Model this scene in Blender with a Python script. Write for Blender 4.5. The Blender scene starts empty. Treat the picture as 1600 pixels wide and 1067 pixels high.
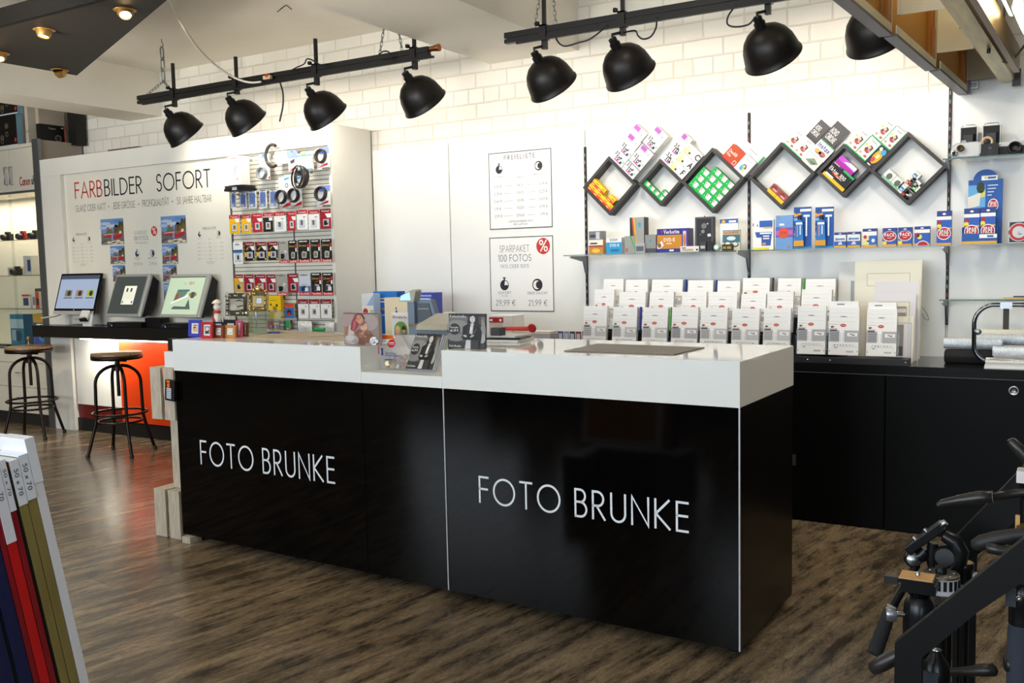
import bpy, math, random
from mathutils import Matrix, Vector
R = math.radians
S = bpy.context.scene
COL = S.collection
random.seed(7)

# ---------------------------------------------------------------- camera
FPX, YAW, PITCH, ROLL, EYE = 1443.2, -.5368, -.0825, -.0215, 1.5
_cy, _sy, _cp, _sp = math.cos(YAW), math.sin(YAW), math.cos(PITCH), math.sin(PITCH)
CW = Vector((_sy*_cp, _cy*_cp, _sp))
_r0 = Vector((_cy, -_sy, 0)); _u0 = _r0.cross(CW)
CR = math.cos(ROLL)*_r0 + math.sin(ROLL)*_u0
CU = -math.sin(ROLL)*_r0 + math.cos(ROLL)*_u0
CAM = Vector((0, 0, EYE))
cd = bpy.data.cameras.new('camera'); cam = bpy.data.objects.new('camera', cd); COL.objects.link(cam)
cd.sensor_width = 36; cd.lens = FPX/1600*36; cd.clip_start = .05
cam.matrix_world = Matrix(((CR.x, CU.x, -CW.x, 0), (CR.y, CU.y, -CW.y, 0), (CR.z, CU.z, -CW.z, EYE), (0, 0, 0, 1)))
S.camera = cam

def ray(px, py): return CW + CR*((px-800)/FPX) - CU*((py-533.5)/FPX)
def ay(px, py, Y): d = ray(px, py); return CAM + d*(Y/d.y)          # the photo's point on the plane y = Y
def ax(px, py, X): d = ray(px, py); return CAM + d*(X/d.x)
def az(px, py, Z): d = ray(px, py); return CAM + d*((Z-EYE)/d.z)

# ---------------------------------------------------------------- colour management, world
S.view_settings.view_transform = 'Standard'; S.view_settings.look = 'None'
S.view_settings.exposure = 0.25; S.view_settings.gamma = 1.0; S.view_settings.use_curve_mapping = False
S.cycles.use_denoising = True
S.cycles.max_bounces = 8; S.cycles.diffuse_bounces = 4; S.cycles.glossy_bounces = 4
S.cycles.transmission_bounces = 8; S.cycles.transparent_max_bounces = 12
S.cycles.sample_clamp_indirect = 8; S.cycles.caustics_refractive = False; S.cycles.caustics_reflective = False
wd = bpy.data.worlds.new('daylight'); S.world = wd; wd.use_nodes = True
wd.node_tree.nodes['Background'].inputs[0].default_value = (.75, .85, 1, 1)
wd.node_tree.nodes['Background'].inputs[1].default_value = .25

# ---------------------------------------------------------------- lights
def area(name, loc, direction, sx, sy, watt, col):
    d = bpy.data.lights.new(name, 'AREA'); d.shape = 'RECTANGLE'; d.size = sx; d.size_y = sy; d.energy = watt; d.color = col
    o = bpy.data.objects.new(name, d); COL.objects.link(o); o.location = loc
    o.rotation_euler = Vector(direction).to_track_quat('-Z', 'Y').to_euler(); return o
def spot(name, loc, direction, watt, col, angle=100, blend=.5, radius=.05):
    d = bpy.data.lights.new(name, 'SPOT'); d.energy = watt; d.color = col; d.spot_size = R(angle); d.spot_blend = blend
    d.shadow_soft_size = radius
    o = bpy.data.objects.new(name, d); COL.objects.link(o); o.location = loc
    o.rotation_euler = Vector(direction).to_track_quat('-Z', 'Y').to_euler(); return o
# daylight through the shop windows in the wall behind the photographer
for x_, w_, p_ in ((-6.6, 3.4, 150), (-2.2, 3.4, 180), (1.4, 1.8, 70)):
    area('window_light', (x_, -3.35, 1.85), (0, 1, .2), w_, 1.8, p_, (.80, .90, 1.0))
# unseen warm ceiling spots, added to lift the room's ambient light
for x_, y_, w_ in ((-7.8, 3.4, 60), (-5.2, .6, 15), (-6.3, 3.6, 75), (-5.4, -1.4, 40), (-2.0, -1.4, 30), (-9.2, 2.6, 60), (-.3, 4.45, 10), (-1.9, 4.3, 10), (1.1, 3.6, 55), (-.6, 1.6, 14)):
    spot('downlight', (x_, y_, 3.32), (0, 0, -1), w_, (1.0, .86, .66), 150, .8, .06)
# added spots without fixtures that brighten the ceiling from below
for x_, y_, w_ in ((-7.6, 2.6, 130), (-5.4, 2.4, 150), (-3.2, 2.2, 140), (-1.0, 2.2, 70)):
    spot('added_ceiling_uplight', (x_, y_, 2.45), (0, .80, .62), w_, (1.0, .92, .78), 95, .9, .15)

# ---------------------------------------------------------------- materials
def lin(c):
    if isinstance(c, str):
        c = c.lstrip('#'); c = [int(c[i:i+2], 16)/255 for i in (0, 2, 4)]
        return [x/12.92 if x <= .04045 else ((x+.055)/1.055)**2.4 for x in c]
    return list(c)
_M = {}
def mat(name, col, rough=.5, metal=0., spec=.5, noise=0., scale=20., stretch=(1, 1, 1), bump=0., coat=0., emit=None, estr=0., trans=0., ior=1.45, alpha=1.):
    if name in _M: return _M[name]
    m = bpy.data.materials.new(name); m.use_nodes = True; nt = m.node_tree; b = nt.nodes['Principled BSDF']
    c = lin(col); I = b.inputs
    I['Base Color'].default_value = (*c, 1); I['Roughness'].default_value = rough; I['Metallic'].default_value = metal
    I['Specular IOR Level'].default_value = spec; I['Coat Weight'].default_value = coat; I['Coat Roughness'].default_value = .05
    I['Transmission Weight'].default_value = trans; I['IOR'].default_value = ior; I['Alpha'].default_value = alpha
    if emit is not None:
        I['Emission Color'].default_value = (*lin(emit), 1); I['Emission Strength'].default_value = estr
    if noise or bump:
        tc = nt.nodes.new('ShaderNodeTexCoord'); mp = nt.nodes.new('ShaderNodeMapping'); mp.inputs['Scale'].default_value = stretch
        nz = nt.nodes.new('ShaderNodeTexNoise'); nz.inputs['Scale'].default_value = scale; nz.inputs['Detail'].default_value = 5
        nt.links.new(tc.outputs['Object'], mp.inputs[0]); nt.links.new(mp.outputs[0], nz.inputs['Vector'])
        if noise:
            cr = nt.nodes.new('ShaderNodeValToRGB')
            cr.color_ramp.elements[0].position = .3; cr.color_ramp.elements[1].position = .7
            cr.color_ramp.elements[0].color = (*[x*(1-noise) for x in c], 1); cr.color_ramp.elements[1].color = (*[min(1, x*(1+noise)) for x in c], 1)
            nt.links.new(nz.outputs[0], cr.inputs[0]); nt.links.new(cr.outputs[0], I['Base Color'])
        if bump:
            bp = nt.nodes.new('ShaderNodeBump'); bp.inputs['Strength'].default_value = bump; bp.inputs['Distance'].default_value = .002
            nt.links.new(nz.outputs[0], bp.inputs['Height']); nt.links.new(bp.outputs[0], I['Normal'])
    _M[name] = m; return m
def P(h, rough=.45): return mat('print_'+h.strip('#')+('' if rough == .45 else '_%d' % (rough*100)), h, rough, spec=.35)

WHITE_LAM = mat('white_gloss_laminate', '#e9e9e4', .045, spec=.6)
WHITE_PANEL = mat('white_wall_panel', '#ecebe7', .35, noise=.015, scale=3)
WHITE_PAINT = mat('white_painted_board', '#e6e3da', .4, noise=.02, scale=4)
BLACK_GLOSS = mat('black_gloss_laminate', '#060505', .06, spec=.24, noise=.25, scale=9, stretch=(6, 6, .3))
BLACK_SIDE = mat('dark_brown_laminate', '#100c09', .25, spec=.3, noise=.3, scale=14, stretch=(6, 6, .3))
BLACK_LAM = mat('black_cabinet_laminate', '#060606', .38, spec=.12, noise=.2, scale=6)
BLACK_TOP = mat('black_worktop', '#141415', .16, noise=.2, scale=9, stretch=(.4, 4, 4))
BLACK_STEEL = mat('black_powder_steel', '#100e0d', .38, metal=.2, noise=.15, scale=30)
SHADE_OUT = mat('shade_black_enamel', '#171311', .42, metal=.3, noise=.2, scale=12)
SHADE_IN = mat('shade_white_enamel', '#f2efe8', .4)
BRONZE = mat('dark_bronze_tube', '#221c17', .33, metal=.7, noise=.2, scale=30)
CHROME = mat('chrome', '#cfd0d2', .12, metal=1)
STEEL = mat('brushed_steel', '#9fa1a4', .3, metal=1, noise=.08, scale=60, stretch=(1, 20, 1))
ALU = mat('grey_aluminium', '#83868a', .35, metal=.8, noise=.06, scale=40)
ZINC = mat('zinc_chain', '#8d8f8c', .4, metal=.9)
COPPER = mat('copper_clamp', '#b0704a', .3, metal=1)
BLACK_PL = mat('black_plastic', '#0e0e0f', .4, noise=.1, scale=50)
GREY_PL = mat('grey_plastic', '#8f9aa3', .4, noise=.04, scale=40)
RUBBER = mat('black_foam_grip', '#17191b', .85, bump=.6, scale=400)
GREY_FRAME = mat('anthracite_shelf', '#332f2d', .5, noise=.18, scale=16, stretch=(1, 1, 8))
SEAT_WOOD = mat('stool_seat_wood', '#8a6a48', .3, noise=.4, scale=9, stretch=(1, 10, 1), coat=.3)
CRATE = mat('whitewashed_crate_wood', '#b9ad99', .7, noise=.22, scale=14, stretch=(6, 6, .7), bump=.4)
MDF = mat('tan_hardboard', '#b5812f', .6, noise=.12, scale=60)
PINE = mat('varnished_wood', '#a36a2a', .4, noise=.3, scale=14, stretch=(8, 8, .6))
CREAM = mat('cream_sheet', '#e3d9ba', .35, noise=.05, scale=8)
ORANGE = mat('orange_panel', '#d63e0e', .35, noise=.03, scale=4)
DARKRED = mat('dark_red_board', '#6e1611', .4, noise=.06, scale=8)
MILKY = mat('milky_acrylic_sheet', '#efe9e4', .2, alpha=.24)
ACRYL = mat('clear_acrylic', '#f4f8f8', .03, trans=1, ior=1.35)
def glassmat(name, tint, base, gain):
    m = bpy.data.materials.new(name); m.use_nodes = True; nt = m.node_tree; nt.nodes.clear()
    o = nt.nodes.new('ShaderNodeOutputMaterial'); t = nt.nodes.new('ShaderNodeBsdfTransparent'); g = nt.nodes.new('ShaderNodeBsdfGlossy')
    mx = nt.nodes.new('ShaderNodeMixShader'); lw = nt.nodes.new('ShaderNodeLayerWeight'); lw.inputs[0].default_value = .5
    pw = nt.nodes.new('ShaderNodeMath'); pw.operation = 'POWER'; pw.inputs[1].default_value = 4
    ma = nt.nodes.new('ShaderNodeMath'); ma.operation = 'MULTIPLY_ADD'; ma.inputs[1].default_value = gain; ma.inputs[2].default_value = base; ma.use_clamp = True
    g.inputs['Roughness'].default_value = .02; g.inputs[0].default_value = (1, 1, 1, 1); t.inputs[0].default_value = (*lin(tint), 1)
    nt.links.new(lw.outputs['Facing'], pw.inputs[0]); nt.links.new(pw.outputs[0], ma.inputs[0]); nt.links.new(ma.outputs[0], mx.inputs[0])
    nt.links.new(t.outputs[0], mx.inputs[1]); nt.links.new(g.outputs[0], mx.inputs[2]); nt.links.new(mx.outputs[0], o.inputs[0]); return m
GLASS = glassmat('clear_glass', '#f8faf9', .04, .7)
FOIL = glassmat('clear_plastic', '#f6f8fa', .015, .15)
GLASS_EDGE = mat('green_glass_edge', '#0f4a40', .15, spec=.6)

# ---------------------------------------------------------------- mesh builder
class MB:
    def __init__(s): s.v = []; s.f = []; s.mi = []; s.sm = []; s.mats = []; s.M = Matrix()
    def m(s, mt):
        if mt not in s.mats: s.mats.append(mt)
        return s.mats.index(mt)
    def add(s, vs, fs, mt, smooth=False):
        b = len(s.v); s.v += [tuple(s.M @ Vector(p)) for p in vs]; i = s.m(mt)
        for f in fs: s.f.append(tuple(b+k for k in f)); s.mi.append(i); s.sm.append(smooth)
    def box(s, x0, x1, y0, y1, z0, z1, mt, front=None):
        vs = [(x, y, z) for z in (z0, z1) for y in (y0, y1) for x in (x0, x1)]
        fs = [(0, 2, 3, 1), (4, 5, 7, 6), (2, 6, 7, 3), (0, 4, 6, 2), (1, 3, 7, 5)]
        s.add(vs, fs, mt); s.add(vs, [(0, 1, 5, 4)], front or mt)
    def prism(s, pts, y0, y1, mt, side=None):           # polygon in x,z; front at y0
        n = len(pts); vs = [(x, y0, z) for x, z in pts]+[(x, y1, z) for x, z in pts]
        s.add(vs, [tuple(range(n)), tuple(range(2*n-1, n-1, -1))], mt)
        s.add(vs, [(i, n+i, n+(i+1) % n, (i+1) % n) for i in range(n)], side or mt)
    def prismx(s, pts, x0, x1, mt):                     # polygon in y,z, run along x
        n = len(pts); vs = [(x0, y, z) for y, z in pts]+[(x1, y, z) for y, z in pts]
        s.add(vs, [tuple(range(n)), tuple(range(2*n-1, n-1, -1))]+[(i, n+i, n+(i+1) % n, (i+1) % n) for i in range(n)], mt)
    def prismz(s, pts, z0, z1, mt):
        n = len(pts); vs = [(x, y, z0) for x, y in pts]+[(x, y, z1) for x, y in pts]
        s.add(vs, [tuple(range(n-1, -1, -1)), tuple(range(n, 2*n))]+[(i, (i+1) % n, n+(i+1) % n, n+i) for i in range(n)], mt)
    def poly(s, pts, mt, y=0.): s.add([(x, y, z) for x, z in pts], [tuple(range(len(pts)))], mt)
    def rect(s, x0, x1, z0, z1, mt, y=0.): s.poly([(x0, z0), (x1, z0), (x1, z1), (x0, z1)], mt, y)
    def ell(s, cx, cz, rx, rz, mt, y=0., n=20, a=0., a0=0, a1=360):
        ca, sa = math.cos(R(a)), math.sin(R(a)); pts = []
        full = abs(a1-a0) >= 360
        for i in range(n if full else n+1):
            t = R(a0+(a1-a0)*i/n); p, q = rx*math.cos(t), rz*math.sin(t); pts.append((cx+p*ca-q*sa, cz+p*sa+q*ca))
        if not full: pts.append((cx, cz))
        s.poly(pts, mt, y)
    def ring(s, cx, cz, r0, r1, mt, y=0., n=24):
        vs = []
        for i in range(n):
            t = 2*math.pi*i/n; vs += [(cx+r0*math.cos(t), y, cz+r0*math.sin(t)), (cx+r1*math.cos(t), y, cz+r1*math.sin(t))]
        s.add(vs, [(2*i, 2*i+1, (2*i+3) % (2*n), (2*i+2) % (2*n)) for i in range(n)], mt)
    def border(s, x0, x1, z0, z1, w, mt, y=0.):
        s.rect(x0, x1, z0, z0+w, mt, y); s.rect(x0, x1, z1-w, z1, mt, y); s.rect(x0, x0+w, z0+w, z1-w, mt, y); s.rect(x1-w, x1, z0+w, z1-w, mt, y)
    def frame(s, x0, x1, z0, z1, w, y0, y1, mt):         # solid rectangular frame
        s.box(x0, x1, y0, y1, z0, z0+w, mt); s.box(x0, x1, y0, y1, z1-w, z1, mt)
        s.box(x0, x0+w, y0, y1, z0+w, z1-w, mt); s.box(x1-w, x1, y0, y1, z0+w, z1-w, mt)
    def tube(s, path, r, mt, n=8, closed=False, caps=True):
        P_ = [Vector(p) for p in path]; rs = r if isinstance(r, (list, tuple)) else [r]*len(P_); N = len(P_); vs = []; ref = None
        for i in range(N):
            if closed: t = (P_[(i+1) % N]-P_[i-1])
            else: t = P_[min(i+1, N-1)]-P_[max(i-1, 0)]
            t = t.normalized() if t.length > 1e-9 else Vector((0, 0, 1))
            if ref is None: ref = Vector((0, 0, 1)) if abs(t.z) < .9 else Vector((1, 0, 0))
            a = ref-t*ref.dot(t)
            if a.length < 1e-6: a = t.orthogonal()
            a.normalize(); ref = a; b = t.cross(a)
            vs += [P_[i]+(a*math.cos(2*math.pi*k/n)+b*math.sin(2*math.pi*k/n))*rs[i] for k in range(n)]
        fs = [(i*n+k, i*n+(k+1) % n, ((i+1) % N)*n+(k+1) % n, ((i+1) % N)*n+k) for i in range(N if closed else N-1) for k in range(n)]
        s.add(vs, fs, mt, True)
        if caps and not closed: s.add(vs, [tuple(range(n-1, -1, -1)), tuple(range((N-1)*n, N*n))], mt)
    def cyl(s, p0, p1, r, mt, n=16, r1=None): s.tube([p0, p1], [r, r if r1 is None else r1], mt, n)
    def lathe(s, prof, mt, n=24, o=(0, 0, 0), axis=(0, 0, 1), cap=True):   # profile of (radius, height) along axis
        q = Vector((0, 0, 1)).rotation_difference(Vector(axis).normalized()).to_matrix(); o = Vector(o); vs = []
        for r_, h in prof: vs += [o+q @ Vector((r_*math.cos(2*math.pi*k/n), r_*math.sin(2*math.pi*k/n), h)) for k in range(n)]
        N = len(prof); s.add(vs, [(i*n+k, i*n+(k+1) % n, (i+1)*n+(k+1) % n, (i+1)*n+k) for i in range(N-1) for k in range(n)], mt, True)
        if cap:
            if prof[0][0] > 1e-6: s.add(vs[:n], [tuple(range(n-1, -1, -1))], mt)
            if prof[-1][0] > 1e-6: s.add(vs[-n:], [tuple(range(n))], mt)
    def text(s, t, x, z, h, mt, y=0., w=.11, align='l', sq=1., gap=.16, fit=None):
        polys, W = text_polys(t, w, gap); k = h*sq if fit is None else fit/W
        dx = x-(W*k if align == 'r' else W*k/2 if align == 'c' else 0)
        for q in polys: s.poly([(dx+a*k, z+b*h) for a, b in q], mt, y)
        return W*k
    def build(s, name, parent=None, loc=None, rot=None, bevel=0., seg=2):
        me = bpy.data.meshes.new(name); me.from_pydata(s.v, [], s.f)
        for mt in s.mats: me.materials.append(mt)
        me.polygons.foreach_set('material_index', s.mi); me.polygons.foreach_set('use_smooth', s.sm); me.update()
        o = bpy.data.objects.new(name, me); COL.objects.link(o)
        if parent: o.parent = parent
        if loc is not None: o.location = loc
        if rot is not None: o.rotation_euler = rot
        if bevel:
            bm = o.modifiers.new('edge', 'BEVEL'); bm.width = bevel; bm.segments = seg; bm.limit_method = 'ANGLE'; bm.angle_limit = R(50)
        return o
def tag(o, label=None, cat=None, group=None, kind=None):
    for k, v in (('label', label), ('category', cat), ('group', group), ('kind', kind)):
        if v: o[k] = v
    return o
def thing(name, label, cat, loc=(0, 0, 0), rot=(0, 0, 0), group=None):
    o = bpy.data.objects.new(name, None); COL.objects.link(o); o.location = loc; o.rotation_euler = rot; o.empty_display_size = .1
    return tag(o, label, cat, group)
def dup(root, loc=None, rot=None, label=None, group=None):
    r_ = root.copy(); COL.objects.link(r_)
    if loc is not None: r_.location = loc
    if rot is not None: r_.rotation_euler = rot
    if label: r_['label'] = label
    if group: r_['group'] = group
    for ch in list(root.children):
        c = ch.copy(); COL.objects.link(c); c.parent = r_
        for g in ch.children:
            d = g.copy(); COL.objects.link(d); d.parent = c
    return r_
def struct(mb, name, **k): return tag(mb.build(name, **k), kind='structure')

# ---------------------------------------------------------------- thin geometric sans lettering made of strokes
def _arc(cx, cy, rx, ry, a0, a1, n=None):
    n = n or max(4, int(abs(a1-a0)/18)); return [(cx+rx*math.cos(R(a0+(a1-a0)*i/n)), cy+ry*math.sin(R(a0+(a1-a0)*i/n))) for i in range(n+1)]
def _O(cx, cy, rx, ry): return _arc(cx, cy, rx, ry, 90, 450, 28)[:-1]+['c']
G = {
 'A': (.72, [[(0, 0), (.36, 1), (.72, 0)], [(.13, .34), (.59, .34)]]), 'B': (.48, [[(0, 0), (0, 1), (.22, 1)]+_arc(.22, .77, .21, .23, 90, -90)+[(0, .54)], [(.22, .54)]+_arc(.22, .27, .26, .27, 90, -90)+[(0, 0)]]),
 'C': (.80, [_arc(.5, .5, .5, .5, 50, 310)]), 'D': (.66, [[(0, 0), (0, 1), (.18, 1)]+_arc(.18, .5, .48, .5, 90, -90)+[(0, 0), 'c']]),
 'E': (.42, [[(.42, 1), (0, 1), (0, 0), (.42, 0)], [(0, .53), (.40, .53)]]), 'F': (.42, [[(.42, 1), (0, 1), (0, 0)], [(0, .53), (.38, .53)]]),
 'G': (.96, [_arc(.5, .5, .5, .5, 50, 360)+[(.58, .5)]]), 'H': (.6, [[(0, 0), (0, 1)], [(.6, 0), (.6, 1)], [(0, .52), (.6, .52)]]), 'I': (.0, [[(0, 0), (0, 1)]]),
 'J': (.24, [[(.24, 1), (.24, .12)]+_arc(.08, .1, .16, .16, 0, -110)]), 'K': (.56, [[(0, 0), (0, 1)], [(.53, 1), (.02, .5), (.56, 0)]]), 'L': (.38, [[(0, 1), (0, 0), (.38, 0)]]),
 'M': (.86, [[(0, 0), (.14, 1), (.43, .1), (.72, 1), (.86, 0)]]), 'N': (.66, [[(0, 0), (0, 1), (.66, 0), (.66, 1)]]), 'O': (1.0, [_O(.5, .5, .5, .5)]),
 'P': (.46, [[(0, 0), (0, 1), (.2, 1)]+_arc(.2, .73, .26, .27, 90, -90)+[(0, .46)]]), 'Q': (1.0, [_O(.5, .5, .5, .5), [(.58, .35), (.95, -.02)]]),
 'R': (.5, [[(0, 0), (0, 1), (.2, 1)]+_arc(.2, .74, .25, .26, 90, -90)+[(0, .48)], [(.16, .48), (.5, 0)]]),
 'S': (.44, [_arc(.22, .755, .2, .245, 35, 260)+_arc(.22, .265, .22, .265, 80, -150)]), 'T': (.54, [[(0, 1), (.54, 1)], [(.27, 1), (.27, 0)]]),
 'U': (.58, [[(0, 1), (0, .29)]+_arc(.29, .29, .29, .29, 180, 360)+[(.58, 1)]]), 'V': (.64, [[(0, 1), (.32, 0), (.64, 1)]]), 'W': (.98, [[(0, 1), (.25, 0), (.49, .95), (.73, 0), (.98, 1)]]),
 'X': (.6, [[(0, 0), (.6, 1)], [(0, 1), (.6, 0)]]), 'Y': (.58, [[(0, 1), (.29, .5), (.58, 1)], [(.29, .5), (.29, 0)]]), 'Z': (.56, [[(0, 1), (.56, 1), (0, 0), (.56, 0)]]),
 '0': (.52, [_O(.26, .5, .26, .5)]), '1': (.2, [[(0, .82), (.2, 1), (.2, 0)]]), '2': (.48, [_arc(.24, .75, .22, .25, 170, -35)+[(0, 0), (.48, 0)]]),
 '3': (.46, [_arc(.22, .77, .2, .23, 150, -85)+_arc(.22, .27, .24, .27, 85, -150)]), '4': (.52, [[(.52, .26), (0, .26), (.38, 1), (.38, 0)]]),
 '5': (.48, [[(.44, 1), (.12, 1), (.06, .58)]+_arc(.2, .33, .28, .33, 115, -130)]), '6': (.5, [[(.38, 1), (.04, .42)]+_arc(.25, .27, .25, .27, 150, -210)]),
 '7': (.46, [[(0, 1), (.46, 1), (.1, 0)]]), '8': (.48, [_O(.24, .76, .2, .24), _O(.24, .26, .24, .26)]), '9': (.5, [[(.12, 0), (.46, .58)]+_arc(.25, .73, .25, .27, -30, 330)]),
 '%': (.8, [_O(.16, .8, .16, .2), _O(.64, .2, .16, .2), [(.1, 0), (.7, 1)]]), ',': (.08, [[(.08, .08), (0, -.16)]]), '.': (.02, [[(0, 0), (.02, .08)]]), '-': (.3, [[(0, .42), (.3, .42)]]),
 '\u00b7': (.1, [[(0, .45), (.1, .5)]]), '/': (.4, [[(0, 0), (.4, 1)]]), '\u20ac': (.6, [_arc(.46, .5, .36, .5, 50, 310), [(0, .6), (.5, .6)], [(0, .42), (.46, .42)]]), ':': (.02, [[(0, .1), (.02, .2)], [(0, .5), (.02, .6)]]),
 'a': (.5, [_O(.25, .27, .25, .27), [(.5, .54), (.5, 0)]]), 'b': (.5, [_O(.25, .27, .25, .27), [(0, 1), (0, 0)]]), 'c': (.42, [_arc(.27, .27, .27, .27, 50, 310)]), 'd': (.5, [_O(.25, .27, .25, .27), [(.5, 1), (.5, 0)]]),
 'e': (.52, [[(0, .28), (.52, .28)]+_arc(.26, .27, .26, .27, 5, 315)]), 'f': (.26, [_arc(.24, .84, .12, .14, 60, 180)+[(.12, 0)], [(0, .54), (.26, .54)]]), 'g': (.5, [_O(.25, .27, .25, .27), [(.5, .54), (.5, -.08)]+_arc(.25, -.08, .25, .2, 0, -150)]),
 'h': (.44, [[(0, 0), (0, 1)], [(0, .3)]+_arc(.22, .32, .22, .22, 180, 0)+[(.44, 0)]]), 'i': (.02, [[(0, 0), (0, .54)], [(0, .72), (.02, .8)]]), 'j': (.02, [[(0, .54), (0, -.25)]]), 'k': (.4, [[(0, 0), (0, 1)], [(.36, .54), (.02, .25), (.4, 0)]]), 'l': (.0, [[(0, 0), (0, 1)]]),
 'm': (.7, [[(0, 0), (0, .54)], [(0, .36)]+_arc(.175, .37, .175, .17, 180, 0)+[(.35, 0)], [(.35, .36)]+_arc(.525, .37, .175, .17, 180, 0)+[(.7, 0)]]), 'n': (.42, [[(0, 0), (0, .54)], [(0, .32)]+_arc(.21, .33, .21, .21, 180, 0)+[(.42, 0)]]),
 'o': (.54, [_O(.27, .27, .27, .27)]), 'p': (.5, [_O(.25, .27, .25, .27), [(0, .54), (0, -.3)]]), 'q': (.5, [_O(.25, .27, .25, .27), [(.5, .54), (.5, -.3)]]), 'r': (.26, [[(0, 0), (0, .54)], [(0, .3)]+_arc(.2, .32, .2, .22, 180, 70)]),
 's': (.3, [_arc(.15, .41, .14, .13, 40, 260)+_arc(.15, .14, .15, .14, 80, -150)]), 't': (.26, [[(.12, .85), (.12, .0)], [(0, .54), (.26, .54)]]), 'u': (.42, [[(0, .54), (0, .21)]+_arc(.21, .21, .21, .21, 180, 360)+[(.42, .54)]]), 'v': (.44, [[(0, .54), (.22, 0), (.44, .54)]]),
 'w': (.66, [[(0, .54), (.17, 0), (.33, .5), (.49, 0), (.66, .54)]]), 'x': (.42, [[(0, 0), (.42, .54)], [(0, .54), (.42, 0)]]), 'y': (.44, [[(0, .54), (.22, .02)], [(.44, .54), (.12, -.3)]]), 'z': (.4, [[(0, .54), (.4, .54), (0, 0), (.4, 0)]]),
}
for k, b in (('\u00c4', 'A'), ('\u00d6', 'O'), ('\u00dc', 'U')):
    w_, st = G[b]; G[k] = (w_, st+[[(w_*.3, 1.13), (w_*.3, 1.22)], [(w_*.7, 1.13), (w_*.7, 1.22)]])
def _ribbon(st, w):
    closed = st[-1] == 'c'; p = [Vector(q) for q in st if q != 'c']; n = len(p); off = []; h = w/2
    if n == 1: return []
    for i in range(n):
        a = p[i]-p[i-1] if (i > 0 or closed) else p[1]-p[0]
        b = p[(i+1) % n]-p[i] if (i < n-1 or closed) else p[n-1]-p[n-2]
        a = a.normalized() if a.length > 1e-9 else b.normalized(); b = b.normalized() if b.length > 1e-9 else a
        na, nb = Vector((-a.y, a.x)), Vector((-b.y, b.x)); mm = na+nb
        if mm.length < .3: mm = na
        mm.normalize(); off.append(mm*(h/max(.45, mm.dot(na))))
    if not closed:
        p[0] = p[0]-(p[1]-p[0]).normalized()*h*.9; p[-1] = p[-1]+(p[-1]-p[-2]).normalized()*h*.9
    out = []
    for i in range(n if closed else n-1):
        j = (i+1) % n; out.append([tuple(p[i]-off[i]), tuple(p[j]-off[j]), tuple(p[j]+off[j]), tuple(p[i]+off[i])])
    return out
def text_polys(t, w=.11, gap=.16):
    x = 0; out = []
    for c in t:
        if c == ' ': x += .42; continue
        adv, sts = G.get(c, G['-'])
        for st in sts: out += [[(x+w/2+a, b) for a, b in q] for q in _ribbon(st, w)]
        x += adv+w+gap
    return out, max(0, x-gap)
# ================================================================ the room
WY = 5.916; PY = 5.895; CZ = 3.36; BZ = 2.98            # brick face, panel face, ceiling, underside of the beams
XL, XR, YF = -11.0, 2.6, -3.5
def nodes(name):
    m = bpy.data.materials.new(name); m.use_nodes = True; nt = m.node_tree; return m, nt, nt.nodes['Principled BSDF'], nt.nodes.new, nt.links.new
def floor_material():
    m, nt, b, N, L = nodes('grey_brown_vinyl_planks')
    tc = N('ShaderNodeTexCoord'); mp = N('ShaderNodeMapping'); mp.inputs['Rotation'].default_value = (0, 0, R(-79.8)); L(tc.outputs['Object'], mp.inputs[0])
    br = N('ShaderNodeTexBrick'); L(mp.outputs[0], br.inputs['Vector']); br.offset = .37
    for k, v in (('Scale', 1), ('Mortar Size', .0012), ('Mortar Smooth', .1), ('Bias', 0), ('Brick Width', 1.22), ('Row Height', .18)): br.inputs[k].default_value = v
    br.inputs['Color1'].default_value = (.74, .74, .75, 1); br.inputs['Color2'].default_value = (1.15, 1.13, 1.1, 1); br.inputs['Mortar'].default_value = (.45, .45, .45, 1)
    def noise(scale, st, det, lo, hi, c0, c1):
        q = N('ShaderNodeMapping'); q.inputs['Scale'].default_value = st; L(mp.outputs[0], q.inputs[0])
        n = N('ShaderNodeTexNoise'); n.inputs['Scale'].default_value = scale; n.inputs['Detail'].default_value = det; n.inputs['Roughness'].default_value = .65; L(q.outputs[0], n.inputs['Vector'])
        r = N('ShaderNodeValToRGB'); r.color_ramp.elements[0].position = lo; r.color_ramp.elements[1].position = hi
        r.color_ramp.elements[0].color = (*lin(c0), 1); r.color_ramp.elements[1].color = (*lin(c1), 1); L(n.outputs[0], r.inputs[0]); return r, n
    base, _ = noise(2.2, (1, 4, 1), 6, .35, .68, '#695c4b', '#9f8d73')
    dark, dn = noise(4.2, (1, 4.2, 1), 12, .37, .56, '#2a221b', '#ffffff')
    fine, _ = noise(30, (1, 9, 1), 8, .36, .60, '#9c9388', '#ffffff')
    def mul(a, c, f):
        x = N('ShaderNodeMix'); x.data_type = 'RGBA'; x.blend_type = 'MULTIPLY'; x.inputs[0].default_value = f; L(a, x.inputs[6]); L(c, x.inputs[7]); return x.outputs[2]
    c = mul(mul(mul(base.outputs[0], dark.outputs[0], .72), fine.outputs[0], .8), br.outputs[0], .9)
    L(c, b.inputs['Base Color'])
    rr = N('ShaderNodeMapRange'); rr.inputs[3].default_value = .15; rr.inputs[4].default_value = .32; L(dn.outputs[0], rr.inputs[0]); L(rr.outputs[0], b.inputs['Roughness'])
    bp = N('ShaderNodeBump'); bp.inputs['Strength'].default_value = .12; bp.inputs['Distance'].default_value = .002; L(dn.outputs[0], bp.inputs['Height']); L(bp.outputs[0], b.inputs['Normal'])
    b.inputs['Specular IOR Level'].default_value = .45; return m
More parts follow.
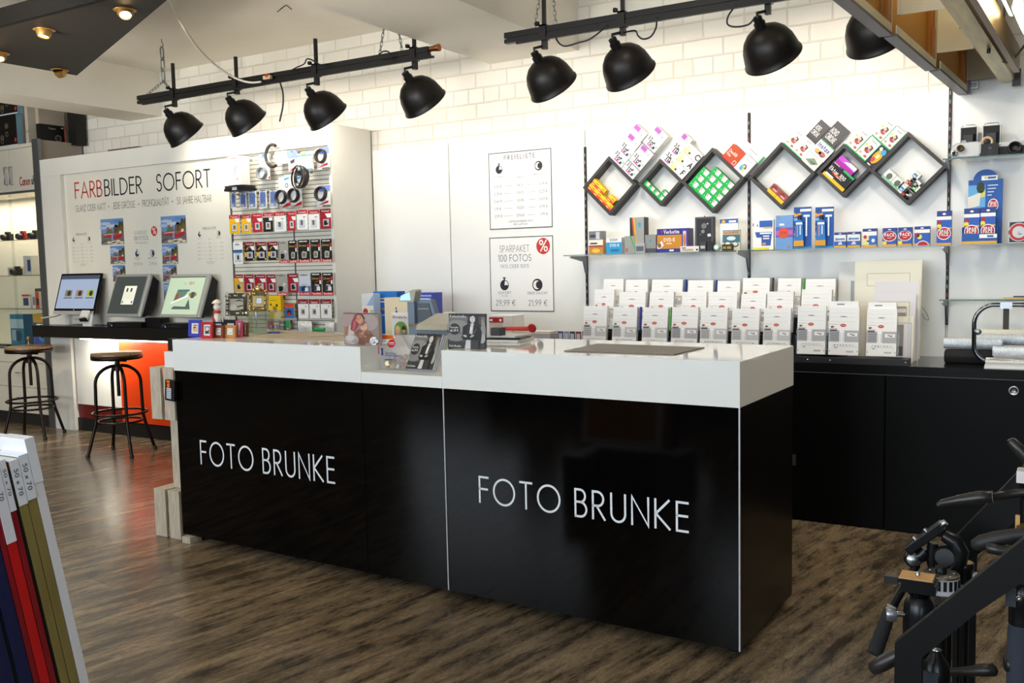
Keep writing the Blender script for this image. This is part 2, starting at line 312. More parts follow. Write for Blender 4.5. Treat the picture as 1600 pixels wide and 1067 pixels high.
def brick_material():
    m, nt, b, N, L = nodes('white_painted_brick')
    tc = N('ShaderNodeTexCoord'); sp = N('ShaderNodeSeparateXYZ'); cb = N('ShaderNodeCombineXYZ'); L(tc.outputs['Object'], sp.inputs[0])
    nz = N('ShaderNodeTexNoise'); nz.inputs['Scale'].default_value = 7; nz.inputs['Detail'].default_value = 4; L(tc.outputs['Object'], nz.inputs['Vector'])
    def wob(o, k):
        a = N('ShaderNodeMath'); a.operation = 'MULTIPLY_ADD'; L(nz.outputs[0], a.inputs[0]); a.inputs[1].default_value = k; L(o, a.inputs[2]); return a.outputs[0]
    L(wob(sp.outputs['X'], .012), cb.inputs[0]); L(wob(sp.outputs['Z'], .010), cb.inputs[1])
    br = N('ShaderNodeTexBrick'); L(cb.outputs[0], br.inputs['Vector']); br.offset = .5; br.squash = .5; br.squash_frequency = 3
    for k, v in (('Scale', 1), ('Mortar Size', .006), ('Mortar Smooth', .4), ('Brick Width', .27), ('Row Height', .113)): br.inputs[k].default_value = v
    br.inputs['Color1'].default_value = (*lin('#e6e2d8'), 1); br.inputs['Color2'].default_value = (*lin('#ddd8cd'), 1); br.inputs['Mortar'].default_value = (*lin('#d8d1c3'), 1)
    L(br.outputs['Color'], b.inputs['Base Color']); b.inputs['Roughness'].default_value = .55
    mx = N('ShaderNodeMath'); mx.operation = 'MULTIPLY_ADD'; L(br.outputs['Fac'], mx.inputs[0]); mx.inputs[1].default_value = -1.0
    n2 = N('ShaderNodeTexNoise'); n2.inputs['Scale'].default_value = 35; L(tc.outputs['Object'], n2.inputs['Vector'])
    k2 = N('ShaderNodeMath'); k2.operation = 'MULTIPLY'; k2.inputs[1].default_value = .25; L(n2.outputs[0], k2.inputs[0]); L(k2.outputs[0], mx.inputs[2])
    bp = N('ShaderNodeBump'); bp.inputs['Strength'].default_value = .7; bp.inputs['Distance'].default_value = .010; L(mx.outputs[0], bp.inputs['Height']); L(bp.outputs[0], b.inputs['Normal']); return m
BRICK = brick_material()
CEIL = mat('warm_white_ceiling_plaster', '#ece6da', .8, noise=.02, scale=3)
DIM = mat('shop_side_wall_paint', '#6b655b', .8, noise=.03, scale=3)
b = MB(); b.box(XL, XR, YF, WY, -.1, 0, floor_material()); struct(b, 'floor')
b = MB(); b.box(XL, XR, WY, WY+.2, 0, CZ, BRICK); struct(b, 'wall_back')
b = MB(); b.box(XL-.2, XL, YF, WY, 0, CZ, DIM); struct(b, 'wall_left')
b = MB(); b.box(XR, XR+.2, YF, WY, 0, CZ, DIM); struct(b, 'wall_right')
b = MB(); b.box(XL, XR, YF, WY, CZ, CZ+.2, CEIL)
b.box(-3.66, -2.93, YF, WY, BZ, CZ, CEIL); b.box(-7.75, -7.29, YF, WY, BZ-.02, CZ, CEIL); struct(b, 'ceiling')
# wall behind the photographer with three shop windows
wins = [(-8.3, -4.9), (-3.9, -.5), (.5, 2.3)]
b = MB(); xs = XL
for a0, a1 in wins: b.box(xs, a0, YF-.2, YF, 0, CZ, DIM); b.box(a0, a1, YF-.2, YF, 0, .7, DIM); b.box(a0, a1, YF-.2, YF, 2.8, CZ, DIM); xs = a1
b.box(xs, XR, YF-.2, YF, 0, CZ, DIM); struct(b, 'wall_front')
for i, (a0, a1) in enumerate(wins):
    b = MB(); b.frame(a0, a1, .7, 2.8, .06, YF-.1, YF-.04, ALU); b.box(a0+.06, a1-.06, YF-.075, YF-.065, .76, 2.74, GLASS); struct(b, 'window_%d' % (i+1))

# smooth white panels over the lower part of the back wall, with their joints
pz = 2.437
for i, (a0, a1, z1) in enumerate([(-4.775, -4.04, pz), (-4.03, -2.886, pz), (-2.87, -1.731, pz), (-1.715, -.574, pz), (-.558, 1.2, 2.52)]):
    b = MB(); b.box(a0, a1, PY, WY, 0, z1, WHITE_PANEL); struct(b, 'trim_%d' % (i+1), bevel=.002)
b = MB(); b.box(1.2, XR, PY, WY, 0, 2.52, WHITE_PANEL); struct(b, 'trim_6')

# ================================================================ the sales counter
EX, EY, CA = -.9996, 3.2995, -.0329
_ca, _sa = math.cos(CA), math.sin(CA)
def CT(s, t, z=0.): return Vector((EX+s*_ca-t*_sa, EY+s*_sa+t*_ca, z))
ZB, ZW, ZT, CD = .04, .9607, 1.1312, .697
J0, J1, J2 = -3.206, -1.8347, -1.3569
def counter(name, label, s0, s1, words, tx0, tx1, tz, th, back):
    t = thing(name, label, 'counter', CT(s0, 0), (0, 0, CA)); W = s1-s0
    g = .002
    b = MB(); b.box(g, W-g, .004, CD-.004, ZB, ZW, BLACK_SIDE, BLACK_GLOSS); b.build('body', t, bevel=.0015)
    b = MB()
    if words: b.box(0, W, 0, CD, ZW, ZT, WHITE_LAM)
    else:
        b.box(.0012, W-.0012, 0, .42, ZW, 1.013, WHITE_LAM); b.box(.0012, W-.0012, .42, CD, ZW, .985, WHITE_LAM)
    b.build('countertop', t, bevel=.002)
    for x in ((.06, W-.06) if words else (.06,)):
        for y in (.10, CD-.10):
            b = MB(); b.lathe([(.022, 0), (.024, .01), (.02, ZB)], BLACK_PL, 12); b.build('foot', t, (x, y, 0))
    if words:
        b = MB(); k = b.text(words, 0, 0, th, P('#e9edf0'), 0, .085, gap=.2)
        b = MB(); sq = (tx1-tx0)/k; b.text(words, tx0-s0, tz, th, P('#e9edf0'), .0028, .085, gap=.2, sq=sq); b.build('lettering', t)
    return t
# letters measured on the counter front
def onfront(px, py):       # length along the counter and height of a photo point on the counter's front
    d = ray(px, py); n = Vector((-_sa, _ca, 0)); k = ((Vector((EX, EY, 0))-CAM).dot(n))/d.dot(n); p = CAM+d*k
    return (p-Vector((EX, EY, 0))).dot(Vector((_ca, _sa, 0))), p.z
l0, l1 = onfront(313, 724), onfront(523, 751); ltop = onfront(313, 689)
r0, r1 = onfront(748, 784), onfront(1076, 833); rtop = onfront(748, 745)
tl = counter('sales_counter', 'black gloss counter section with white top, beside the wooden crates', J0, J1, 'FOTO BRUNKE', l0[0], l1[0], l0[1], ltop[1]-l0[1], 0)
tm = counter('sales_counter', 'narrow lowered black counter section between the two lettered sections', J1, J2, '', 0, 0, 0, 0, 0)
tr = counter('sales_counter', 'black gloss counter section with white top, holding the grey desk mat', J2, 0, 'FOTO BRUNKE', r0[0], r1[0], r0[1], rtop[1]-r0[1], 0)
b = MB(); b.box(.0005, .005, .0, .006, ZB, ZW, P('#c9cdd2')); b.build('edge_strip', tr)
b = MB(); W = -J2; b.box(W-.005, W-.0002, .0, .006, ZB, ZW, P('#c9cdd2')); b.build('edge_strip', tr)
# ================================================================ low black wall cabinets with worktop (right)
BF = WY-.6; bz0, bz1 = .861, .914
b = MB(); b.box(-4.70, 1.2, BF-.012, PY-.002, bz0, bz1, BLACK_TOP)
o = thing('back_worktop', 'long black worktop on the low cabinets along the back wall', 'worktop'); b.build('slab', o, bevel=.002)
b = MB(); b.box(-4.70, 1.2, BF-.013, BF-.0125, bz0, bz0+.004, P('#4a4d52')); b.build('edge_strip', o)
xj = ay(1382, 700, WY-.6).x
cabs = [(-4.70, -3.055, 'plain black low cabinet at the far end of the worktop, behind the till'), (-3.05, -1.86, 'plain black low cabinet hidden mostly behind the counter'), (-1.855, xj-.0025, 'plain black low cabinet beside the counter end, under the leaflet rack'), (xj+.0025, .45, 'black low cabinet with round steel lock, under the film roll dispenser'), (.455, 1.2, 'black low cabinet farthest along the worktop')]
for i, (a0, a1, lb) in enumerate(cabs):
    t = thing('low_cabinet', lb, 'cabinet', (a0, BF, 0)); W = a1-a0
    b = MB(); b.box(0, W, .02, .57, .0, bz0-.001, BLACK_LAM); b.build('carcass', t)
    b = MB(); b.box(.002, W-.002, .0, .019, .012, bz0-.003, BLACK_LAM); d = b.build('door', t, bevel=.001)
    if i == 3:
        c = ay(1584, 610.5, BF); b = MB()
        b.lathe([(.026, 0), (.026, .004), (.020, .007), (.017, .005), (.0165, .004), (0, .004)], STEEL, 28, (c.x-a0, 0, c.z), (0, -1, 0)); b.box(c.x-a0-.0015, c.x-a0+.0015, -.0055, -.004, c.z-.007, c.z+.007, BLACK_PL); b.build('lock', d)
    if i == 2:
        c = ay(1241, 718, BF); b = MB(); b.box(c.x-a0-.012, c.x-a0+.012, -.02, 0, c.z-.03, c.z+.03, STEEL); b.build('handle', d)

# ================================================================ wall standards, glass shelves
SLOT = mat('slotted_steel_upright', '#19181a', .5, metal=.4)
def standard(px, z0, z1, label):
    b = MB(); b.box(-.0075, .0075, -.012, 0, z0, z1, SLOT)
    n = int((z1-z0)/.05)
    for k in range(n): b.rect(-.003, .003, z0+.012+.05*k, z0+.034+.05*k, P('#8a3a2c') if k % 3 == 0 else P('#8d8a86'), -.0125)
    return tag(b.build('slotted_upright', None, (px, PY, 0)), label, 'upright')
standard(-2.878, 1.08, 2.31, 'slotted steel upright at the free end of the long glass shelf')
standard(-1.7232, 1.19, pz-.01, 'slotted steel upright between the two zigzag shelf groups')
standard(-.5662, 1.1, 2.50, 'slotted steel upright where the vintage camera shelf begins')
def bracket(x, z, yd, label, col=ALU):
    b = MB(); b.prismx([(PY-yd, z-.012), (PY-yd, z), (PY-.012, z), (PY-.012, z-.13), (PY-.03, z-.11), (PY-.06, z-.04)], x-.006, x+.006, col)
    return tag(b.build('shelf_bracket'), label, 'bracket')
SHF = WY-.28
def shelf(name, label, x0, x1, z, yf, brk):
    t = thing(name, label, 'shelf', (0, 0, 0))
    b = MB(); b.box(x0, x1, yf, PY-.014, z-.007, z, GLASS, GLASS_EDGE); b.build('pane', t)
    return t
ZS = 1.5599
shelf('glass_shelf', 'long glass shelf holding the discs, tapes and magnifiers', -2.93, -1.729, ZS, SHF, 0)
shelf('glass_shelf', 'long glass shelf holding the glue tubes and blue photo corner packs', -1.719, -.572, ZS, SHF, 0)
shelf('glass_shelf', 'glass shelf holding the blue arched display box and the round dial box', -.560, .9, ZS, SHF, 0)
zc = ay(1500, 246, SHF).z; shelf('glass_shelf', 'upper glass shelf holding the vintage cameras', -.575, .9, zc, SHF, 0)
zd = ay(1500, 468, SHF).z; shelf('glass_shelf', 'bare lower glass shelf above the film roll dispenser', -.585, .9, zd, SHF+.02, 0)
for x, z, lb in ((-2.878, ZS, 'grey bracket under the free end of the long glass shelf'), (-1.7232, ZS, 'grey bracket under the glass shelf beside the magnifier book'), (-.5662, ZS, 'grey bracket under the glass shelf near the tall blue pack'), (-.5662, zc, 'grey bracket under the vintage camera shelf'), (-.5662, zd, 'grey bracket under the bare lower glass shelf')):
    bracket(x, z-.008, PY-SHF+.005, lb)

# ================================================================ lamps on their hanging bars
LAX = Vector((.173, .646, -.743)).normalized(); LY = 5.0; BARZ = 2.885
def lamp(i, px, py, label, rodlen):
    m = ay(px, py, LY+.05)                        # middle of the shade
    t = thing('spot_lamp', label, 'lamp', (m.x, m.y, m.z), group='black dome lamps on the hanging bars')
    a = LAX; top = -a*.095; q = MB()
    q.M = Matrix.Scale(1.06, 4)
    prof = [(.030, -.098), (.052, -.093), (.085, -.075), (.112, -.045), (.130, -.005), (.139, .040), (.143, .070), (.149, .074), (.149, .080), (.141, .080)]
    q.lathe(prof, SHADE_OUT, 40, (0, 0, 0), a, cap=False); q.lathe([(.141, .080), (.136, .040), (.127, -.005), (.108, -.045), (.080, -.073), (0, -.088)], SHADE_IN, 40, (0, 0, 0), a, cap=False)
    q.build('shade', t)
    q = MB(); q.lathe([(0, -.05), (.02, -.045), (.032, -.02), (.034, .01), (.02, .03), (0, .035)], mat('lit_bulb', '#fff6e0', .3, emit='#fff0d0', estr=18), 16, (0, 0, 0), a); q.build('bulb', t)
    q = MB(); q.cyl(-a*.094, -a*.135, .031, BLACK_PL, 16); q.cyl(-a*.13, -a*.165, .024, BLACK_PL, 16); q.build('socket', t)
    bar = Vector((0, LY-m.y, BARZ-m.z)); el = -a*.155
    q = MB(); q.tube([el, el+Vector((.0, -.01, .03)), Vector((el.x+.035, bar.y, el.z+.05)), Vector((el.x+.04, bar.y, bar.z-.05))], .009, BLACK_PL); q.box(el.x+.026, el.x+.054, bar.y-.016, bar.y+.016, el.z+.03, bar.z-.0425, BLACK_PL)
    q.box(el.x+.018, el.x+.062, bar.y-.028, bar.y-.0212, bar.z-.040, bar.z+.044, BLACK_STEEL); q.box(el.x+.018, el.x+.062, bar.y+.0212, bar.y+.028, bar.z-.040, bar.z+.044, BLACK_STEEL); q.box(el.x+.018, el.x+.062, bar.y-.028, bar.y+.028, bar.z+.0352, bar.z+.045, BLACK_STEEL); q.box(el.x+.018, el.x+.062, bar.y-.028, bar.y+.028, bar.z-.042, bar.z-.0312, BLACK_STEEL); q.lathe([(.012, 0), (.014, .02), (0, .022)], BLACK_PL, 10, (el.x+.018, bar.y-.03, bar.z+.05), (-1, 0, .2)); q.build('clamp', t)
    q = MB(); q.box(el.x+.030, el.x+.050, bar.y-.01, bar.y+.01, bar.z+.04, bar.z+.04+rodlen, BLACK_STEEL); q.build('rod', t)
    spot('lamp_light', m+a*.045, a+Vector((0, .26, .26)), 14, (1.0, .93, .82), 150, .5, .05)
    return t
lamp(0, 281, 198, 'black dome lamp at the chained end of its bar, over the lettered display', .20)
lamp(1, 378, 180, 'black dome lamp under the white cable joint', .16)
lamp(2, 502, 168, 'black dome lamp above the accessory slat wall', .18)
lamp(3, 654, 146, 'black dome lamp beside the copper clamp', .10)
lamp(4, 855, 118, 'black dome lamp above the price list posters, beside the beam', .17)
lamp(5, 976, 99, 'black dome lamp above the first zigzag shelf', .25)
lamp(6, 1200, 70, 'black dome lamp above the second zigzag shelf', .2)
lamp(7, 1364, 42, 'black dome lamp partly hidden by the hanging framed boards', .2)
def lampbar(x0, x1, label, name='lamp_bar'):
    t = thing(name, label, 'lamp bar', ((x0+x1)/2, LY, BARZ)); L2 = (x1-x0)/2
    b = MB(); b.box(-L2, L2, -.02, .02, .0, .034, BLACK_STEEL); b.box(-L2, L2, -.02, .02, -.030, -.006, BLACK_STEEL); b.box(-L2+.02, L2, -.012, .012, -.006, 0, BLACK_STEEL); b.build('beam', t, bevel=.002)
    b = MB(); b.box(-L2+.10, L2+.06, -.05, -.032, -.052, -.038, BLACK_STEEL); b.build('rail', t)
    return t
bx0, bx1 = ay(217, 155, LY).x, ay(671, 78, LY).x
tb1 = lampbar(bx0, bx1, 'black lamp bar of four lamps, with the white cable tied to it')
cx0 = ay(790, 52, LY).x
tb2 = lampbar(cx0, -.70, 'black lamp bar nearer the hanging framed boards')
b = MB(); b.cyl((-.03, 0, 0), (.03, 0, 0), .016, COPPER, 12, .022); b.cyl((.03, 0, 0), (.045, 0, 0), .024, COPPER, 12); tag(b.build('copper_clamp', None, (bx1+.034, LY, BARZ+.018)), 'copper clamp at the end of the long lamp bar', 'clamp')
def chain(top, ends, label, big=True):
    t = thing('hanging_chain', label, 'chain', top); b = MB()
    def run(p, q, L_, r, w_):
        d = (q-p); n = max(1, round(d.length/(L_*.78))); u = d.normalized()
        for k in range(n):
            c = p+d*((k+.5)/n); s = u.cross(Vector((0, 1, 0)) if k % 2 else Vector((1, .3, 0))).normalized(); h = d.length/n*.62
            b.tube([c-u*h+s*w_*.4, c-u*h*.6+s*w_, c+u*h*.6+s*w_, c+u*h+s*w_*.4, c+u*h-s*w_*.4, c+u*h*.6-s*w_, c-u*h*.6-s*w_, c-u*h-s*w_*.4], r, ZINC, 5, closed=True)
    top = Vector(top); j = Vector((0, 0, -.0))
    if big:
        j = ends[0]*.5+ends[1]*.5; j = Vector((0, 0, -.33)) if big else j
        b.tube([(0, 0, 0), (.004, 0, -.02), (.018, 0, -.05), (.010, 0, -.075)], .004, ZINC, 6)
        run(Vector((0, 0, -.07)), j, .12, .006, .019)
    for e in ends: run(j, e, .036, .003, .009)
    b.build('links', t); return t
hk = az(252, 61, CZ); chain(hk, [Vector((ay(230, 144, LY).x-hk.x, LY-hk.y, BARZ+.036-CZ)), Vector((ay(268, 138, LY).x-hk.x, LY-hk.y, BARZ+.036-CZ))], 'zinc chain with two large links holding the end of the lamp bar')
k2 = ay(612, 25, LY); chain((k2.x, LY, CZ), [Vector((ay(593, 82, LY).x-k2.x, 0, BARZ+.036-CZ)), Vector((ay(628, 76, LY).x-k2.x, 0, BARZ+.036-CZ))], 'thin zinc chain beside the big beam, above the copper clamp', False)
k3 = ay(858, -38, LY); chain((k3.x, LY, CZ), [Vector((ay(834, 40, LY).x-k3.x, 0, BARZ+.036-CZ)), Vector((ay(868, 36, LY).x-k3.x, 0, BARZ+.036-CZ))], 'thin zinc chain at the start of the lamp bar nearer the framed boards', False)
def cable(name, label, pts, r, m_, cat='cable'):
    # smooth catmull-rom path
    q = [Vector(p) for p in pts]; out = []
    for i in range(len(q)-1):
        p0, p1, p2, p3 = q[max(0, i-1)], q[i], q[i+1], q[min(len(q)-1, i+2)]
        for k in range(6):
            u = k/6; out.append(.5*((2*p1)+(p2-p0)*u+(2*p0-5*p1+4*p2-p3)*u*u+(3*p1-p0-3*p2+p3)*u**3))
    out.append(q[-1]); b = MB(); o = q[0]; b.tube([p-o for p in out], r, m_, 6); return tag(b.build(name, None, o), label, cat)
WC = mat('white_cable', '#d8d3c2', .5)
def bp(px, py, dy=-.06): return ay(px, py, LY+dy)
cable('power_cable', 'white cable drooping from the ceiling to the long lamp bar', [az(262, -6, CZ-.01), ay(285, 40, 4.25), ay(318, 85, 4.62), ay(355, 115, 4.85), bp(385, 128), bp(408, 128)], .008, WC)
cable('power_cable', 'dark loose cable end dangling below the long lamp bar', [bp(437, 127), bp(442, 145), bp(442, 165), bp(438, 185), bp(437, 190)], .006, BLACK_PL)
cable('power_cable', 'black cable drooping between the fifth and sixth lamps', [bp(868, 58, -.03), bp(874, 68), bp(884, 72), bp(903, 67), bp(920, 62), bp(937, 50), bp(948, 40, -.03)], .005, BLACK_PL)
cable('power_cable', 'black cable looping from the lamp above the first zigzag shelf', [bp(974, 51, -.03), bp(992, 48), bp(997, 56), bp(1005, 61), bp(1017, 57), bp(1025, 43), bp(1026, 28, -.03)], .005, BLACK_PL)
cable('power_cable', 'black cable looping beside the lamp above the second zigzag shelf', [bp(1150, 8, -.03), bp(1138, 25), bp(1137, 38), bp(1150, 42), bp(1170, 38), bp(1180, 26)], .005, BLACK_PL)
cable('power_cable', 'black cable tangle above the lamp over the slat wall', [bp(452, 112), bp(462, 106), bp(475, 100), bp(480, 92), bp(490, 95), bp(500, 101), bp(510, 100)], .005, BLACK_PL)
cable('power_cable', 'black cable loop on the long lamp bar near its copper clamp', [bp(592, 85), bp(600, 80), bp(608, 82), bp(606, 90), bp(598, 93), bp(612, 90)], .005, BLACK_PL)
b = MB(); b.box(-.035, .035, -.012, .012, -.012, .012, P('#c9b28a')); b.box(-.01, .02, -.014, .0, .0, .02, P('#a8352a')); tag(b.build('cable_connector', None, bp(418, 121, -.05)), 'cream and red cable connector on the long lamp bar', 'connector')
# wire stubs in the ceiling
w0 = az(447, 8, CZ); b = MB()
for dx, dy in ((-.06, -.03), (.07, -.02), (0, -.06)): b.tube([(0, 0, 0), (dx*.5, dy*.5, -.02), (dx, dy, -.045)], .003, BLACK_PL, 5)
tag(b.build('wire_stub', None, w0), 'bare wire stubs poking out of the ceiling', 'wire')

# ================================================================ dark suspended ceiling board with downlights
DB = mat('dark_suspended_board', '#1d1913', .6, noise=.12, scale=60, bump=.2); DBF = mat('black_board_edge', '#090807', .6, spec=.2)
bz = 3.0; ccx, ccy = -6.444, 4.473
t = thing('ceiling_board', 'dark three-sided board hanging below the ceiling, with downlights', 'ceiling board', (ccx, ccy, bz))
zt = ay(0, 16, 3.372).z
b = MB(); b.prismz([(0, 0), (-.04, -1.1), (2.585, -1.1)], 0, .03, DB); b.build('panel', t)
b = MB(); b.prismz([(-.04, -1.1), (-.04, -1.13), (2.585, -1.13), (2.585, -1.1)], -.001, zt-bz, DBF); b.build('fascia', t)
b = MB()
for x, y in ((.1, -.9), (.5, -.5), (1.6, -.9)): b.cyl((x, y, .03), (x, y, CZ-bz), .008, STEEL, 8)
b.build('hanger', t)
GOLD = mat('brass_downlight', '#b08446', .35, metal=.6)
for px, py, lit, lb in ((69, 49, 1, 'lit brass downlight shining straight down in the dark board'), (195, 18, 1, 'tilted brass downlight near the long edge of the dark board'), (93, 112, 0, 'unlit brass downlight at the corner of the dark board'), (-1, 86, 1, 'brass downlight cut off at the edge of the picture')):
    c = az(px, py-3, bz); t = thing('ceiling_downlight', lb, 'downlight', (c.x, c.y, bz))
    b = MB(); b.lathe([(.042, -.001), (.062, -.001), (.064, -.004), (.05, -.008), (.042, -.006)], GOLD, 28, cap=False); b.build('ring', t)
    ax_ = {69: (0, -.2, -1), 195: (.55, -.35, -1), 93: (-.3, .6, -.7), -1: (.3, -.3, -1)}[px]
    b = MB(); b.lathe([(.044, -.01), (.045, .02), (.036, .04), (.034, .044), (.030, .04), (.03, .030)], GOLD, 24, (0, 0, -.004), ax_, cap=False); b.build('eyeball', t)
    b = MB(); b.lathe([(.030, .034), (.0, .036)], mat('downlight_lens', '#fff0cc', .2, emit='#ffe2a0', estr=30) if lit else P('#5a4630'), 20, (0, 0, -.004), ax_, cap=False); b.build('lens', t)
    if lit: spot('downlight_light', c+Vector((0, 0, -.004))+Vector(ax_).normalized()*.05, ax_, 22, (1, .78, .45), 110, .6, .03)

# ================================================================ unseen picture table added behind the photographer for the counter to mirror
t = thing('added_table', 'long dark table added unseen behind the photographer for the counter to mirror', 'table', (-5.6, -1.9, 0))
b = MB(); b.box(0, 7.9, 0, .5, .0, .50, P('#16120f')); b.build('body', t); b = MB(); b.box(-.02, 7.92, -.02, .53, .50, .54, P('#3a3026')); b.build('top', t)
for i, (x, w_, h_, lb) in enumerate(((-5.2, .5, .66, 'added large dark leaning picture frame at the end of the table behind'), (-4.55, .45, .6, 'second added leaning picture frame on the table behind'), (-3.9, .6, .5, 'added wide leaning picture frame on the table behind'), (-3.1, .5, .66, 'added tall leaning picture frame on the table behind'), (-2.4, .42, .58, 'added narrow leaning picture frame on the table behind'), (-1.8, .62, .5, 'added wide leaning picture frame nearer the photographer'))):
    o = thing('added_leaning_picture', lb, 'picture', (x, -1.52, .546), (R(12), 0, R(180)), 'added pictures leaning on the table behind')
    b = MB(); b.frame(-w_, 0, 0, h_, .035, -.02, 0, P('#1a1716')); b.build('moulding', o); b = MB(); b.box(-w_+.03, -.03, -.008, -.004, .03, h_-.03, P('#8a8680')); b.rect(-w_*.75, -w_*.25, h_*.25, h_*.75, P('#3a3834'), -.0086); b.build('print', o)
# ================================================================ printed pictures and symbols shared by several things
INK = P('#26262a'); RED = P('#c8372f'); PAPER = P('#efeee9')
def stopwatch(b, x, z, r, y=-.001, ink=INK):
    b.ell(x, z, r, r*1.05, ink, y); b.rect(x-r*.16, x+r*.16, z+r*.95, z+r*1.4, ink, y); b.rect(x-r*.35, x+r*.35, z+r*1.35, z+r*1.55, ink, y)
    b.ell(x, z, r*.86, r*.9, PAPER, y-.0004, a0=0, a1=80)
def moon(b, x, z, r, y=-.001, ink=INK):
    b.ell(x, z, r, r*1.05, ink, y); b.ell(x-r*.10, z, r*.72, r*.76, PAPER, y-.0004); b.ell(x+r*.24, z, r*.52, r*.62, ink, y-.0008)
def pricelist(b, x0, x1, z0, z1, y=-.001, ink=INK, soft=P('#5a5a5c')):
    W, H = x1-x0, z1-z0; cx = (x0+x1)/2
    b.text('PREISLISTE', cx, z0+H*.90, H*.055, ink, y, .14, 'c', gap=.38)
    stopwatch(b, x0+W*.17, z0+H*.78, H*.052, y, ink); moon(b, x0+W*.80, z0+H*.79, H*.058, y, ink)
    b.text('SOFORT', x0+W*.17, z0+H*.675, H*.022, soft, y, .12, 'c'); b.text('UBER NACHT', x0+W*.80, z0+H*.675, H*.022, soft, y, .12, 'c'); b.text('FORMAT', cx, z0+H*.65, H*.022, soft, y, .12, 'c')
    for i, (a, m_, c) in enumerate((('0,35 \u20ac', '9X13', '0,19 \u20ac'), ('0,39 \u20ac', '10X15', '0,25 \u20ac'), ('0,69 \u20ac', '13X18', '0,45 \u20ac'), ('1,19 \u20ac', '15X20', '0,99 \u20ac'), ('2,99 \u20ac', '20X30', '1,99 \u20ac'))):
        zz = z0+H*(.545-.097*i); h = H*.032
        b.text(a, x0+W*.08, zz, h, soft, y, .11); b.text(m_, cx, zz, h, soft, y, .11, 'c'); b.text(c, x0+W*.93, zz, h, soft, y, .11, 'r')
        b.rect(x0+W*.24, x0+W*.38, zz+h*.4, zz+h*.5, soft, y); b.rect(x0+W*.62, x0+W*.74, zz+h*.4, zz+h*.5, soft, y)
    b.text('AUFTRAGSGEBUHR 1,99 \u20ac', cx, z0+H*.085, H*.022, soft, y, .12, 'c'); b.text('PRO AUFTRAG', cx, z0+H*.045, H*.022, soft, y, .12, 'c')
def sparpaket(b, x0, x1, z0, z1, y=-.001, ink=INK, soft=P('#4c4c4e')):
    W, H = x1-x0, z1-z0; cx = x0+W*.40
    b.text('SPARPAKET', cx, z0+H*.80, H*.085, soft, y, .075, 'c', sq=.8); b.text('100 FOTOS', cx, z0+H*.675, H*.085, ink, y, .09, 'c', sq=.88)
    b.text('9X13 ODER 10X15', cx, z0+H*.585, H*.045, soft, y, .09, 'c', sq=.95)
    b.ell(x0+W*.85, z0+H*.865, W*.105, W*.11, RED, y); b.text('%', x0+W*.855, z0+H*.80, H*.14, PAPER, y-.0006, .12, 'c')
    stopwatch(b, x0+W*.23, z0+H*.355, H*.068, y, ink); moon(b, x0+W*.75, z0+H*.355, H*.078, y, ink)
    b.text('SOFORT', x0+W*.23, z0+H*.235, H*.032, ink, y, .11, 'c', gap=.35); b.text('IN 5 MIN', x0+W*.23, z0+H*.2, H*.016, ink, y, .11, 'c', gap=.3); b.text('\u00dcBER NACHT', x0+W*.75, z0+H*.23, H*.032, ink, y, .11, 'c', gap=.35)
    b.text('29,99 \u20ac', x0+W*.24, z0+H*.08, H*.072, soft, y, .085, 'c', sq=.95); b.text('21,99 \u20ac', x0+W*.75, z0+H*.08, H*.072, soft, y, .085, 'c', sq=.95)
def harbour(b, x0, x1, z0, z1, y=-.001):
    W, H = x1-x0, z1-z0; X = lambda u: x0+W*u; Z = lambda v: z0+H*v
    def pl(pts, c, k=1): b.poly([(X(u), Z(v)) for u, v in pts], P(c), y-.0003*k)
    pl([(0, 0), (1, 0), (1, 1), (0, 1)], '#6f93c9', 0)
    for u, v, a, c in ((.2, .82, .2, '#b4c6df'), (.5, .72, .28, '#c3cfe0'), (.1, .66, .16, '#aebfd8'), (.75, .9, .2, '#5f86c2')): b.ell(X(u), Z(v), W*a, H*.06, P(c), y-.0003)
    pl([(.55, .35), (.58, .7), (.66, .78), (.76, .72), (.84, .9), (.93, .84), (1, .95), (1, .35)], '#4d4a34'); pl([(.70, .4), (.74, .66), (.84, .6), (.9, .75), (1, .6), (1, .4)], '#6b5d35', 2)
    pl([(0, 0), (1, 0), (1, .42), (0, .4)], '#6d6a6f', 2); pl([(0, .36), (.45, .42), (1, .38), (1, .44), (0, .44)], '#8c6a55', 3)
    pl([(.18, .36), (.3, .66), (.42, .72), (.55, .42), (.5, .3), (.2, .3)], '#9a5a50', 4); pl([(.26, .44), (.32, .6), (.42, .62), (.46, .44)], '#4f7a5a', 5); pl([(.38, .62), (.40, .86), (.43, .86), (.45, .6)], '#d9d2c8', 5)
    pl([(.16, .30), (.5, .26), (.56, .40), (.12, .37)], '#a8343a', 6); pl([(.12, .37), (.56, .40), (.56, .42), (.12, .39)], '#e9e2da', 7)
    pl([(.52, .20), (.84, .24), (.98, .40), (.5, .34)], '#b32a33', 7); pl([(.66, .34), (.92, .40), (.9, .46), (.7, .44)], '#c34848', 8); b.rect(X(.62), X(.64), Z(.3), Z(.75), P('#8d7a66'), y-.0027); pl([(.80, .40), (.92, .42), (.9, .52), (.82, .5)], '#dcd6cd', 9)
    pl([(.46, .18), (.53, .18), (.54, .38), (.47, .38)], '#7da0cf', 9); pl([(0, 0), (1, 0), (1, .10), (.6, .16), (.3, .08), (0, .14)], '#8a7d66', 8)
    for u, v, a in ((.35, .08, .10), (.55, .10, .12), (.75, .12, .10), (.9, .06, .09), (.6, .05, .16)): b.ell(X(u), Z(v), W*a, H*.05, P('#d8cfb6'), y-.003)
    pl([(0, .02), (.25, .16), (.22, .2), (0, .12)], '#55566a', 10)

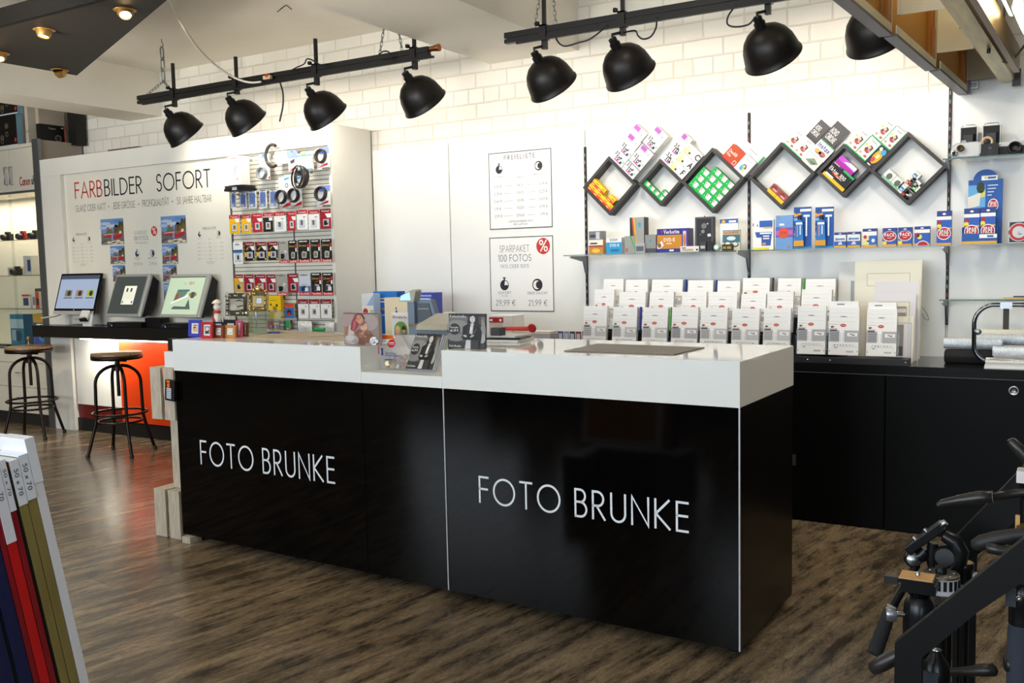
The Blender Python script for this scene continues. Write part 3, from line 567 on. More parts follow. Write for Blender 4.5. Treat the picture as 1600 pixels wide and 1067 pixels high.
# ================================================================ the white display wall (left)
FY = 5.418; DX0, DX1 = -8.455, -4.784; PO = 5.452
dw = thing('display_wall', 'white built-out display wall lettered with colour print offers, beside the glass cabinet', 'display wall', (DX0, FY, 0))
def L(x): return x-DX0
def dpart(b, name, parent=dw, **k): return b.build(name, parent, **k)
b = MB(); b.box(L(DX1)-.03, L(DX1), 0, PY-FY-.002, 0, 2.6, WHITE_PAINT); dpart(b, 'side_panel', bevel=.002)
b = MB(); b.box(0, L(DX1)-.031, 0, .03, 2.44, 2.6, WHITE_PAINT); dpart(b, 'fascia', bevel=.002)
b = MB(); b.box(.0, L(DX1)-.031, .031, PY-FY-.002, 2.585, 2.6, WHITE_PAINT); dpart(b, 'top_board')
px_ = ay(91, 400, FY).x
b = MB(); b.box(0, .31, 0, PY-FY-.002, 0, 2.439, WHITE_PAINT); dpart(b, 'end_post', bevel=.002)
sx0 = ay(360, 300, PO).x; sx1 = DX1-.031
# printed poster panel
pp = MB(); pp.box(.312, L(sx0)-.012, PO-FY, PO-FY+.02, 1.03, 2.50, mat('poster_panel', '#e8e5d8', .35))
ppn = dpart(pp, 'poster_panel')
def on(px, py): p = ay(px, py, PO); return L(p.x), p.z
tx = MB(); yy = PO-FY-.001
(ax0, _z), (ax1, _), (bx_0, _), (bx_1, _) = on(117.5, 310), on(160.5, 306), on(163.5, 305), on(223, 301.5)
zb_ = on(117.5, 310)[1]; zt_ = on(117.5, 284.5)[1]; hh = zt_-zb_-.01
k = text_polys('FARB', .1, .12)[1]*hh; tx.text('FARB', ax0, zb_, hh, RED, yy, .1, 'l', (ax1-ax0)/k, .12)
k = text_polys('BILDER', .1, .12)[1]*hh; tx.text('BILDER', bx_0, zb_, hh, INK, yy, .1, 'l', (bx_1-bx_0)/k, .12)
(cx_0, _), (cx_1, _) = on(245, 301), on(330, 296)
k = text_polys('SOFORT', .1, .12)[1]*hh; tx.text('SOFORT', cx_0, zb_, hh, INK, yy, .1, 'l', (cx_1-cx_0)/k, .12)
zs_ = on(118, 331)[1]; hs = on(118, 321)[1]-zs_-.004
for w_, a0, a1 in (('GLANZ ODER MATT', 118, 165), ('JEDE GR\u00d6SSE', 177, 211), ('PROFIQUALIT\u00c4T', 223, 264), ('50 JAHRE HALTBAR', 277, 331)):
    u0, u1 = on(a0, 326)[0], on(a1, 318)[0]; k = text_polys(w_, .09, .14)[1]*hs; tx.text(w_, u0, zs_, hs, P('#55544f'), yy, .09, 'l', (u1-u0)/k, .14)
for a0 in (170, 217, 270): u0 = on(a0, 322)[0]; tx.ell(u0, zs_+hs*.45, .006, .006, INK, yy)
dpart(tx, 'lettering', ppn)
b = MB(); u0, u1 = on(108, 360)[0], on(146, 360)[0]; pricelist(b, u0, u1, on(125, 418)[1], on(125, 362)[1], yy, P('#3a3f4a'), P('#a9a89c'))
u0, u1 = on(303, 350)[0], on(351, 350)[0]; pricelist(b, u0, u1, on(325, 415)[1], on(325, 352)[1], yy, P('#3a3f4a'), P('#a9a89c'))
u0, u1 = on(203, 380)[0], on(249, 380)[0]; sparpaket(b, u0, u1, on(222, 420)[1], on(222, 353)[1], yy, P('#3a4660'), P('#9a988c'))
dpart(b, 'price_print', ppn)
for x0, y0, x1, y1 in ((157, 343, 194.5, 381), (172, 384.5, 196, 412), (176, 414.5, 197, 440), (178, 443, 198, 468), (251, 338.5, 292, 379), (253, 382, 279, 412), (254, 414, 277, 440), (255.5, 442, 277, 468)):
    q0, q1 = on(x0, y0), on(x1, y1); b = MB(); harbour(b, q0[0], q1[0], q1[1], q0[1], yy); dpart(b, 'photo_print', ppn)
# slat wall
SLAT = mat('slat_wall_ivory', '#dcd8cb', .4); SLATG = P('#6f6b60')
b = MB(); b.box(L(sx0), L(sx1), PO-FY+.012, PO-FY+.022, 1.0, 2.50, SLATG)
zz = 1.003
while zz < 2.47: b.box(L(sx0)+.012, L(sx1)-.002, PO-FY, PO-FY+.0118, zz, zz+.0275, SLAT); zz += .033
sl = dpart(b, 'slat_panel')
b = MB(); b.box(L(sx0)-.004, L(sx0)+.010, PO-FY-.004, PO-FY+.012, 1.0, 2.43, ALU); dpart(b, 'edge_rail')
mx_ = L(ay(462, 420, PO).x); b = MB(); b.box(mx_-.007, mx_+.007, PO-FY-.003, PO-FY-.0005, 1.0, ay(462, 330, PO).z, ALU); dpart(b, 'edge_rail')
# base under the worktop
b = MB(); b.box(.312, L(sx0), .045, .06, .125, .90, DARKRED); base = dpart(b, 'back_board')
b = MB(); b.box(L(ay(117, 600, FY).x), L(ay(188, 600, FY).x), .020, .044, ay(150, 634, FY).z, .90, WHITE_PAINT); d = dpart(b, 'door', bevel=.001)
b = MB()
for z in (.30, .75): b.lathe([(.012, 0), (.012, .03), (.006, .034)], STEEL, 10, (L(ay(188.5, 600, FY).x), .024, z), (0, -.4, 1))
dpart(b, 'hinge', d)
b = MB(); b.box(L(ay(187, 600, FY).x)+.015, L(sx0), .0, .018, ay(225, 660, FY).z-.01, .885, ORANGE); dpart(b, 'orange_panel', bevel=.001)
b = MB(); b.box(.312, L(sx0), .03, .044, 0, .123, P('#1b1917')); dpart(b, 'plinth')
# black worktop with a light strip under its front
wz0, wz1 = .916, 1.024
kt = thing('kiosk_worktop', 'thick black worktop carrying the photo terminals, lit from below', 'worktop', (DX0, FY, 0))
b = MB(); b.box(0, L(sx0)-.015, -.18, -.003, wz0, wz1, mat('dark_grain_worktop', '#1a1816', .32, noise=.25, scale=10, stretch=(.5, 6, 6))); b.box(.315, L(sx0)-.015, -.003, .032, wz1-.02, wz1, BLACK_TOP); b.build('slab', kt, bevel=.002)
lx0, lx1 = L(ay(125, 525, FY-.17).x), L(sx0)-.03
b = MB(); b.box(lx0, lx1, -.172, -.155, wz0-.012, wz0-.001, mat('led_strip', '#fff6e0', .4, emit='#fff3d6', estr=9)); b.build('light_strip', kt)
area('under_worktop_light', (DX0+.95, FY-.12, wz0-.02), (0, .45, -1), .5, .03, 6, (1, .95, .82))
area('under_worktop_light', (DX0+1.8, FY-.12, wz0-.02), (0, .35, -1), 1.0, .03, 1.6, (1, .93, .8))

# ================================================================ photo terminals
BEZ = mat('black_screen_bezel', '#0c0d10', .15); SILV = mat('silver_plastic', '#b9bab5', .35, metal=.3)
def screen_mat(h, s=.6): return mat('screen_'+h, h, .25, emit=h, estr=s)
def terminal(name, label, TL, TR, BL, yt, yb, draw, body, bez, border):
    # a screen leaning back: top edge on y = yt, bottom edge on y = yb
    tl, tr, bl = ay(*TL, yt), ay(*TR, yt), ay(*BL, yb)
    W = (tr.x-tl.x); x0 = (tl.x+bl.x)/2; up = Vector((0, yt-yb, tl.z-bl.z)); H = up.length; lean = math.atan2(yt-yb, tl.z-bl.z)
    t = thing(name, label, 'photo terminal', (x0, yb, bl.z), (-lean, 0, 0))
    b = MB(); b.box(0, W, 0, .018, 0, H, bez); b.build('bezel', t, bevel=.004)
    b = MB(); draw(b, W, H); b.build('screen', t)
    if body: body(t, W, H, lean)
    return t
def scr1(b, W, H):
    b.rect(.018, W-.018, .045, H-.018, screen_mat('#8795ae'), -.0015); b.rect(.018, W-.018, H-.055, H-.018, screen_mat('#3f4656', .5), -.002)
    for i, c in enumerate(('#6f6a55', '#8a6f60', '#8f9a3c')):
        x = W*(.2+.27*i); b.rect(x, x+W*.17, H*.42, H*.58, screen_mat(c, .55), -.002); b.ell(x+W*.10, H*.50, W*.045, H*.07, screen_mat('#3a302a', .4), -.0025); b.rect(x-W*.02, x+W*.19, H*.375, H*.395, screen_mat('#30343c', .4), -.002)
    b.rect(0, W, -.012, .022, SILV, -.003); b.ell(W*.5, .033, .006, .006, P('#c8ccd2'), -.002)
def body1(t, W, H, lean):
    b = MB()
    for x in (.05, W-.07): b.tube([(x+.04, .02, -.005), (x+.02, -.02, -.035), (x-.02, -.11, -.075), (x-.03, -.12, -.078)], .008, SILV, 8)
    b.tube([(.05, .02, .02), (W-.05, .02, .02)], .008, SILV, 8); b.build('stand', t)
def scr2(b, W, H):
    b.rect(.012, W-.03, .025, H-.022, screen_mat('#3d4240', .6), -.0015)
    x0, x1, z0, z1 = W*.36, W*.72, H*.28, H*.72; b.rect(x0, x1, z0, z1, screen_mat('#d8d6c4', .7), -.002)
    for x in (x0+.03, x0+.085): b.rect(x, x+.025, z1-.055, z1-.02, screen_mat('#4a4c48', .4), -.0025)
    for i in range(6): b.rect(x0+.012, x1-.012-(i % 3)*.012, z0+.05+.012*i, z0+.053+.012*i, screen_mat('#a5a496', .6), -.0025)
    b.ell(x0+.018, z0+.022, .010, .013, screen_mat('#4f8a3a', .5), -.0025); b.rect(x1-.03, x1-.012, z0+.012, z0+.034, screen_mat('#2f5f8a', .5), -.0025)
def scr3(b, W, H):
    b.rect(.012, W-.03, .025, H-.022, screen_mat('#a3b39a', .75), -.0015); b.rect(.012, W-.03, H-.03, H-.022, screen_mat('#3c4440', .4), -.002)
    b.text('NEW', W*.55, H*.76, H*.055, screen_mat('#b0473a', .6), -.002, .2); b.text('IS', W*.43, H*.76, H*.045, screen_mat('#7d8b78', .6), -.002, .15)
    X = lambda u: W*u; Z = lambda v: H*v
    b.poly([(X(.25), Z(.36)), (X(.5), Z(.46)), (X(.60), Z(.64)), (X(.30), Z(.64))], screen_mat('#5b7466', .5), -.002); b.poly([(X(.26), Z(.40)), (X(.36), Z(.44)), (X(.34), Z(.56)), (X(.28), Z(.54))], screen_mat('#8a4a38', .5), -.0025)
    b.poly([(X(.30), Z(.58)), (X(.62), Z(.60)), (X(.60), Z(.64)), (X(.30), Z(.64))], screen_mat('#4a6a72', .5), -.0025); b.poly([(X(.2), Z(.30)), (X(.62), Z(.48)), (X(.6), Z(.52)), (X(.2), Z(.34))], screen_mat('#c9d2c2', .7), -.003)
    b.ell(X(.72), Z(.52), W*.1, H*.06, screen_mat('#8a6a48', .5), -.003); b.rect(X(.68), X(.76), Z(.44), Z(.58), screen_mat('#3d4a48', .4), -.0035); b.poly([(X(.24), Z(.18)), (X(.74), Z(.18)), (X(.70), Z(.28)), (X(.64), Z(.42)), (X(.6), Z(.24)), (X(.3), Z(.25))], screen_mat('#4d5f5c', .4), -.0025)
def body2(t, W, H, lean):
    b = MB(); b.lathe([(.018, -H/2), (.020, -H/2+.02), (.020, H/2-.02), (.018, H/2)], SILV, 14, (W-.004, .012, H/2), (0, 0, 1)); b.build('edge_trim', t)
    b = MB(); b.prismx([(.019, .02), (.05, .01), (.13, .16), (.10, H-.03), (.019, H-.004)], .02, W+.012, BLACK_PL); b.build('housing', t, bevel=.006)
m1 = terminal('photo_terminal', 'wide black-framed photo terminal with a pale blue screen, next to the glass cabinet', (98, 428), (161, 428), (82, 489), 5.394, 5.284, scr1, body1, BEZ, 0)
m2 = terminal('photo_terminal', 'silver-framed photo terminal showing a white sheet on a dark screen', (185, 429), (237, 429), (163, 494), 5.345, 5.205, scr2, body2, SILV, 0)
m3 = terminal('photo_terminal', 'silver-framed photo terminal with a green screen showing NEW', (271, 429), (331, 429), (246, 495), 5.345, 5.205, scr3, body2, SILV, 0)
def readerbox(px0, px1, label):
    x0, x1 = ay(px0, 505, 5.25).x, ay(px1, 505, 5.25).x; t = thing('card_reader_unit', label, 'card reader', (x0, 5.245, wz1))
    b = MB(); b.box(0, x1-x0, 0, .13, 0.001, .045, BLACK_PL); b.build('housing', t, bevel=.004)
    b = MB(); b.box(.015, .085, -.004, 0, .008, .036, P('#23262b')); b.ell(.035, .028, .006, .004, P('#b0473a'), -.0045); b.ell(.055, .028, .006, .004, P('#4a7a9a'), -.0045); b.ell(.07, .015, .004, .004, mat('blue_led', '#6a8cff', .3, emit='#6a8cff', estr=3), -.0045)
    for x in (.11, .15, .19, .23): b.rect(x, x+.02, .018, .026, P('#3a3c40'), -.0006)
    b.build('slot_panel', t)
readerbox(168, 221, 'black card reader unit under the terminal with the dark screen'); readerbox(251, 318, 'black card reader unit with a blue light, under the green-screen terminal')
x0 = ay(226, 490, 5.30).x; b = MB(); b.box(0, .20, 0, .10, .001, .085, BLACK_PL); tag(b.build('receipt_printer', None, (x0, 5.30, wz1), bevel=.004), 'plain black box between the two silver terminals', 'printer')
p0 = ay(130, 509, 5.27); t = thing('payment_terminal', 'white payment terminal with tilted black keypad between the first two terminals', 'payment terminal', (p0.x, 5.258, wz1))
b = MB(); b.prismx([(-.012, .001), (.020, .001), (.020, .09), (.012, .12)], .02, .15, mat('white_plastic', '#dcdcd8', .4)); b.build('base', t, bevel=.006)
b = MB(); b.prismx([(-.018, .055), (-.03, .08), (.006, .15), (.020, .135)], .0, .12, mat('white_plastic', '#dcdcd8', .4)); b.build('head', t, bevel=.006)
b = MB(); b.prismx([(-.024, .045), (-.034, .075), (-.028, .085), (-.015, .055)], .004, .116, BEZ); b.build('keypad', t, bevel=.003)
b = MB(); b.box(0, .06, 0, .03, 0.001, .012, mat('white_plastic', '#dcdcd8', .4)); tag(b.build('card_pad', None, (DX0+.02, 5.27, wz1), bevel=.003), 'small white pad at the worktop corner by the glass cabinet', 'pad')

# ================================================================ bar stools
def stool(cx, cy, rot, label):
    t = thing('bar_stool', label, 'stool', (cx, cy, 0), (0, 0, rot), 'swivel bar stools at the terminals')
    b = MB(); b.lathe([(.185, .772), (.196, .776), (.200, .785), (.200, .798), (.196, .806), (.185, .808), (0, .808)], SEAT_WOOD, 48); b.build('seat', t)
    b = MB(); b.lathe([(.0, .752), (.19, .756), (.197, .762), (.1985, .786), (.2015, .786), (.2015, .758), (.195, .752)], BRONZE, 48, cap=False); b.build('seat_ring', t)
    b = MB(); b.lathe([(.014, .46), (.014, .752)], BRONZE, 12); b.lathe([(.03, .66), (.03, .70), (.022, .71), (.022, .73)], BRONZE, 16); b.tube([(-.09, .02, .738), (.09, -.02, .738)], .007, BRONZE, 8); b.build('screw_post', t)
    for k in range(4):
        b = MB(); pts = []
        for i in range(9): a_ = math.pi/2*(1-i/8); pts.append((.025+.155*math.cos(a_), 0, .565+.135*math.sin(a_)))
        pts += [(.183, 0, .45), (.186, 0, .30), (.198, 0, .24), (.262, 0, .03)]
        b.M = Matrix.Rotation(R(45+90*k), 4, 'Z'); b.tube(pts, .0135, BRONZE, 10); b.lathe([(.016, 0), (.018, .012), (.014, .03)], BLACK_PL, 12, (.268, 0, 0)); b.build('leg', t)
    for r_, z in ((.215, .33), (.175, .262)):
        b = MB(); b.tube([(r_*math.cos(2*math.pi*i/40), r_*math.sin(2*math.pi*i/40), z) for i in range(40)], .0095, BRONZE, 8, closed=True); b.build('foot_ring', t)
    t.scale = (1, 1, 1.055)
    return t
st1 = ay(46, 557, 5.03); st2 = ay(182.5, 557, 4.88)
stool(st1.x, 5.03, R(32), 'round wooden bar stool with dark metal legs, in front of the glass cabinet drawers')
stool(st2.x, 4.88, R(24), 'round wooden bar stool with dark metal legs, in front of the orange panel')

# ================================================================ glass cabinet with drawers
GX0 = -10.6; gc = thing('glass_cabinet', 'tall white cabinet with glass doors and drawers, beside the display wall', 'cabinet', (GX0, FY, 0))
GW = -8.556-GX0; GD = PY-FY-.01
IV = mat('ivory_cabinet_board', '#d4cfbf', .4, noise=.02, scale=5)
gz = [ay(40, 646, FY).z, ay(40, 541, FY).z, ay(30, 304, FY).z, ay(30, 231, FY).z]
g0, g1, g2, g3 = .118, gz[1], gz[2], 2.725
b = MB(); b.box(0, GW, .02, GD, 0, g0, P('#2a2826')); b.box(0, GW, .02, GD, g0, g0+.02, IV); b.box(0, .02, .02, GD, g0, 2.74, IV); b.box(GW-.02, GW, .02, GD, g0, 2.74, IV)
b.box(.02, GW-.02, GD-.012, GD, g0, 2.74, mat('cabinet_back_board', '#f0e6d2', .5)); b.box(.02, GW-.02, .02, GD-.012, g1-.02, g1+.0, IV); b.box(.02, GW-.02, .02, GD-.012, g2+.02, g2+.04, IV); b.box(0, GW, -.005, GD, 2.74, 2.775, IV); b.build('carcass', gc)
dj = ay(15, 260, FY).x-GX0
def hdl(p, x, z, vert=True):
    b = MB(); q = [(0, 0), (-.028, 0), (-.028, .13), (0, .13)]
    if vert: b.tube([(x, 0, z), (x, -.03, z), (x, -.03, z+.17), (x, 0, z+.17)], .006, STEEL, 8)
    else: b.tube([(x-.05, 0, z), (x-.045, -.025, z+.004), (x+.045, -.025, z+.004), (x+.05, 0, z)], .005, STEEL, 8)
    b.build('handle', p)
hz0, hz1 = ay(8, 288, FY).z, ay(8, 266, FY).z
for a0, a1, hx in ((.003, dj-.0015, dj-.05), (dj+.0015, GW-.003, dj+.035)):
    b = MB(); b.box(a0, a1, 0, .019, g2+.035, g3+.012, IV); d = b.build('door', gc, bevel=.001); hdl(d, hx, hz0-.01)
    if a0 > 1:
        q0, q1, q2 = ay(31, 289.5, FY), ay(47.5, 288, FY), ay(62.5, 286, FY)
        b = MB(); h = .075; k = text_polys('Canon', .2, .1)[1]*h; b.text('Canon', q0.x-GX0, q0.z, h, P('#a8332c'), -.0012, .2, 'l', (q1.x-q0.x)/k, .1)
        k = text_polys('shop', .2, .12)[1]*h; b.text('shop', q1.x-GX0+.02, q0.z, h, P('#1c1b1a'), -.0012, .2, 'l', (q2.x-q1.x-.02)/k, .12); b.build('lettering', d)
gj = ay(21, 420, FY).x-GX0
for a0, a1, y_ in ((.01, gj+.03, .004), (gj-.03, GW-.004, .012)):
    b = MB(); b.box(a0, a1, y_, y_+.005, g1+.015, g2+.012, GLASS, GLASS); b.build('glass_door', gc)
b = MB(); b.box(0, GW, -.004, .02, g2+.012, g2+.034, ALU); b.build('sliding_track', gc); b = MB(); b.box(0, GW, -.004, .02, g1-.01, g1+.014, ALU); b.build('sliding_track', gc)
b = MB(); b.box(GW-.62, GW-.56, -.012, -.004, g1-.004, g1+.010, BLACK_PL); b.build('lock', gc)
dz = [g0+.003, ay(40, 605.5, FY).z, ay(40, 570, FY).z, g1-.012]
dz = [g0+.003, ay(40, 605, FY).z, ay(40, 567, FY).z, g1-.03]
dxs = [.003, ay(-38, 600, FY).x-GX0, GW-.003]
for j in range(2):
    for i in range(3):
        b = MB(); b.box(dxs[j]+.0015, dxs[j+1]-.0015, 0, .019, dz[i]+.002, dz[i+1]-.002, IV); d = b.build('drawer', gc, bevel=.001)
        if i < 2 or j == 0: hdl(d, (ay(32, 585, FY).x-GX0) if j else .4, dz[i]+(dz[i+1]-dz[i])*.58, False)
shz = [ay(40, 481, FY+.15).z, ay(40, 430, FY+.15).z, ay(40, 375, FY+.15).z]
for z in shz:
    b = MB(); b.box(.022, GW-.022, .03, GD-.02, z-.006, z, GLASS, GLASS_EDGE); b.build('glass_shelf', gc)
area('cabinet_light', (GX0+GW-.9, FY+.2, g2+.0), (0, 0, -1), 1.6, .12, 15, (1, .88, .72))
def gitem(name, cat, label, px0, py0, px1, py1, z, yo, dep, cols, draw=None):
    a, c = ay(px0, py0, FY+yo), ay(px1, py1, FY+yo); W = c.x-a.x; H = a.z-z
    b = MB(); b.box(0, W, 0, dep, .001, H, P(cols[0]), P(cols[1]));
    if draw: draw(b, W, H)
    return tag(b.build(name, None, (a.x, FY+yo, z)), label, cat)
gb = g1
def dcam(b, W, H): b.rect(.004, W-.004, H*.55, H*.85, P('#bcd3dd'), -.001); b.ell(W*.55, H*.3, W*.25, H*.18, P('#1d4a68'), -.001); b.rect(W*.1, W*.4, H*.15, H*.5, P('#9fb9c4'), -.0015)
def dsony(b, W, H): b.rect(0, W, H*.72, H, P('#d7a53a'), -.001); b.ell(W*.6, H*.35, W*.3, H*.22, P('#49a0d8'), -.001); b.ell(W*.6, H*.35, W*.16, H*.12, P('#1d2f58'), -.0014)
def dwhite(b, W, H): b.rect(W*.45, W, 0, H, P('#d5532d'), -.001); b.rect(W*.6, W*.95, H*.2, H*.6, P('#2d3540'), -.0014); b.rect(W*.05, W*.4, H*.2, H*.7, P('#8a8f98'), -.001)
gitem('camera_box', 'box', 'blue camera box on the lowest glass cabinet level', 15, 491, 38, 522, gb, .06, .10, ('#1f6a8c', '#2a7f9f'), dcam)
gitem('camera_box', 'box', 'blue box with yellow top on the lowest cabinet level', 51, 490, 75, 522, gb, .10, .10, ('#3f4fa0', '#4a58b0'), dsony)
gitem('camera_box', 'box', 'orange and white box on the middle glass cabinet shelf', 50, 456, 62, 482, shz[0], .08, .10, ('#e8e2d8', '#efe9df'), dwhite)
gitem('camera_box', 'box', 'white box beside the orange one on the cabinet shelf', 34, 460, 48, 482, shz[0], .08, .10, ('#e6e0d6', '#eee9e0'), lambda b, W, H: (b.rect(W*.15, W*.8, H*.2, H*.75, P('#3a4a6a'), -.001), b.rect(0, W, H*.85, H, P('#d5532d'), -.001)))
gitem('camera_box', 'box', 'small grey box on the second glass cabinet shelf from the top', 12, 418, 33, 430, shz[1], .17, .10, ('#cfc5ae', '#d8cfbb'))
gitem('camera_box', 'box', 'blue and white box on the second cabinet shelf from the top', 36, 400, 50, 430, shz[1], .16, .08, ('#dcd9cf', '#e3e1da'), lambda b, W, H: b.rect(W*.5, W*.9, H*.2, H*.8, P('#2e4a86'), -.001))
def gcam(px, py, z, label, c1, w_=.12, lens=True, yo=.12):
    p = ay(px, py, FY+yo); t = thing('camera', label, 'camera', (p.x, FY+yo, z)); b = MB(); b.box(-w_/2, w_/2, 0, .05, .001, .07, P(c1)); b.box(-.025, .025, .005, .045, .07, .092, P(c1)); b.build('body', t, bevel=.006)
    b = MB(); b.lathe([(.03, 0), (.03, .045), (.022, .05), (.020, .035), (0, .034)], BLACK_PL, 20, (0, 0, .036), (0, -1, 0)); b.build('lens', t)
gcam(33, 370, shz[2], 'red camera on the topmost glass cabinet shelf', '#a8302a'); gcam(9, 370, shz[2], 'black camera near the picture edge on the topmost cabinet shelf', '#1d1c1c')
gcam(52, 372, shz[2], 'dark grey camera behind the door edge on the topmost cabinet shelf', '#3c3a38', .10); gcam(24, 424, shz[1]+.0, 'black compact camera on the second cabinet shelf', '#24211f', .09, yo=.085)
p = ay(48, 447, FY+.14); t = thing('camera_lens', 'black camera lens standing behind the orange and white box', 'lens', (p.x, FY+.24, shz[0])); b = MB(); b.lathe([(.045, .001), (.045, .12), (.05, .13), (.05, .19), (.046, .195), (.04, .19), (0, .18)], P('#2d2a2a'), 24); b.build('barrel', t); b = MB(); b.lathe([(.0505, .14), (.0505, .145)], P('#b9a060'), 24, cap=False); b.lathe([(.0505, .17), (.0505, .185)], P('#4a4644'), 24, cap=False); b.build('ring', t)
p = ay(43, 505, FY+.05); b = MB(); b.lathe([(.03, .001), (.032, .01), (.012, .03), (.014, .05), (.022, .07), (.016, .095), (0, .10)], mat('brass', '#b8925a', .3, metal=.8), 16); tag(b.build('trophy', None, (p.x, FY+.05, gb)), 'small brass trophy between the two blue boxes', 'trophy')
# grey partition between cabinet and display wall
b = MB(); b.box(-8.552, -8.458, FY-.006, FY+.03, 0, 2.805, ALU); b.box(-8.53, -8.475, FY+.03, PY-.004, 0, 2.80, mat('partition_board', '#9b9082', .5)); o = tag(b.build('partition', None), 'tall grey partition panel between glass cabinet and display wall', 'partition')
# boxes stored on top of the cabinet
TZ = 2.775
def top_box(px0, py0, px1, py1, yo, dep, cols, label, draw=None, z=None):
    a, c = ay(px0, py0, FY+yo), ay(px1, py1, FY+yo); z = c.z if z is None else z; W, H = c.x-a.x, a.z-z
    b = MB(); b.box(0, W, 0, dep, .001, H-.001, P(cols[0]), P(cols[1]));
    if draw: draw(b, W, H)
    return tag(b.build('camera_box', None, (a.x, FY+yo, z)), label, 'box', 'camera boxes stored on the glass cabinet')
def dblk(b, W, H):
    for u, v in ((.2, .3), (.55, .3), (.35, .6), (.7, .65)): b.ell(W*u, H*v, W*.06, H*.09, P('#5d4a38'), -.001); b.ring(W*u, H*v*.6, W*.03, W*.045, P('#6a675f'), -.0014)
    b.rect(0, W, 0, .012, P('#d0d6da'), -.001); b.text('EOS', W*.08, H*.8, H*.09, P('#b8b5ae'), -.001, .16); b.ell(W*.95, H*.18, W*.03, H*.07, RED, -.0014)
def dblk2(b, W, H):
    b.M = Matrix(((0, -1, 0, W), (1, 0, 0, 0), (0, 0, 1, 0), (0, 0, 0, 1))); W = .26
    b.ring(W*.72, H*.35, W*.10, W*.12, P('#a9a59c'), -.001); b.ell(W*.72, H*.35, W*.07, W*.07, P('#34302c'), -.001); b.rect(W*.97, W, 0, H, RED, -.001); b.text('Canon', W*.35, H*.78, H*.09, P('#b8b5ae'), -.001, .14); b.rect(W*.86, W*.94, H*.85, H*.92, P('#b8b5ae'), -.001)
h1 = top_box(-26, 186, 28, 232, .02, .055, ('#7fa6b8', '#14110f'), 'black camera box with white lower edge, at the bottom of the stack on the cabinet', dblk, TZ)
zt1 = TZ+(ay(-26, 186, FY+.02).z-TZ)
top_box(-26, 143, 28, 186, .02, .055, ('#7fa6b8', '#14110f'), 'black camera box on top of another on the cabinet, just under the beam', dblk, zt1)
top_box(37.5, 166, 46, 227, .02, .11, ('#b3aa9c', '#bdb4a6'), 'narrow upright light grey box beside the black camera boxes', lambda b, W, H: b.text('EOS', W*.2, H*.3, W*.4, INK, -.001, .15), TZ)
top_box(47.5, 195, 64, 226, .10, .26, ('#14110f', '#14110f'), 'black camera box with red edge beside the partition', dblk2, TZ)
zt2 = ay(47.5, 195, FY+.10).z
top_box(41, 166, 61, 195, .10, .27, ('#a59b8e', '#b1a799'), 'light grey box lying on the black red-edged box', None, zt2)
top_box(104.5, 172, 120, 224, .36, .10, ('#1d1a18', '#1d1a18'), 'tall dark box at the back of the cabinet top, against the brick wall', None, TZ)
a, c = ay(165, 222, PY-.2), ay(226, 224, PY-.2); b = MB(); b.box(0, c.x-a.x, 0, .12, 0, .03, P('#4a3a28')); b.box(.08, c.x-a.x-.05, .01, .11, .03, .06, P('#5a4a35')); tag(b.build('storage_tray', None, (a.x, PY-.25, 2.601)), 'flat brown tray lying on top of the display wall', 'tray')
# ================================================================ goods hanging on the slat wall
WH, YL, RD, DR, BK, BL, LG, GD_, GN = (P(h) for h in ('#f0efec', '#eebb1c', '#c4202c', '#8d1622', '#1c1a1b', '#3f58b0', '#c9c7c2', '#c9a24a', '#1f9a4a'))
HK = PO-.075                                             # cards hang this far in front of the slats
def hook(x, z, y0=HK+.004):
    b = MB(); b.tube([(0, PO-y0, 0), (0, -.012, 0), (0, -.02, .006)], .0022, ALU, 6); b.box(-.012, .012, PO-y0-.004, PO-y0-.0005, -.012, .010, ALU)
    return tag(b.build('display_hook', dw, (L(x), y0-FY, z)), None)
def pack(name, label, cat, px0, py0, px1, py1, draw, group=None, Y=HK, dep=.006, blister=None, col=WH, hk=True):
    a, c = ay(px0, py0, Y), ay(px1, py1, Y); W, H = c.x-a.x, a.z-c.z
    t = thing(name, label, cat, (a.x, Y, c.z), group=group)
    b = MB(); b.box(0, W, 0, dep, 0, H, col); draw(b, W, H); b.build('card', t)
    if blister:
        u0, u1, v0, v1, d = blister; b = MB(); b.prism([(W*u0, H*v0), (W*u1, H*v0), (W*u1, H*v1), (W*u0, H*v1)], -d, -.0016, FOIL); b.build('blister', t)
    if hk: hook(a.x+W/2, c.z+H-.012, Y+dep+.001)
    return t
def chipcard(b, x, z, w_, h, c, y): b.poly([(x-w_/2, z-h/2), (x+w_/2, z-h/2), (x+w_/2, z+h*.3), (x+w_*.3, z+h/2), (x-w_/2, z+h/2)], c, y)
def top_red(b, W, H, red=RD, h=.2):
    b.rect(0, W, H*(1-h), H, red, -.0008); b.text('Transcend', W*.14, H*(1-h*.72), H*h*.42, WH, -.0012, .2, 'l', 1, .14, fit=W*.72)
def card_window(b, W, H, chip, v=.33, frame=WH):
    b.rect(W*.26, W*.74, H*(v-.2), H*(v+.17), frame, -.0012); chipcard(b, W*.5, H*v, W*.22, H*.2, P('#23262a'), -.0016); chipcard(b, W*.5, H*(v-.01), W*.15, H*.12, chip, -.002)
def d_yellow(b, W, H): b.rect(0, W, 0, H*.8, YL, -.0004); top_red(b, W, H); b.poly([(W*.5, H*.8), (W, H*.8), (W, H*.6), (W*.66, H*.6)], WH, -.0008); card_window(b, W, H, P('#d9762a'))
def d_red(b, W, H): b.rect(0, W, 0, H*.8, P('#c02a36'), -.0004); top_red(b, W, H); b.poly([(W*.45, H*.74), (W, H*.74), (W, H*.55), (W*.66, H*.55)], WH, -.0008); card_window(b, W, H, P('#6a7076'))
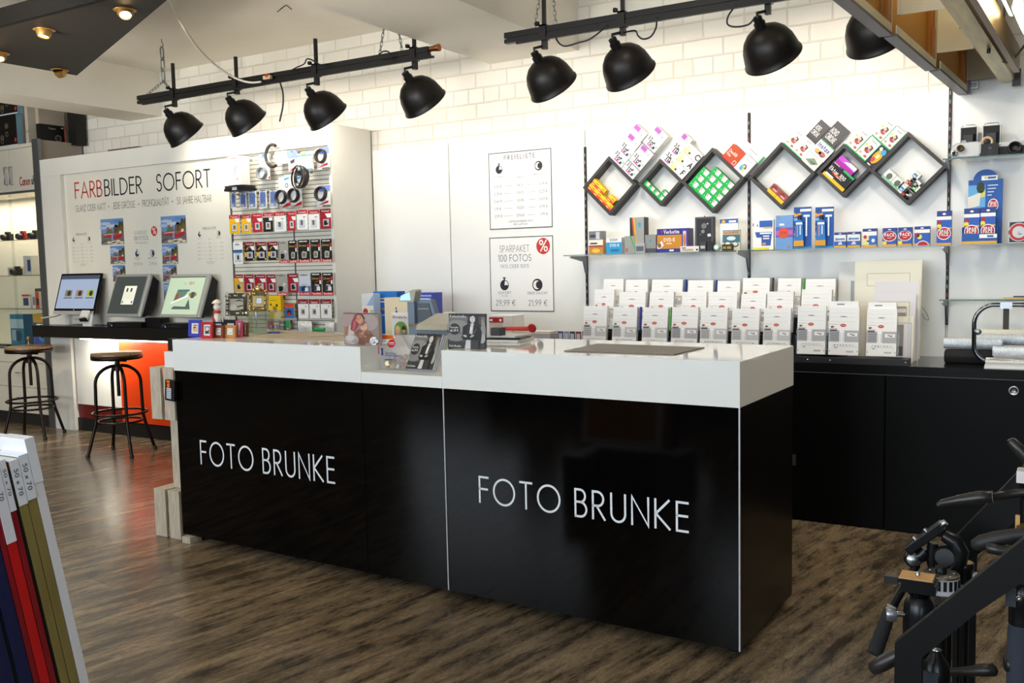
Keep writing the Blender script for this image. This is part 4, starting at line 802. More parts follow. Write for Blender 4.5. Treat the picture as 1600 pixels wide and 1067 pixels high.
def d_dred(b, W, H): b.rect(0, W, 0, H*.8, P('#a01c2c'), -.0004); top_red(b, W, H, DR); b.poly([(W*.45, H*.76), (W, H*.76), (W, H*.55), (W*.66, H*.55)], WH, -.0008); b.rect(W*.26, W*.8, H*.12, H*.48, P('#d8cfd0'), -.0012); b.rect(W*.34, W*.6, H*.18, H*.42, BK, -.0016); b.rect(W*.6, W*.7, H*.2, H*.3, BK, -.0016)
def d_yel2(b, W, H): b.rect(0, W, 0, H*.8, P('#e9a91e'), -.0004); top_red(b, W, H, DR); b.poly([(W*.45, H*.78), (W, H*.78), (W, H*.58), (W*.66, H*.58)], WH, -.0008); b.rect(W*.26, W*.8, H*.12, H*.48, P('#ded8cc'), -.0012); b.rect(W*.34, W*.6, H*.18, H*.42, BK, -.0016); b.rect(W*.6, W*.7, H*.2, H*.3, BK, -.0016)
def d_blk(b, W, H): b.rect(0, W, 0, H*.76, P('#2a2726'), -.0004); top_red(b, W, H); b.rect(W*.6, W*.95, H*.58, H*.74, WH, -.0008); card_window(b, W, H, P('#c98a2a'))
def d_white(b, W, H): top_red(b, W, H); b.rect(W*.6, W*.8, H*.62, H*.66, P('#55585c'), -.0008); chipcard(b, W*.45, H*.36, W*.2, H*.22, P('#3b3f44'), -.0008); chipcard(b, W*.45, H*.35, W*.13, H*.13, P('#8d9296'), -.0012)
def d_blue(b, W, H): b.rect(0, W, H*.5, H*.62, P('#2f86c4'), -.0004); b.rect(0, W, H*.58, H*.64, P('#1d3f66'), -.0008); b.rect(W*.2, W*.7, H*.86, H*.9, P('#6d7276'), -.0008); chipcard(b, W*.5, H*.3, W*.18, H*.2, P('#23262a'), -.0008); b.rect(W*.5, W*.85, H*.12, H*.14, P('#6d7276'), -.0008); b.rect(W*.15, W*.35, H*.12, H*.14, P('#6d7276'), -.0008)
def d_tri(b, W, H): b.rect(0, W, 0, H*.82, P('#211d1c'), -.0004); top_red(b, W, H, DR, .2); b.poly([(W*.5, H*.78), (W, H*.78), (W, H*.56), (W*.8, H*.56)], WH, -.0008); b.poly([(W*.1, H*.58), (W*.34, H*.74), (W*.48, H*.74), (W*.3, H*.58)], P('#c9882c'), -.0008); b.rect(0, W*.22, H*.22, H*.46, YL, -.0008); b.rect(W*.24, W*.82, H*.14, H*.48, P('#d4d6e2'), -.0012); chipcard(b, W*.52, H*.31, W*.24, H*.2, P('#6a3f3c'), -.0016); b.ell(W*.9, H*.08, W*.07, W*.07, YL, -.0012)
def sandisk(bg, accent):
    def d(b, W, H):
        b.rect(0, W, 0, H, P(bg), -.0004); b.rect(0, W, 0, H*.14, P('#d0262c'), -.0008); b.text('SanDisk', W*.1, H*.035, H*.075, WH, -.0012, .22, 'l', 1, .12, fit=W*.8)
        b.rect(W*.1, W*.8, H*.9, H*.95, P('#d9d8d4') if accent else P('#7d7b76'), -.0008)
        if accent: b.text('Extreme', W*.08, H*.71, H*.085, P('#c9a23a'), -.0008, .2, 'l', 1, .1, fit=W*.62); b.rect(W*.78, W*.96, H*.68, H*.82, RD, -.0008); b.rect(W*.8, W*.95, H*.5, H*.66, WH, -.0008)
        b.poly([(W*.3, H*.2), (W*.7, H*.2), (W*.76, H*.46), (W*.4, H*.5), (W*.28, H*.42)], P('#d9d6cc'), -.0012); chipcard(b, W*.5, H*.34, W*.28, H*.18, P('#8f8c58') if accent else P('#3a3d42'), -.0016)
    return d
def d_sdgrey(b, W, H): sandisk('#a9a49c', 0)(b, W, H); b.poly([(W*.2, H*.2), (W*.55, H*.2), (W*.5, H*.45), (W*.18, H*.42)], BK, -.002); b.ell(W*.75, H*.52, W*.14, H*.06, P('#e4dfd6'), -.002)
def d_sdblue(b, W, H): sandisk('#c9ced8', 0)(b, W, H); b.rect(0, W, H*.14, H*.42, P('#4a72b8'), -.0009); b.rect(W*.2, W*.5, H*.2, H*.4, P('#23304a'), -.002); b.rect(W*.52, W*.8, H*.18, H*.34, WH, -.002)
def d_sdduo(b, W, H): sandisk('#1d1b1b', 1)(b, W, H); b.rect(W*.2, W*.5, H*.22, H*.44, P('#3d4146'), -.002); b.rect(W*.52, W*.84, H*.2, H*.38, WH, -.002); b.poly([(W*.4, H*.56), (W*.75, H*.62), (W*.75, H*.66), (W*.4, H*.6)], RD, -.002)
def Z8(x, y): return 340+x/8.42, 300+y/8.42
def Z7(x, y): return 340+x/7.62, 400+y/7.62
def Z5(x, y): return 330+x/5.333, 200+y/5.333
def Z6(x, y): return 340+x/8.42, 225+y/8.42
ords = ['first', 'second', 'third', 'fourth', 'fifth', 'sixth', 'seventh', 'eighth', 'ninth']
BLI = (.24, .76, .1, .52, .008)
r1 = [(150, 292, 305, 545, d_yellow, 'yellow memory card pack with red top'), (312, 442, 303, 540, d_yellow, 'yellow memory card pack with red top'), (455, 592, 285, 525, d_red, 'red memory card pack'), (595, 735, 275, 520, d_blk, 'black memory card pack with red top'),
      (740, 905, 265, 515, d_white, 'white memory card pack with red top'), (917, 1032, 260, 505, d_red, 'narrow red memory card pack'), (1037, 1188, 240, 492, d_white, 'white memory card pack with red top'), (1192, 1342, 240, 490, d_white, 'white memory card pack with red top'), (1347, 1497, 225, 478, d_dred, 'dark red memory card pack')]
r2 = [(200, 336, 660, 945, d_blue, 'white memory pack with blue band'), (352, 490, 660, 905, d_tri, 'black and yellow memory card pack with red top'), (506, 646, 660, 900, d_tri, 'black and yellow memory card pack with red top'), (660, 798, 655, 895, d_tri, 'black and yellow memory card pack with red top'),
      (805, 928, 650, 935, d_sdgrey, 'grey memory card pack with red foot'), (931, 1052, 640, 930, sandisk('#1d1b1b', 1), 'black memory card pack with red foot'), (1056, 1218, 630, 925, sandisk('#1d1b1b', 1), 'wide black memory card pack with red foot'), (1222, 1358, 625, 920, sandisk('#1d1b1b', 1), 'black memory card pack with red foot'), (1362, 1513, 620, 920, sandisk('#1d1b1b', 1), 'black memory card pack with red foot')]
r3 = [(195, 310, 220, 430, d_yel2, 'yellow microcard pack with red top'), (313, 437, 220, 430, d_dred, 'dark red microcard pack'), (441, 576, 220, 425, d_dred, 'dark red microcard pack'), (580, 695, 220, 430, d_dred, 'dark red microcard pack'), (700, 832, 215, 470, d_sdgrey, 'grey microcard pack with red foot'),
      (836, 964, 210, 435, d_dred, 'dark red microcard pack'), (967, 1109, 210, 465, d_sdblue, 'pale blue microcard pack with red foot'), (1112, 1244, 200, 465, d_sdduo, 'black microcard pack with red foot'), (1247, 1380, 200, 465, d_sdduo, 'black microcard pack with red foot')]
for row, T, rn in ((r1, Z8, 'upper'), (r2, Z8, 'middle'), (r3, Z7, 'lower')):
    for i, (x0, x1, y0, y1, dr, lb) in enumerate(row):
        a, c = T(x0, y0), T(x1, y1)
        pack('memory_card_pack', lb+', '+ords[i]+' in the '+rn+' card row', 'memory card', a[0], a[1], c[0], c[1], dr, rn+' row of hanging memory cards', blister=BLI, Y=HK-.0008*(i % 2))
def box3(T, x0, y0, x1, y1): a, c = T(x0, y0), T(x1, y1); return a[0], a[1], c[0], c[1]
def d_battery(b, W, H): b.rect(0, W, 0, H, P('#eceae0'), -.0004); b.rect(W*.08, W*.92, H*.94, H, P('#5a5f78'), -.0008); b.rect(W*.1, W*.9, H*.06, H*.9, P('#8f9cc8'), -.0008); b.rect(W*.16, W*.84, H*.3, H*.86, P('#6d7fb8'), -.0012); b.ell(W*.4, H*.16, W*.2, H*.07, WH, -.0016); b.rect(W*.7, W*.95, H*.6, H*.78, P('#4f8fd0'), -.0016)
for i, (x0, x1, y0, y1) in enumerate(((168, 243, 640, 840), (288, 382, 640, 840), (402, 512, 620, 840), (546, 648, 610, 838), (678, 786, 600, 832))):
    pack('battery_pack', 'pale blue battery pack, '+ords[i]+' in the row above the memory cards', 'battery pack', *box3(Z6, x0, y0, x1, y1), d_battery, 'battery packs above the memory cards', blister=(.1, .9, .05, .9, .014))
def ringpart(t, W, H, cx, cz, r, col, ht=.03, tilt=(0, -1, .1)):
    b = MB(); b.lathe([(r*.72, 0), (r*.70, ht*.6), (r*.84, ht), (r*.92, ht), (r, ht*.8), (r, 0)], col, 28, (W*cx, -.004, H*cz), tilt, cap=False); b.build('lens_hood', t)
def d_hood(b, W, H): b.rect(0, W, 0, H*.09, P('#b9b2a8'), -.0004); b.poly([(W*.2, H*.02), (W, H*.08), (W, H*.2), (W*.6, H*.14)], RD, -.0008); b.poly([(W*.55, H*.88), (W*.95, H*.93), (W*.95, H*.99), (W*.5, H*.95)], P('#3fa6dd'), -.0008); b.ring(W*.72, H*.72, W*.1, W*.15, P('#3d4a5a'), -.0008)
def d_hood2(b, W, H): b.rect(W*.2, W, H*.72, H, P('#7d90d8'), -.0004); b.poly([(W*.05, H*.06), (W*.85, H*.18), (W*.85, H*.3), (W*.4, H*.18)], RD, -.0008); b.rect(W*.4, W, 0, H*.08, P('#6a655f'), -.0008)
LP = P('#3a3634', .3)
t = pack('lens_hood_pack', 'white hanging card with black lens hood, nearest the battery packs', 'lens hood', *box3(Z6, 800, 440, 962, 840), d_hood, 'hanging lens hood cards'); w_ = ay(*Z6(962, 840), HK).x-ay(*Z6(800, 440), HK).x; h_ = ay(*Z6(800, 440), HK).z-ay(*Z6(962, 840), HK).z; ringpart(t, w_, h_, .28, .36, w_*.48, LP)
t = pack('lens_hood_pack', 'white hanging card with black lens hood and red swoosh, beside the bare slats', 'lens hood', *box3(Z6, 952, 430, 1112, 830), d_hood, 'hanging lens hood cards'); ringpart(t, w_, h_, .36, .38, w_*.48, LP)
t = pack('lens_hood_pack', 'blue and white card with half-moon lens hood, just above the dark red memory pack', 'lens hood', *box3(Z6, 1300, 555, 1488, 818), d_hood2, 'hanging lens hood cards'); ringpart(t, w_, h_*.6, .45, .66, w_*.48, LP)
t = pack('lens_hood_pack', 'white card with dark half-moon hood at the top corner of the slat wall', 'lens hood', *box3(Z6, 1300, 60, 1476, 322), d_hood2, 'hanging lens hood cards'); ringpart(t, w_, h_*.6, .45, .66, w_*.46, LP)
t = pack('lens_hood_pack', 'narrow white card with blue top and grey metal ring', 'lens hood', *box3(Z6, 545, 140, 690, 460), lambda b, W, H: (b.poly([(W*.2, H*.86), (W*.8, H*.86), (W*.8, H), (W*.3, H)], P('#5f86d8'), -.0008), b.rect(W*.85, W, H*.02, H*.1, RD, -.0008), b.ell(W*.7, H*.72, W*.08, H*.06, BK, -.0008)), 'hanging lens hood cards'); ringpart(t, w_, h_*.8, .32, .25, w_*.43, P('#8a9096', .25))
def d_filter(b, W, H): b.rect(0, W, H*.62, H, P('#7f95dc'), -.0004); b.poly([(W*.2, H*.5), (W*.8, H*.6), (W*.7, H*.4), (W*.3, H*.36)], P('#3d3a44'), -.0008); b.poly([(W*.05, 0), (W*.95, H*.1), (W*.9, H*.22), (W*.4, H*.14)], RD, -.0008)
pack('filter_pack', 'blue and white filter pack with red foot, near the slat wall top', 'filter pack', *box3(Z6, 925, 90, 1046, 352), d_filter)
pack('filter_pack', 'white filter box with cyan edges, in front of the blue filter pack', 'filter pack', *box3(Z6, 1046, 130, 1246, 332), lambda b, W, H: (b.rect(0, W, H*.82, H*.9, P('#3fb4d8'), -.0008), b.rect(W*.1, W, 0, H*.06, P('#3fb4d8'), -.0008), b.rect(W*.3, W*.6, H*.9, H, P('#b8cf3a'), -.0008)), Y=HK-.03, dep=.02)
pack('filter_pack', 'plain white square card beside the black ring', 'filter pack', *box3(Z6, 752, 105, 922, 252), lambda b, W, H: None)
p = ay(*Z6(722, 152), HK); b = MB(); r_ = .085; b.tube([(r_*math.cos(R(a_))*.85, 0, r_*math.sin(R(a_))) for a_ in range(60, 310, 12)], .014, LP, 8); tag(b.build('lens_hood', None, (p.x, HK, p.z)), 'black open ring hanging at the top of the slat wall', 'lens hood'); hook(p.x-.05, p.z+.06, HK+.02)
p = ay(*Z6(1150, 445), HK); b = MB(); b.lathe([(.070, 0), (.082, .01), (.090, .05), (.084, .052), (.076, .012), (.06, .008)], LP, 32, (0, 0, 0), (-.35, -1, .1), cap=False); b.lathe([(.086, .06), (.088, .075), (.082, .075)], LP, 32, (0, 0, 0), (-.35, -1, .1), cap=False); tag(b.build('lens_hood', None, (p.x, HK, p.z)), 'large black round lens hood hanging above bare slats', 'lens hood'); hook(p.x, p.z+.05, HK+.03)
a, c = ay(*Z5(135, 240), PO-.16), ay(*Z5(248, 470), PO-.16); b = MB(); W, H = c.x-a.x, a.z-c.z; b.box(0, W, 0, .10, 0, H, WH, WH)
b.rect(W*.25, W*.7, H*.9, H*.95, P('#d88a92'), -.001)
for u, v, l in ((.45, .42, .3), (.55, .5, .3), (.65, .58, .28)): b.poly([(W*u, H*v), (W*(u+.03), H*(v-.01)), (W*(u+.16), H*(v+.12)), (W*(u+.13), H*(v+.13))], BL, -.001); b.poly([(W*u, H*(v-.1)), (W*(u+.14), H*(v-.06)), (W*(u+.14), H*(v-.045)), (W*u, H*(v-.08))], BL, -.001)
b.rect(W*.68, W*.78, H*.16, H*.24, P('#d88a92'), -.001); tag(b.build('accessory_box', None, (a.x, PO-.16, c.z)), 'large white box with blue line drawing at the slat wall corner', 'box'); hook(a.x+W*.3, a.z-.02, PO-.05); hook(a.x+W*.7, a.z-.02, PO-.05)
p = ay(*Z5(178, 505), PO-.16); b = MB(); b.box(-.12, .12, 0, .12, 0, .02, BK); b.box(-.115, .115, .005, .115, .022, .042, P('#2b2a2c')); b.box(-.02, .03, -.006, 0, .005, .03, P('#c9cacc')); tag(b.build('leather_case', None, (p.x, PO-.14, p.z-.015)), 'black flat leather case hanging just under the large white box', 'case'); hook(p.x, p.z+.06, PO-.03)
def d_cfw(b, W, H): b.rect(0, W, H*.76, H, DR, -.0006); b.text('Transcend', W*.16, H*.81, H*.09, WH, -.001, .2, fit=W*.66); b.rect(W*.72, W*.8, H*.6, H*.66, BK, -.001); b.rect(W*.34, W*.62, H*.22, H*.46, P('#b8aca4'), -.001); b.rect(W*.38, W*.6, H*.26, H*.42, P('#a0604a'), -.0014); b.ell(W*.85, H*.1, W*.03, W*.03, P('#8a6a3a'), -.001)
for i, (x0, x1) in enumerate(((955, 1085), (1090, 1220), (1225, 1358))):
    pack('flash_card_pack', 'white compact flash pack with dark red top, '+('nearest the yellow pack', 'in the middle of three', 'at the slat wall edge')[i], 'memory card', *box3(Z7, x0, 515, x1, 740), d_cfw, 'white compact flash packs', blister=(.28, .68, .16, .52, .008))
def d_nikon(b, W, H): b.rect(0, W, 0, H, P('#eec410'), -.0004); b.rect(W*.3, W*.66, H*.26, H*.54, P('#c9a21a'), -.0008); b.rect(W*.36, W*.6, H*.3, H*.5, P('#9a7a1c'), -.0012); b.ell(W*.18, H*.6, W*.07, H*.05, P('#3a4044'), -.0008); b.ell(W*.66, H*.57, W*.09, H*.06, P('#2a3034'), -.0008); b.rect(W*.12, W*.7, H*.78, H*.8, P('#8f7614'), -.0008)
pack('battery_box', 'large yellow pack hanging behind the glass frames', 'pack', *box3(Z7, 605, 472, 760, 740), d_nikon, dep=.03, Y=HK-.03, col=YL)
pack('film_pack', 'small blue pack with orange top beside the yellow pack', 'pack', *box3(Z7, 802, 570, 915, 740), lambda b, W, H: (b.rect(0, W, 0, H*.75, P('#3a6aa8'), -.0004), b.rect(0, W, H*.76, H, P('#d8482a'), -.0004), b.poly([(W*.2, H*.3), (W*.7, H*.25), (W*.7, H*.5), (W*.4, H*.62), (W*.2, H*.5)], P('#2a2c30'), -.0008), b.rect(W*.3, W*.6, H*.2, H*.4, RD, -.0012)))
pack('memory_card_pack', 'dark red pack in the bottom row of the slat wall', 'memory card', *box3(Z7, 592, 768, 728, 875), d_dred, Y=HK)
pack('memory_card_pack', 'black and green pack in the bottom row of the slat wall', 'memory card', *box3(Z7, 732, 768, 862, 885), lambda b, W, H: (b.rect(0, W, 0, H, BK, -.0004), b.rect(W*.6, W, H*.1, H, GN, -.0008), b.rect(W*.1, W*.5, H*.5, H*.62, WH, -.0008), b.ell(W*.8, H*.15, W*.12, H*.1, P('#d88a8a'), -.0012)))
def crumple(name, label, px0, py0, px1, py1, m_, seed):
    a, c = ay(px0, py0, HK), ay(px1, py1, HK); W, H = c.x-a.x, a.z-c.z; rn = random.Random(seed); b = MB(); n = 6; vs = []
    for s_ in (0, 1):
        for j in range(n):
            for i in range(n): e = math.sin(math.pi*i/(n-1))*math.sin(math.pi*j/(n-1)); vs.append((W*i/(n-1), (-.002 if s_ else .002)+(-1 if s_ else .3)*e*(.012+.012*rn.random()), H*j/(n-1)))
    fs = []
    for s_ in (0, 1):
        for j in range(n-1):
            for i in range(n-1): o = s_*n*n+j*n+i; f = (o, o+1, o+n+1, o+n); fs.append(f if s_ else f[::-1])
    b.add(vs, fs, m_, True); tag(b.build(name, None, (a.x, HK, c.z)), label, 'pouch'); hook(a.x+W/2, a.z-.012)
PB = mat('milky_plastic_bag', '#dcdad4', .25, noise=.2, scale=60)
crumple('plastic_pouch', 'clear crinkled pouch hanging low beside the flash cards', *box3(Z7, 955, 775, 1128, 905), PB, 3)
crumple('plastic_pouch', 'grey crinkled pouch at the bottom corner of the slat wall', *box3(Z7, 1280, 790, 1392, 900), PB, 5)
crumple('plastic_pouch', 'small green pouch hanging low on the slat wall', *box3(Z7, 1142, 855, 1275, 900), GN, 9)

# ================================================================ price posters on the back wall
for lb, px0, py0, px1, py1, fn in (('price list poster headed PREISLISTE with stopwatch and moon signs', 763, 239, 863.5, 357.5, pricelist), ('poster reading SPARPAKET 100 FOTOS with red percent disc', 764.5, 372, 866, 487, sparpaket)):
    c0, c1 = ay(px0, (py0+py0-7)/2+3, PY-.003), ay(px1, py1, PY-.003); a_ = ay(px0, py1-1, PY-.003); z0 = (a_.z+c1.z)/2; z1 = (ay(px0, py0, PY-.003).z+ay(px1, py0-7 if fn is pricelist else py0-5, PY-.003).z)/2
    W, H = c1.x-c0.x, z1-z0; b = MB(); b.box(0, W, 0, .0022, 0, H, P('#f1f0ee')); b.border(0, W, 0, H, .006, P('#34363a'), -.0006); fn(b, 0, W, 0, H, -.0008)
    tag(b.build('price_poster', None, (c0.x, PY-.003, z0)), lb, 'poster')

# ================================================================ zigzag cube shelves and what they hold
CF, CB = 5.80, PY-.002                                   # front and back of the cubes
e1, e2 = Vector((.7071, 0, -.7071)), Vector((.7071, 0, .7071))       # along the falling edge, and up out of it
def cube_shelf(Lp, Tp, Rp, Bp, label, set_):
    l, t_, r_, bo = (ay(*p, CF) for p in (Lp, Tp, Rp, Bp)); cx = (l.x+r_.x)/2; cz = (t_.z+bo.z+l.z+r_.z)/4; h = ((r_.x-l.x)+(t_.z-bo.z))/4
    s = h*2**.5/2
    o = thing('cube_shelf', label, 'shelf', (cx, CF, cz), (0, R(45), 0), set_); w_ = .019
    D = CB-CF
    for nm, q in (('side_board', (-s, s, -s, -s+w_)), ('side_board', (-s, s, s-w_, s)), ('side_board', (-s, -s+w_, -s+w_, s-w_)), ('side_board', (s-w_, s, -s+w_, s-w_))):
        b = MB(); b.box(q[0], q[1], 0, D, q[2], q[3], GREY_FRAME); b.build(nm, o, bevel=.001)
    return Vector((cx, CF, cz)), s, o
Q1 = [cube_shelf((910.5, 291), (951, 244.5), (994, 288), (953, 337.5), 'large cube shelf on its corner, holding yellow and red film boxes', 'first zigzag shelf'),
      cube_shelf((998, 287.5), (1028, 247), (1066, 284), (1029.5, 322), 'small cube shelf on its corner, holding a few green film boxes', 'first zigzag shelf'),
      cube_shelf((1063.5, 284), (1110, 231.8), (1164, 279.5), (1112, 332), 'large cube shelf on its corner, holding many green film boxes', 'first zigzag shelf')]
Q2 = [cube_shelf((1168.5, 278), (1219, 223), (1274.5, 269), (1219, 327.3), 'large cube shelf on its corner, nearly empty with two small film boxes', 'second zigzag shelf'),
      cube_shelf((1276, 269), (1318, 223), (1361, 263.5), (1316, 309.5), 'small cube shelf on its corner, holding the purple and black film boxes', 'second zigzag shelf'),
      cube_shelf((1358.5, 264.5), (1417, 206), (1481, 262), (1419, 320), 'large cube shelf on its corner beside the upright, holding white slide boxes', 'second zigzag shelf')]
# in a shelf's own frame (turned by 45 degrees) u runs down to the lower corner and v up to the upper one
def fbox(o, uv, size, label, group, draw, cols, name='film_box', cat='film box', y=.012, dep=.05, rot=0):
    u, v = uv; w_, h = size; M = o.matrix_world if False else None
    b = MB(); b.box(0, w_, 0, dep, .0005, h-.0005, P(cols[0]), P(cols[1]))
    if draw: draw(b, w_, h)
    c = o['c'] if 'c' in o else None
    base = Vector(o.location)+Vector((0, y, 0))+e1*u+e2*v
    return tag(b.build(name, None, base, (0, R(45)+rot, 0)), label, cat, group)
def fgrid(q): return q[1]-.019
# --- yellow and red boxes
c, s, o = Q1[0]; i_ = fgrid(Q1[0]); cw, ch = .068, .034
dko = lambda b, W, H: (b.rect(0, W, 0, H*.45, P('#d8431f'), -.0006), b.rect(W*.1, W*.5, H*.12, H*.28, P('#f0d8a0'), -.0009), b.rect(W*.5, W*.95, H*.6, H*.75, P('#a86a10'), -.0009))
for k in range(4): fbox(o, (-i_+k*.0625, -i_), (.062, .042), 'yellow and red film box, bottom layer of the first cube, '+('at the left corner', 'second along', 'third along', 'at the lowest corner')[k], 'yellow and red film boxes', dko, ('#e3c21c', '#ecc91e'))
for k, (u, v) in enumerate(((0, 1), (1, 1), (2.6, 1), (3, 2) if False else (3.0, 2))):
    if k < 3: fbox(o, (-i_+u*.0625, -i_+.042), (.062, .042), 'yellow and red film box, second layer of the first cube, '+('at the left', 'second along', 'apart near the lowest corner')[k], 'yellow and red film boxes', dko, ('#e3c21c', '#ecc91e'))
# --- green boxes
dgr = lambda b, W, H: (b.poly([(W*.34, H*.98), (W*.98, H*.98), (W*.98, H*.3), (W*.5, H*.3)], P('#f1efec'), -.0006), b.poly([(W*.34, H*.98), (W*.6, H*.98), (W*.66, H*.55), (W*.44, H*.6)], P('#e9a8b4'), -.0009), b.ell(W*.25, H*.45, W*.05, W*.05, P('#e8f2e2'), -.0009))
c, s, o = Q1[1]; i_ = fgrid(Q1[1]); n = 4; st = 2*i_/n
for k in range(4): fbox(o, (-i_+k*st, -i_), (st-.001, st*.80), 'green and white film box, bottom layer of the small cube, '+('at the left corner', 'second along', 'third along', 'at the lowest corner')[k], 'green film boxes in the small cube', dgr, ('#2f8f4a', '#12a84a'))
fbox(o, (-i_+3*st, -i_+st*.8), (st-.001, st*.80), 'green and white film box lying on the lowest one in the small cube', 'green film boxes in the small cube', dgr, ('#2f8f4a', '#12a84a'))
c, s, o = Q1[2]; i_ = fgrid(Q1[2]); n = 4; st = 2*i_/n*.92; hh_ = st*.86
lay = ['bottom', 'second', 'third', 'fourth']
for r_ in range(4):
    for k in range(4):
        if r_ == 3 and k == 0: continue
        fbox(o, (-i_+k*st+.08*2*i_, -i_+r_*hh_), (st-.001, hh_), 'green and white film box in the full cube, %s layer, %s from the tip' % (lay[r_], ('fourth', 'third', 'second', 'first')[k]), 'green film boxes in the full cube', dgr, ('#2f8f4a', '#12a84a'))
# --- two small red boxes, yellow edge
dsm = lambda b, W, H: (b.rect(0, W, 0, H*.36, P('#eebf14'), -.0006), b.ell(W*.4, H*.7, W*.3, H*.25, P('#7a2a2a'), -.0006), b.rect(W*.3, W*.8, H*.5, H*.66, P('#d8a8a0'), -.0009))
c, s, o = Q2[0]; i_ = fgrid(Q2[0])
for k in range(2): fbox(o, (i_-.13+k*.0655, -i_), (.064, .062), ('yellow-edged red film box in the nearly empty cube, the upper one', 'yellow-edged red film box in the lowest corner of the nearly empty cube')[k], 'two small boxes in the nearly empty cube', dsm, ('#8a5a4a', '#9a4a44'))
# --- the black Ektar box and the purple box on it
c, s, o = Q2[1]; i_ = fgrid(Q2[1])
def dek(b, W, H):
    b.rect(0, W, 0, H*.2, P('#eeb414'), -.0006); b.rect(W*.06, W*.4, H*.14, H*.26, P('#efe9e0'), -.0009); b.ell(W*.42, H*.46, W*.2, H*.09, P('#a83a1e'), -.0006); b.ell(W*.40, H*.46, W*.1, H*.05, P('#e86a3a'), -.0009)
    b.text('Ektar 100', W*.05, H*.50, H*.20, P('#f0efec'), -.0012, .15, 'l', 1, .14, fit=W*.72); b.rect(W*.45, W*.7, H*.40, H*.43, P('#d8d4ce'), -.0009); b.rect(0, W*.4, H*.9, H, P('#3a3a8a'), -.0006); b.rect(W*.5, W*.98, H*.88, H, P('#14a850'), -.0006); b.rect(W*.04, W*.3, H*.93, H*.97, P('#e8d860'), -.0009)
fbox(o, (-i_+.012, -i_), (2*i_-.02, i_*1.06), 'wide black film box with orange glow, in the small cube', 'boxes in the small cube of the second zigzag', dek, ('#1a1716', '#161313'), y=.004)
fbox(o, (-i_+.02, -i_+i_*1.06), (2*i_-.06, .052), 'glossy purple and white film box lying on the black one', 'boxes in the small cube of the second zigzag', lambda b, W, H: (b.rect(0, W, 0, H*.45, P('#a01a9a'), -.0006), b.poly([(W*.3, H*.6), (W, H*.55), (W, H*.98), (W*.6, H*.98)], P('#efe6f2'), -.0006)), ('#c060c8', '#b84ac0'), y=.004)
# --- small white slide boxes
c, s, o = Q2[2]; i_ = fgrid(Q2[2])
def dsl(h1): return lambda b, W, H: (b.rect(W*.2, W*.75, H*.25, H*.75, P(h1), -.0006), b.rect(W*.3, W*.65, H*.35, H*.5, P('#e9e4da'), -.0009))
dcamr = lambda b, W, H: (b.ell(W*.55, H*.45, W*.3, H*.32, P('#3a3636'), -.0006), b.ell(W*.62, H*.5, W*.14, H*.16, P('#a8a4a0'), -.0009), b.rect(0, W*.3, 0, H*.25, P('#b8403a'), -.0009))
dgrn = lambda b, W, H: (b.ell(W*.55, H*.5, W*.28, H*.3, P('#5f6a62'), -.0006), b.rect(0, W, 0, H*.25, P('#8fc4a0'), -.0006))
for k in range(2): fbox(o, (-i_+.05+k*.062, -i_), (.06, .062), ('green-edged white camera box at the left corner of the cube by the upright', 'green-edged white camera box, second along in the cube by the upright')[k], 'small boxes in the cube by the upright', dgrn, ('#d8d6d0', '#e2e0da'))
fbox(o, (-i_+.20, -i_), (.072, .062), 'white camera box with black camera picture, bottom layer in the cube', 'small boxes in the cube by the upright', dcamr, ('#d8d6d0', '#e6e4e0')); fbox(o, (-i_+.185, -i_+.063), (.058, .055), 'white camera box with red corner, lying on the other camera box', 'small boxes in the cube by the upright', dcamr, ('#d8d6d0', '#e2e0dc'))
cs = (('#3a8ac0', 'blue'), ('#b0604a', 'brown'), ('#4a8aba', 'pale blue'), ('#3aa850', 'green'))
for r_ in range(3):
    for k in range(2):
        if r_ == 2 and k == 1: continue
        h1, nm = cs[(r_+2*k) % 4]; fbox(o, (2*i_-i_-.094+k*.047, -i_+r_*.05), (.046, .049), 'small slide box with %s stamp, %s layer, %s, in the end cube' % (nm, lay[r_], 'against the edge' if k else 'inner'), 'white slide boxes in the cube by the upright', dsl(h1), ('#dcd8d0', '#e8e4dc'))

# --- boxes in the valleys between the cubes: u measured down from a cube's top corner, v up from its edge
def valley(q, dv=0.): c, s, o = q; return c, s, o
def vbox(q, u, v, size, label, group, draw, cols, name='instant_film_box', dep=.07, y=.010):
    c, s, o = q; return fbox(o, (-s+u, s+v+.0012), size, label, group, draw, cols, name, 'film box', y, dep)
def dmini(b, W, H):
    b.rect(0, W, 0, H, P('#f2f1f0'), -.0003); b.text('ID', W*.30, H*.30, H*.32, P('#2b2b2f'), -.0009, .34, 'l', .9, .3); b.text('35', W*.08, H*.60, H*.32, P('#3a3a3e'), -.0009, .26, 'l', .9, .2); b.ell(W*.76, H*.30, W*.09, W*.09, P('#2f3a34'), -.0009); b.ell(W*.62, H*.66, W*.07, W*.07, P('#4a4a5a'), -.0009)
    b.rect(W*.26, W*.76, H*.12, H*.24, P('#b8409a'), -.0006); b.ell(W*.9, H*.5, W*.07, H*.12, P('#7fc08a'), -.0006); b.rect(W*.74, W*.95, H*.08, H*.16, P('#7fbfd8'), -.0006); b.rect(W*.02, W*.28, H*.2, H*.3, P('#9fb4d8'), -.0006)
dpur = lambda b, W, H: (b.rect(W*.04, W*.52, H*.45, H*.98, P('#c8a0c4'), -.0006), b.rect(W*.08, W*.48, H*.55, H*.95, P('#a050a8'), -.0009), b.rect(W*.72, W*.8, H*.5, H*.6, P('#55505a'), -.0006))
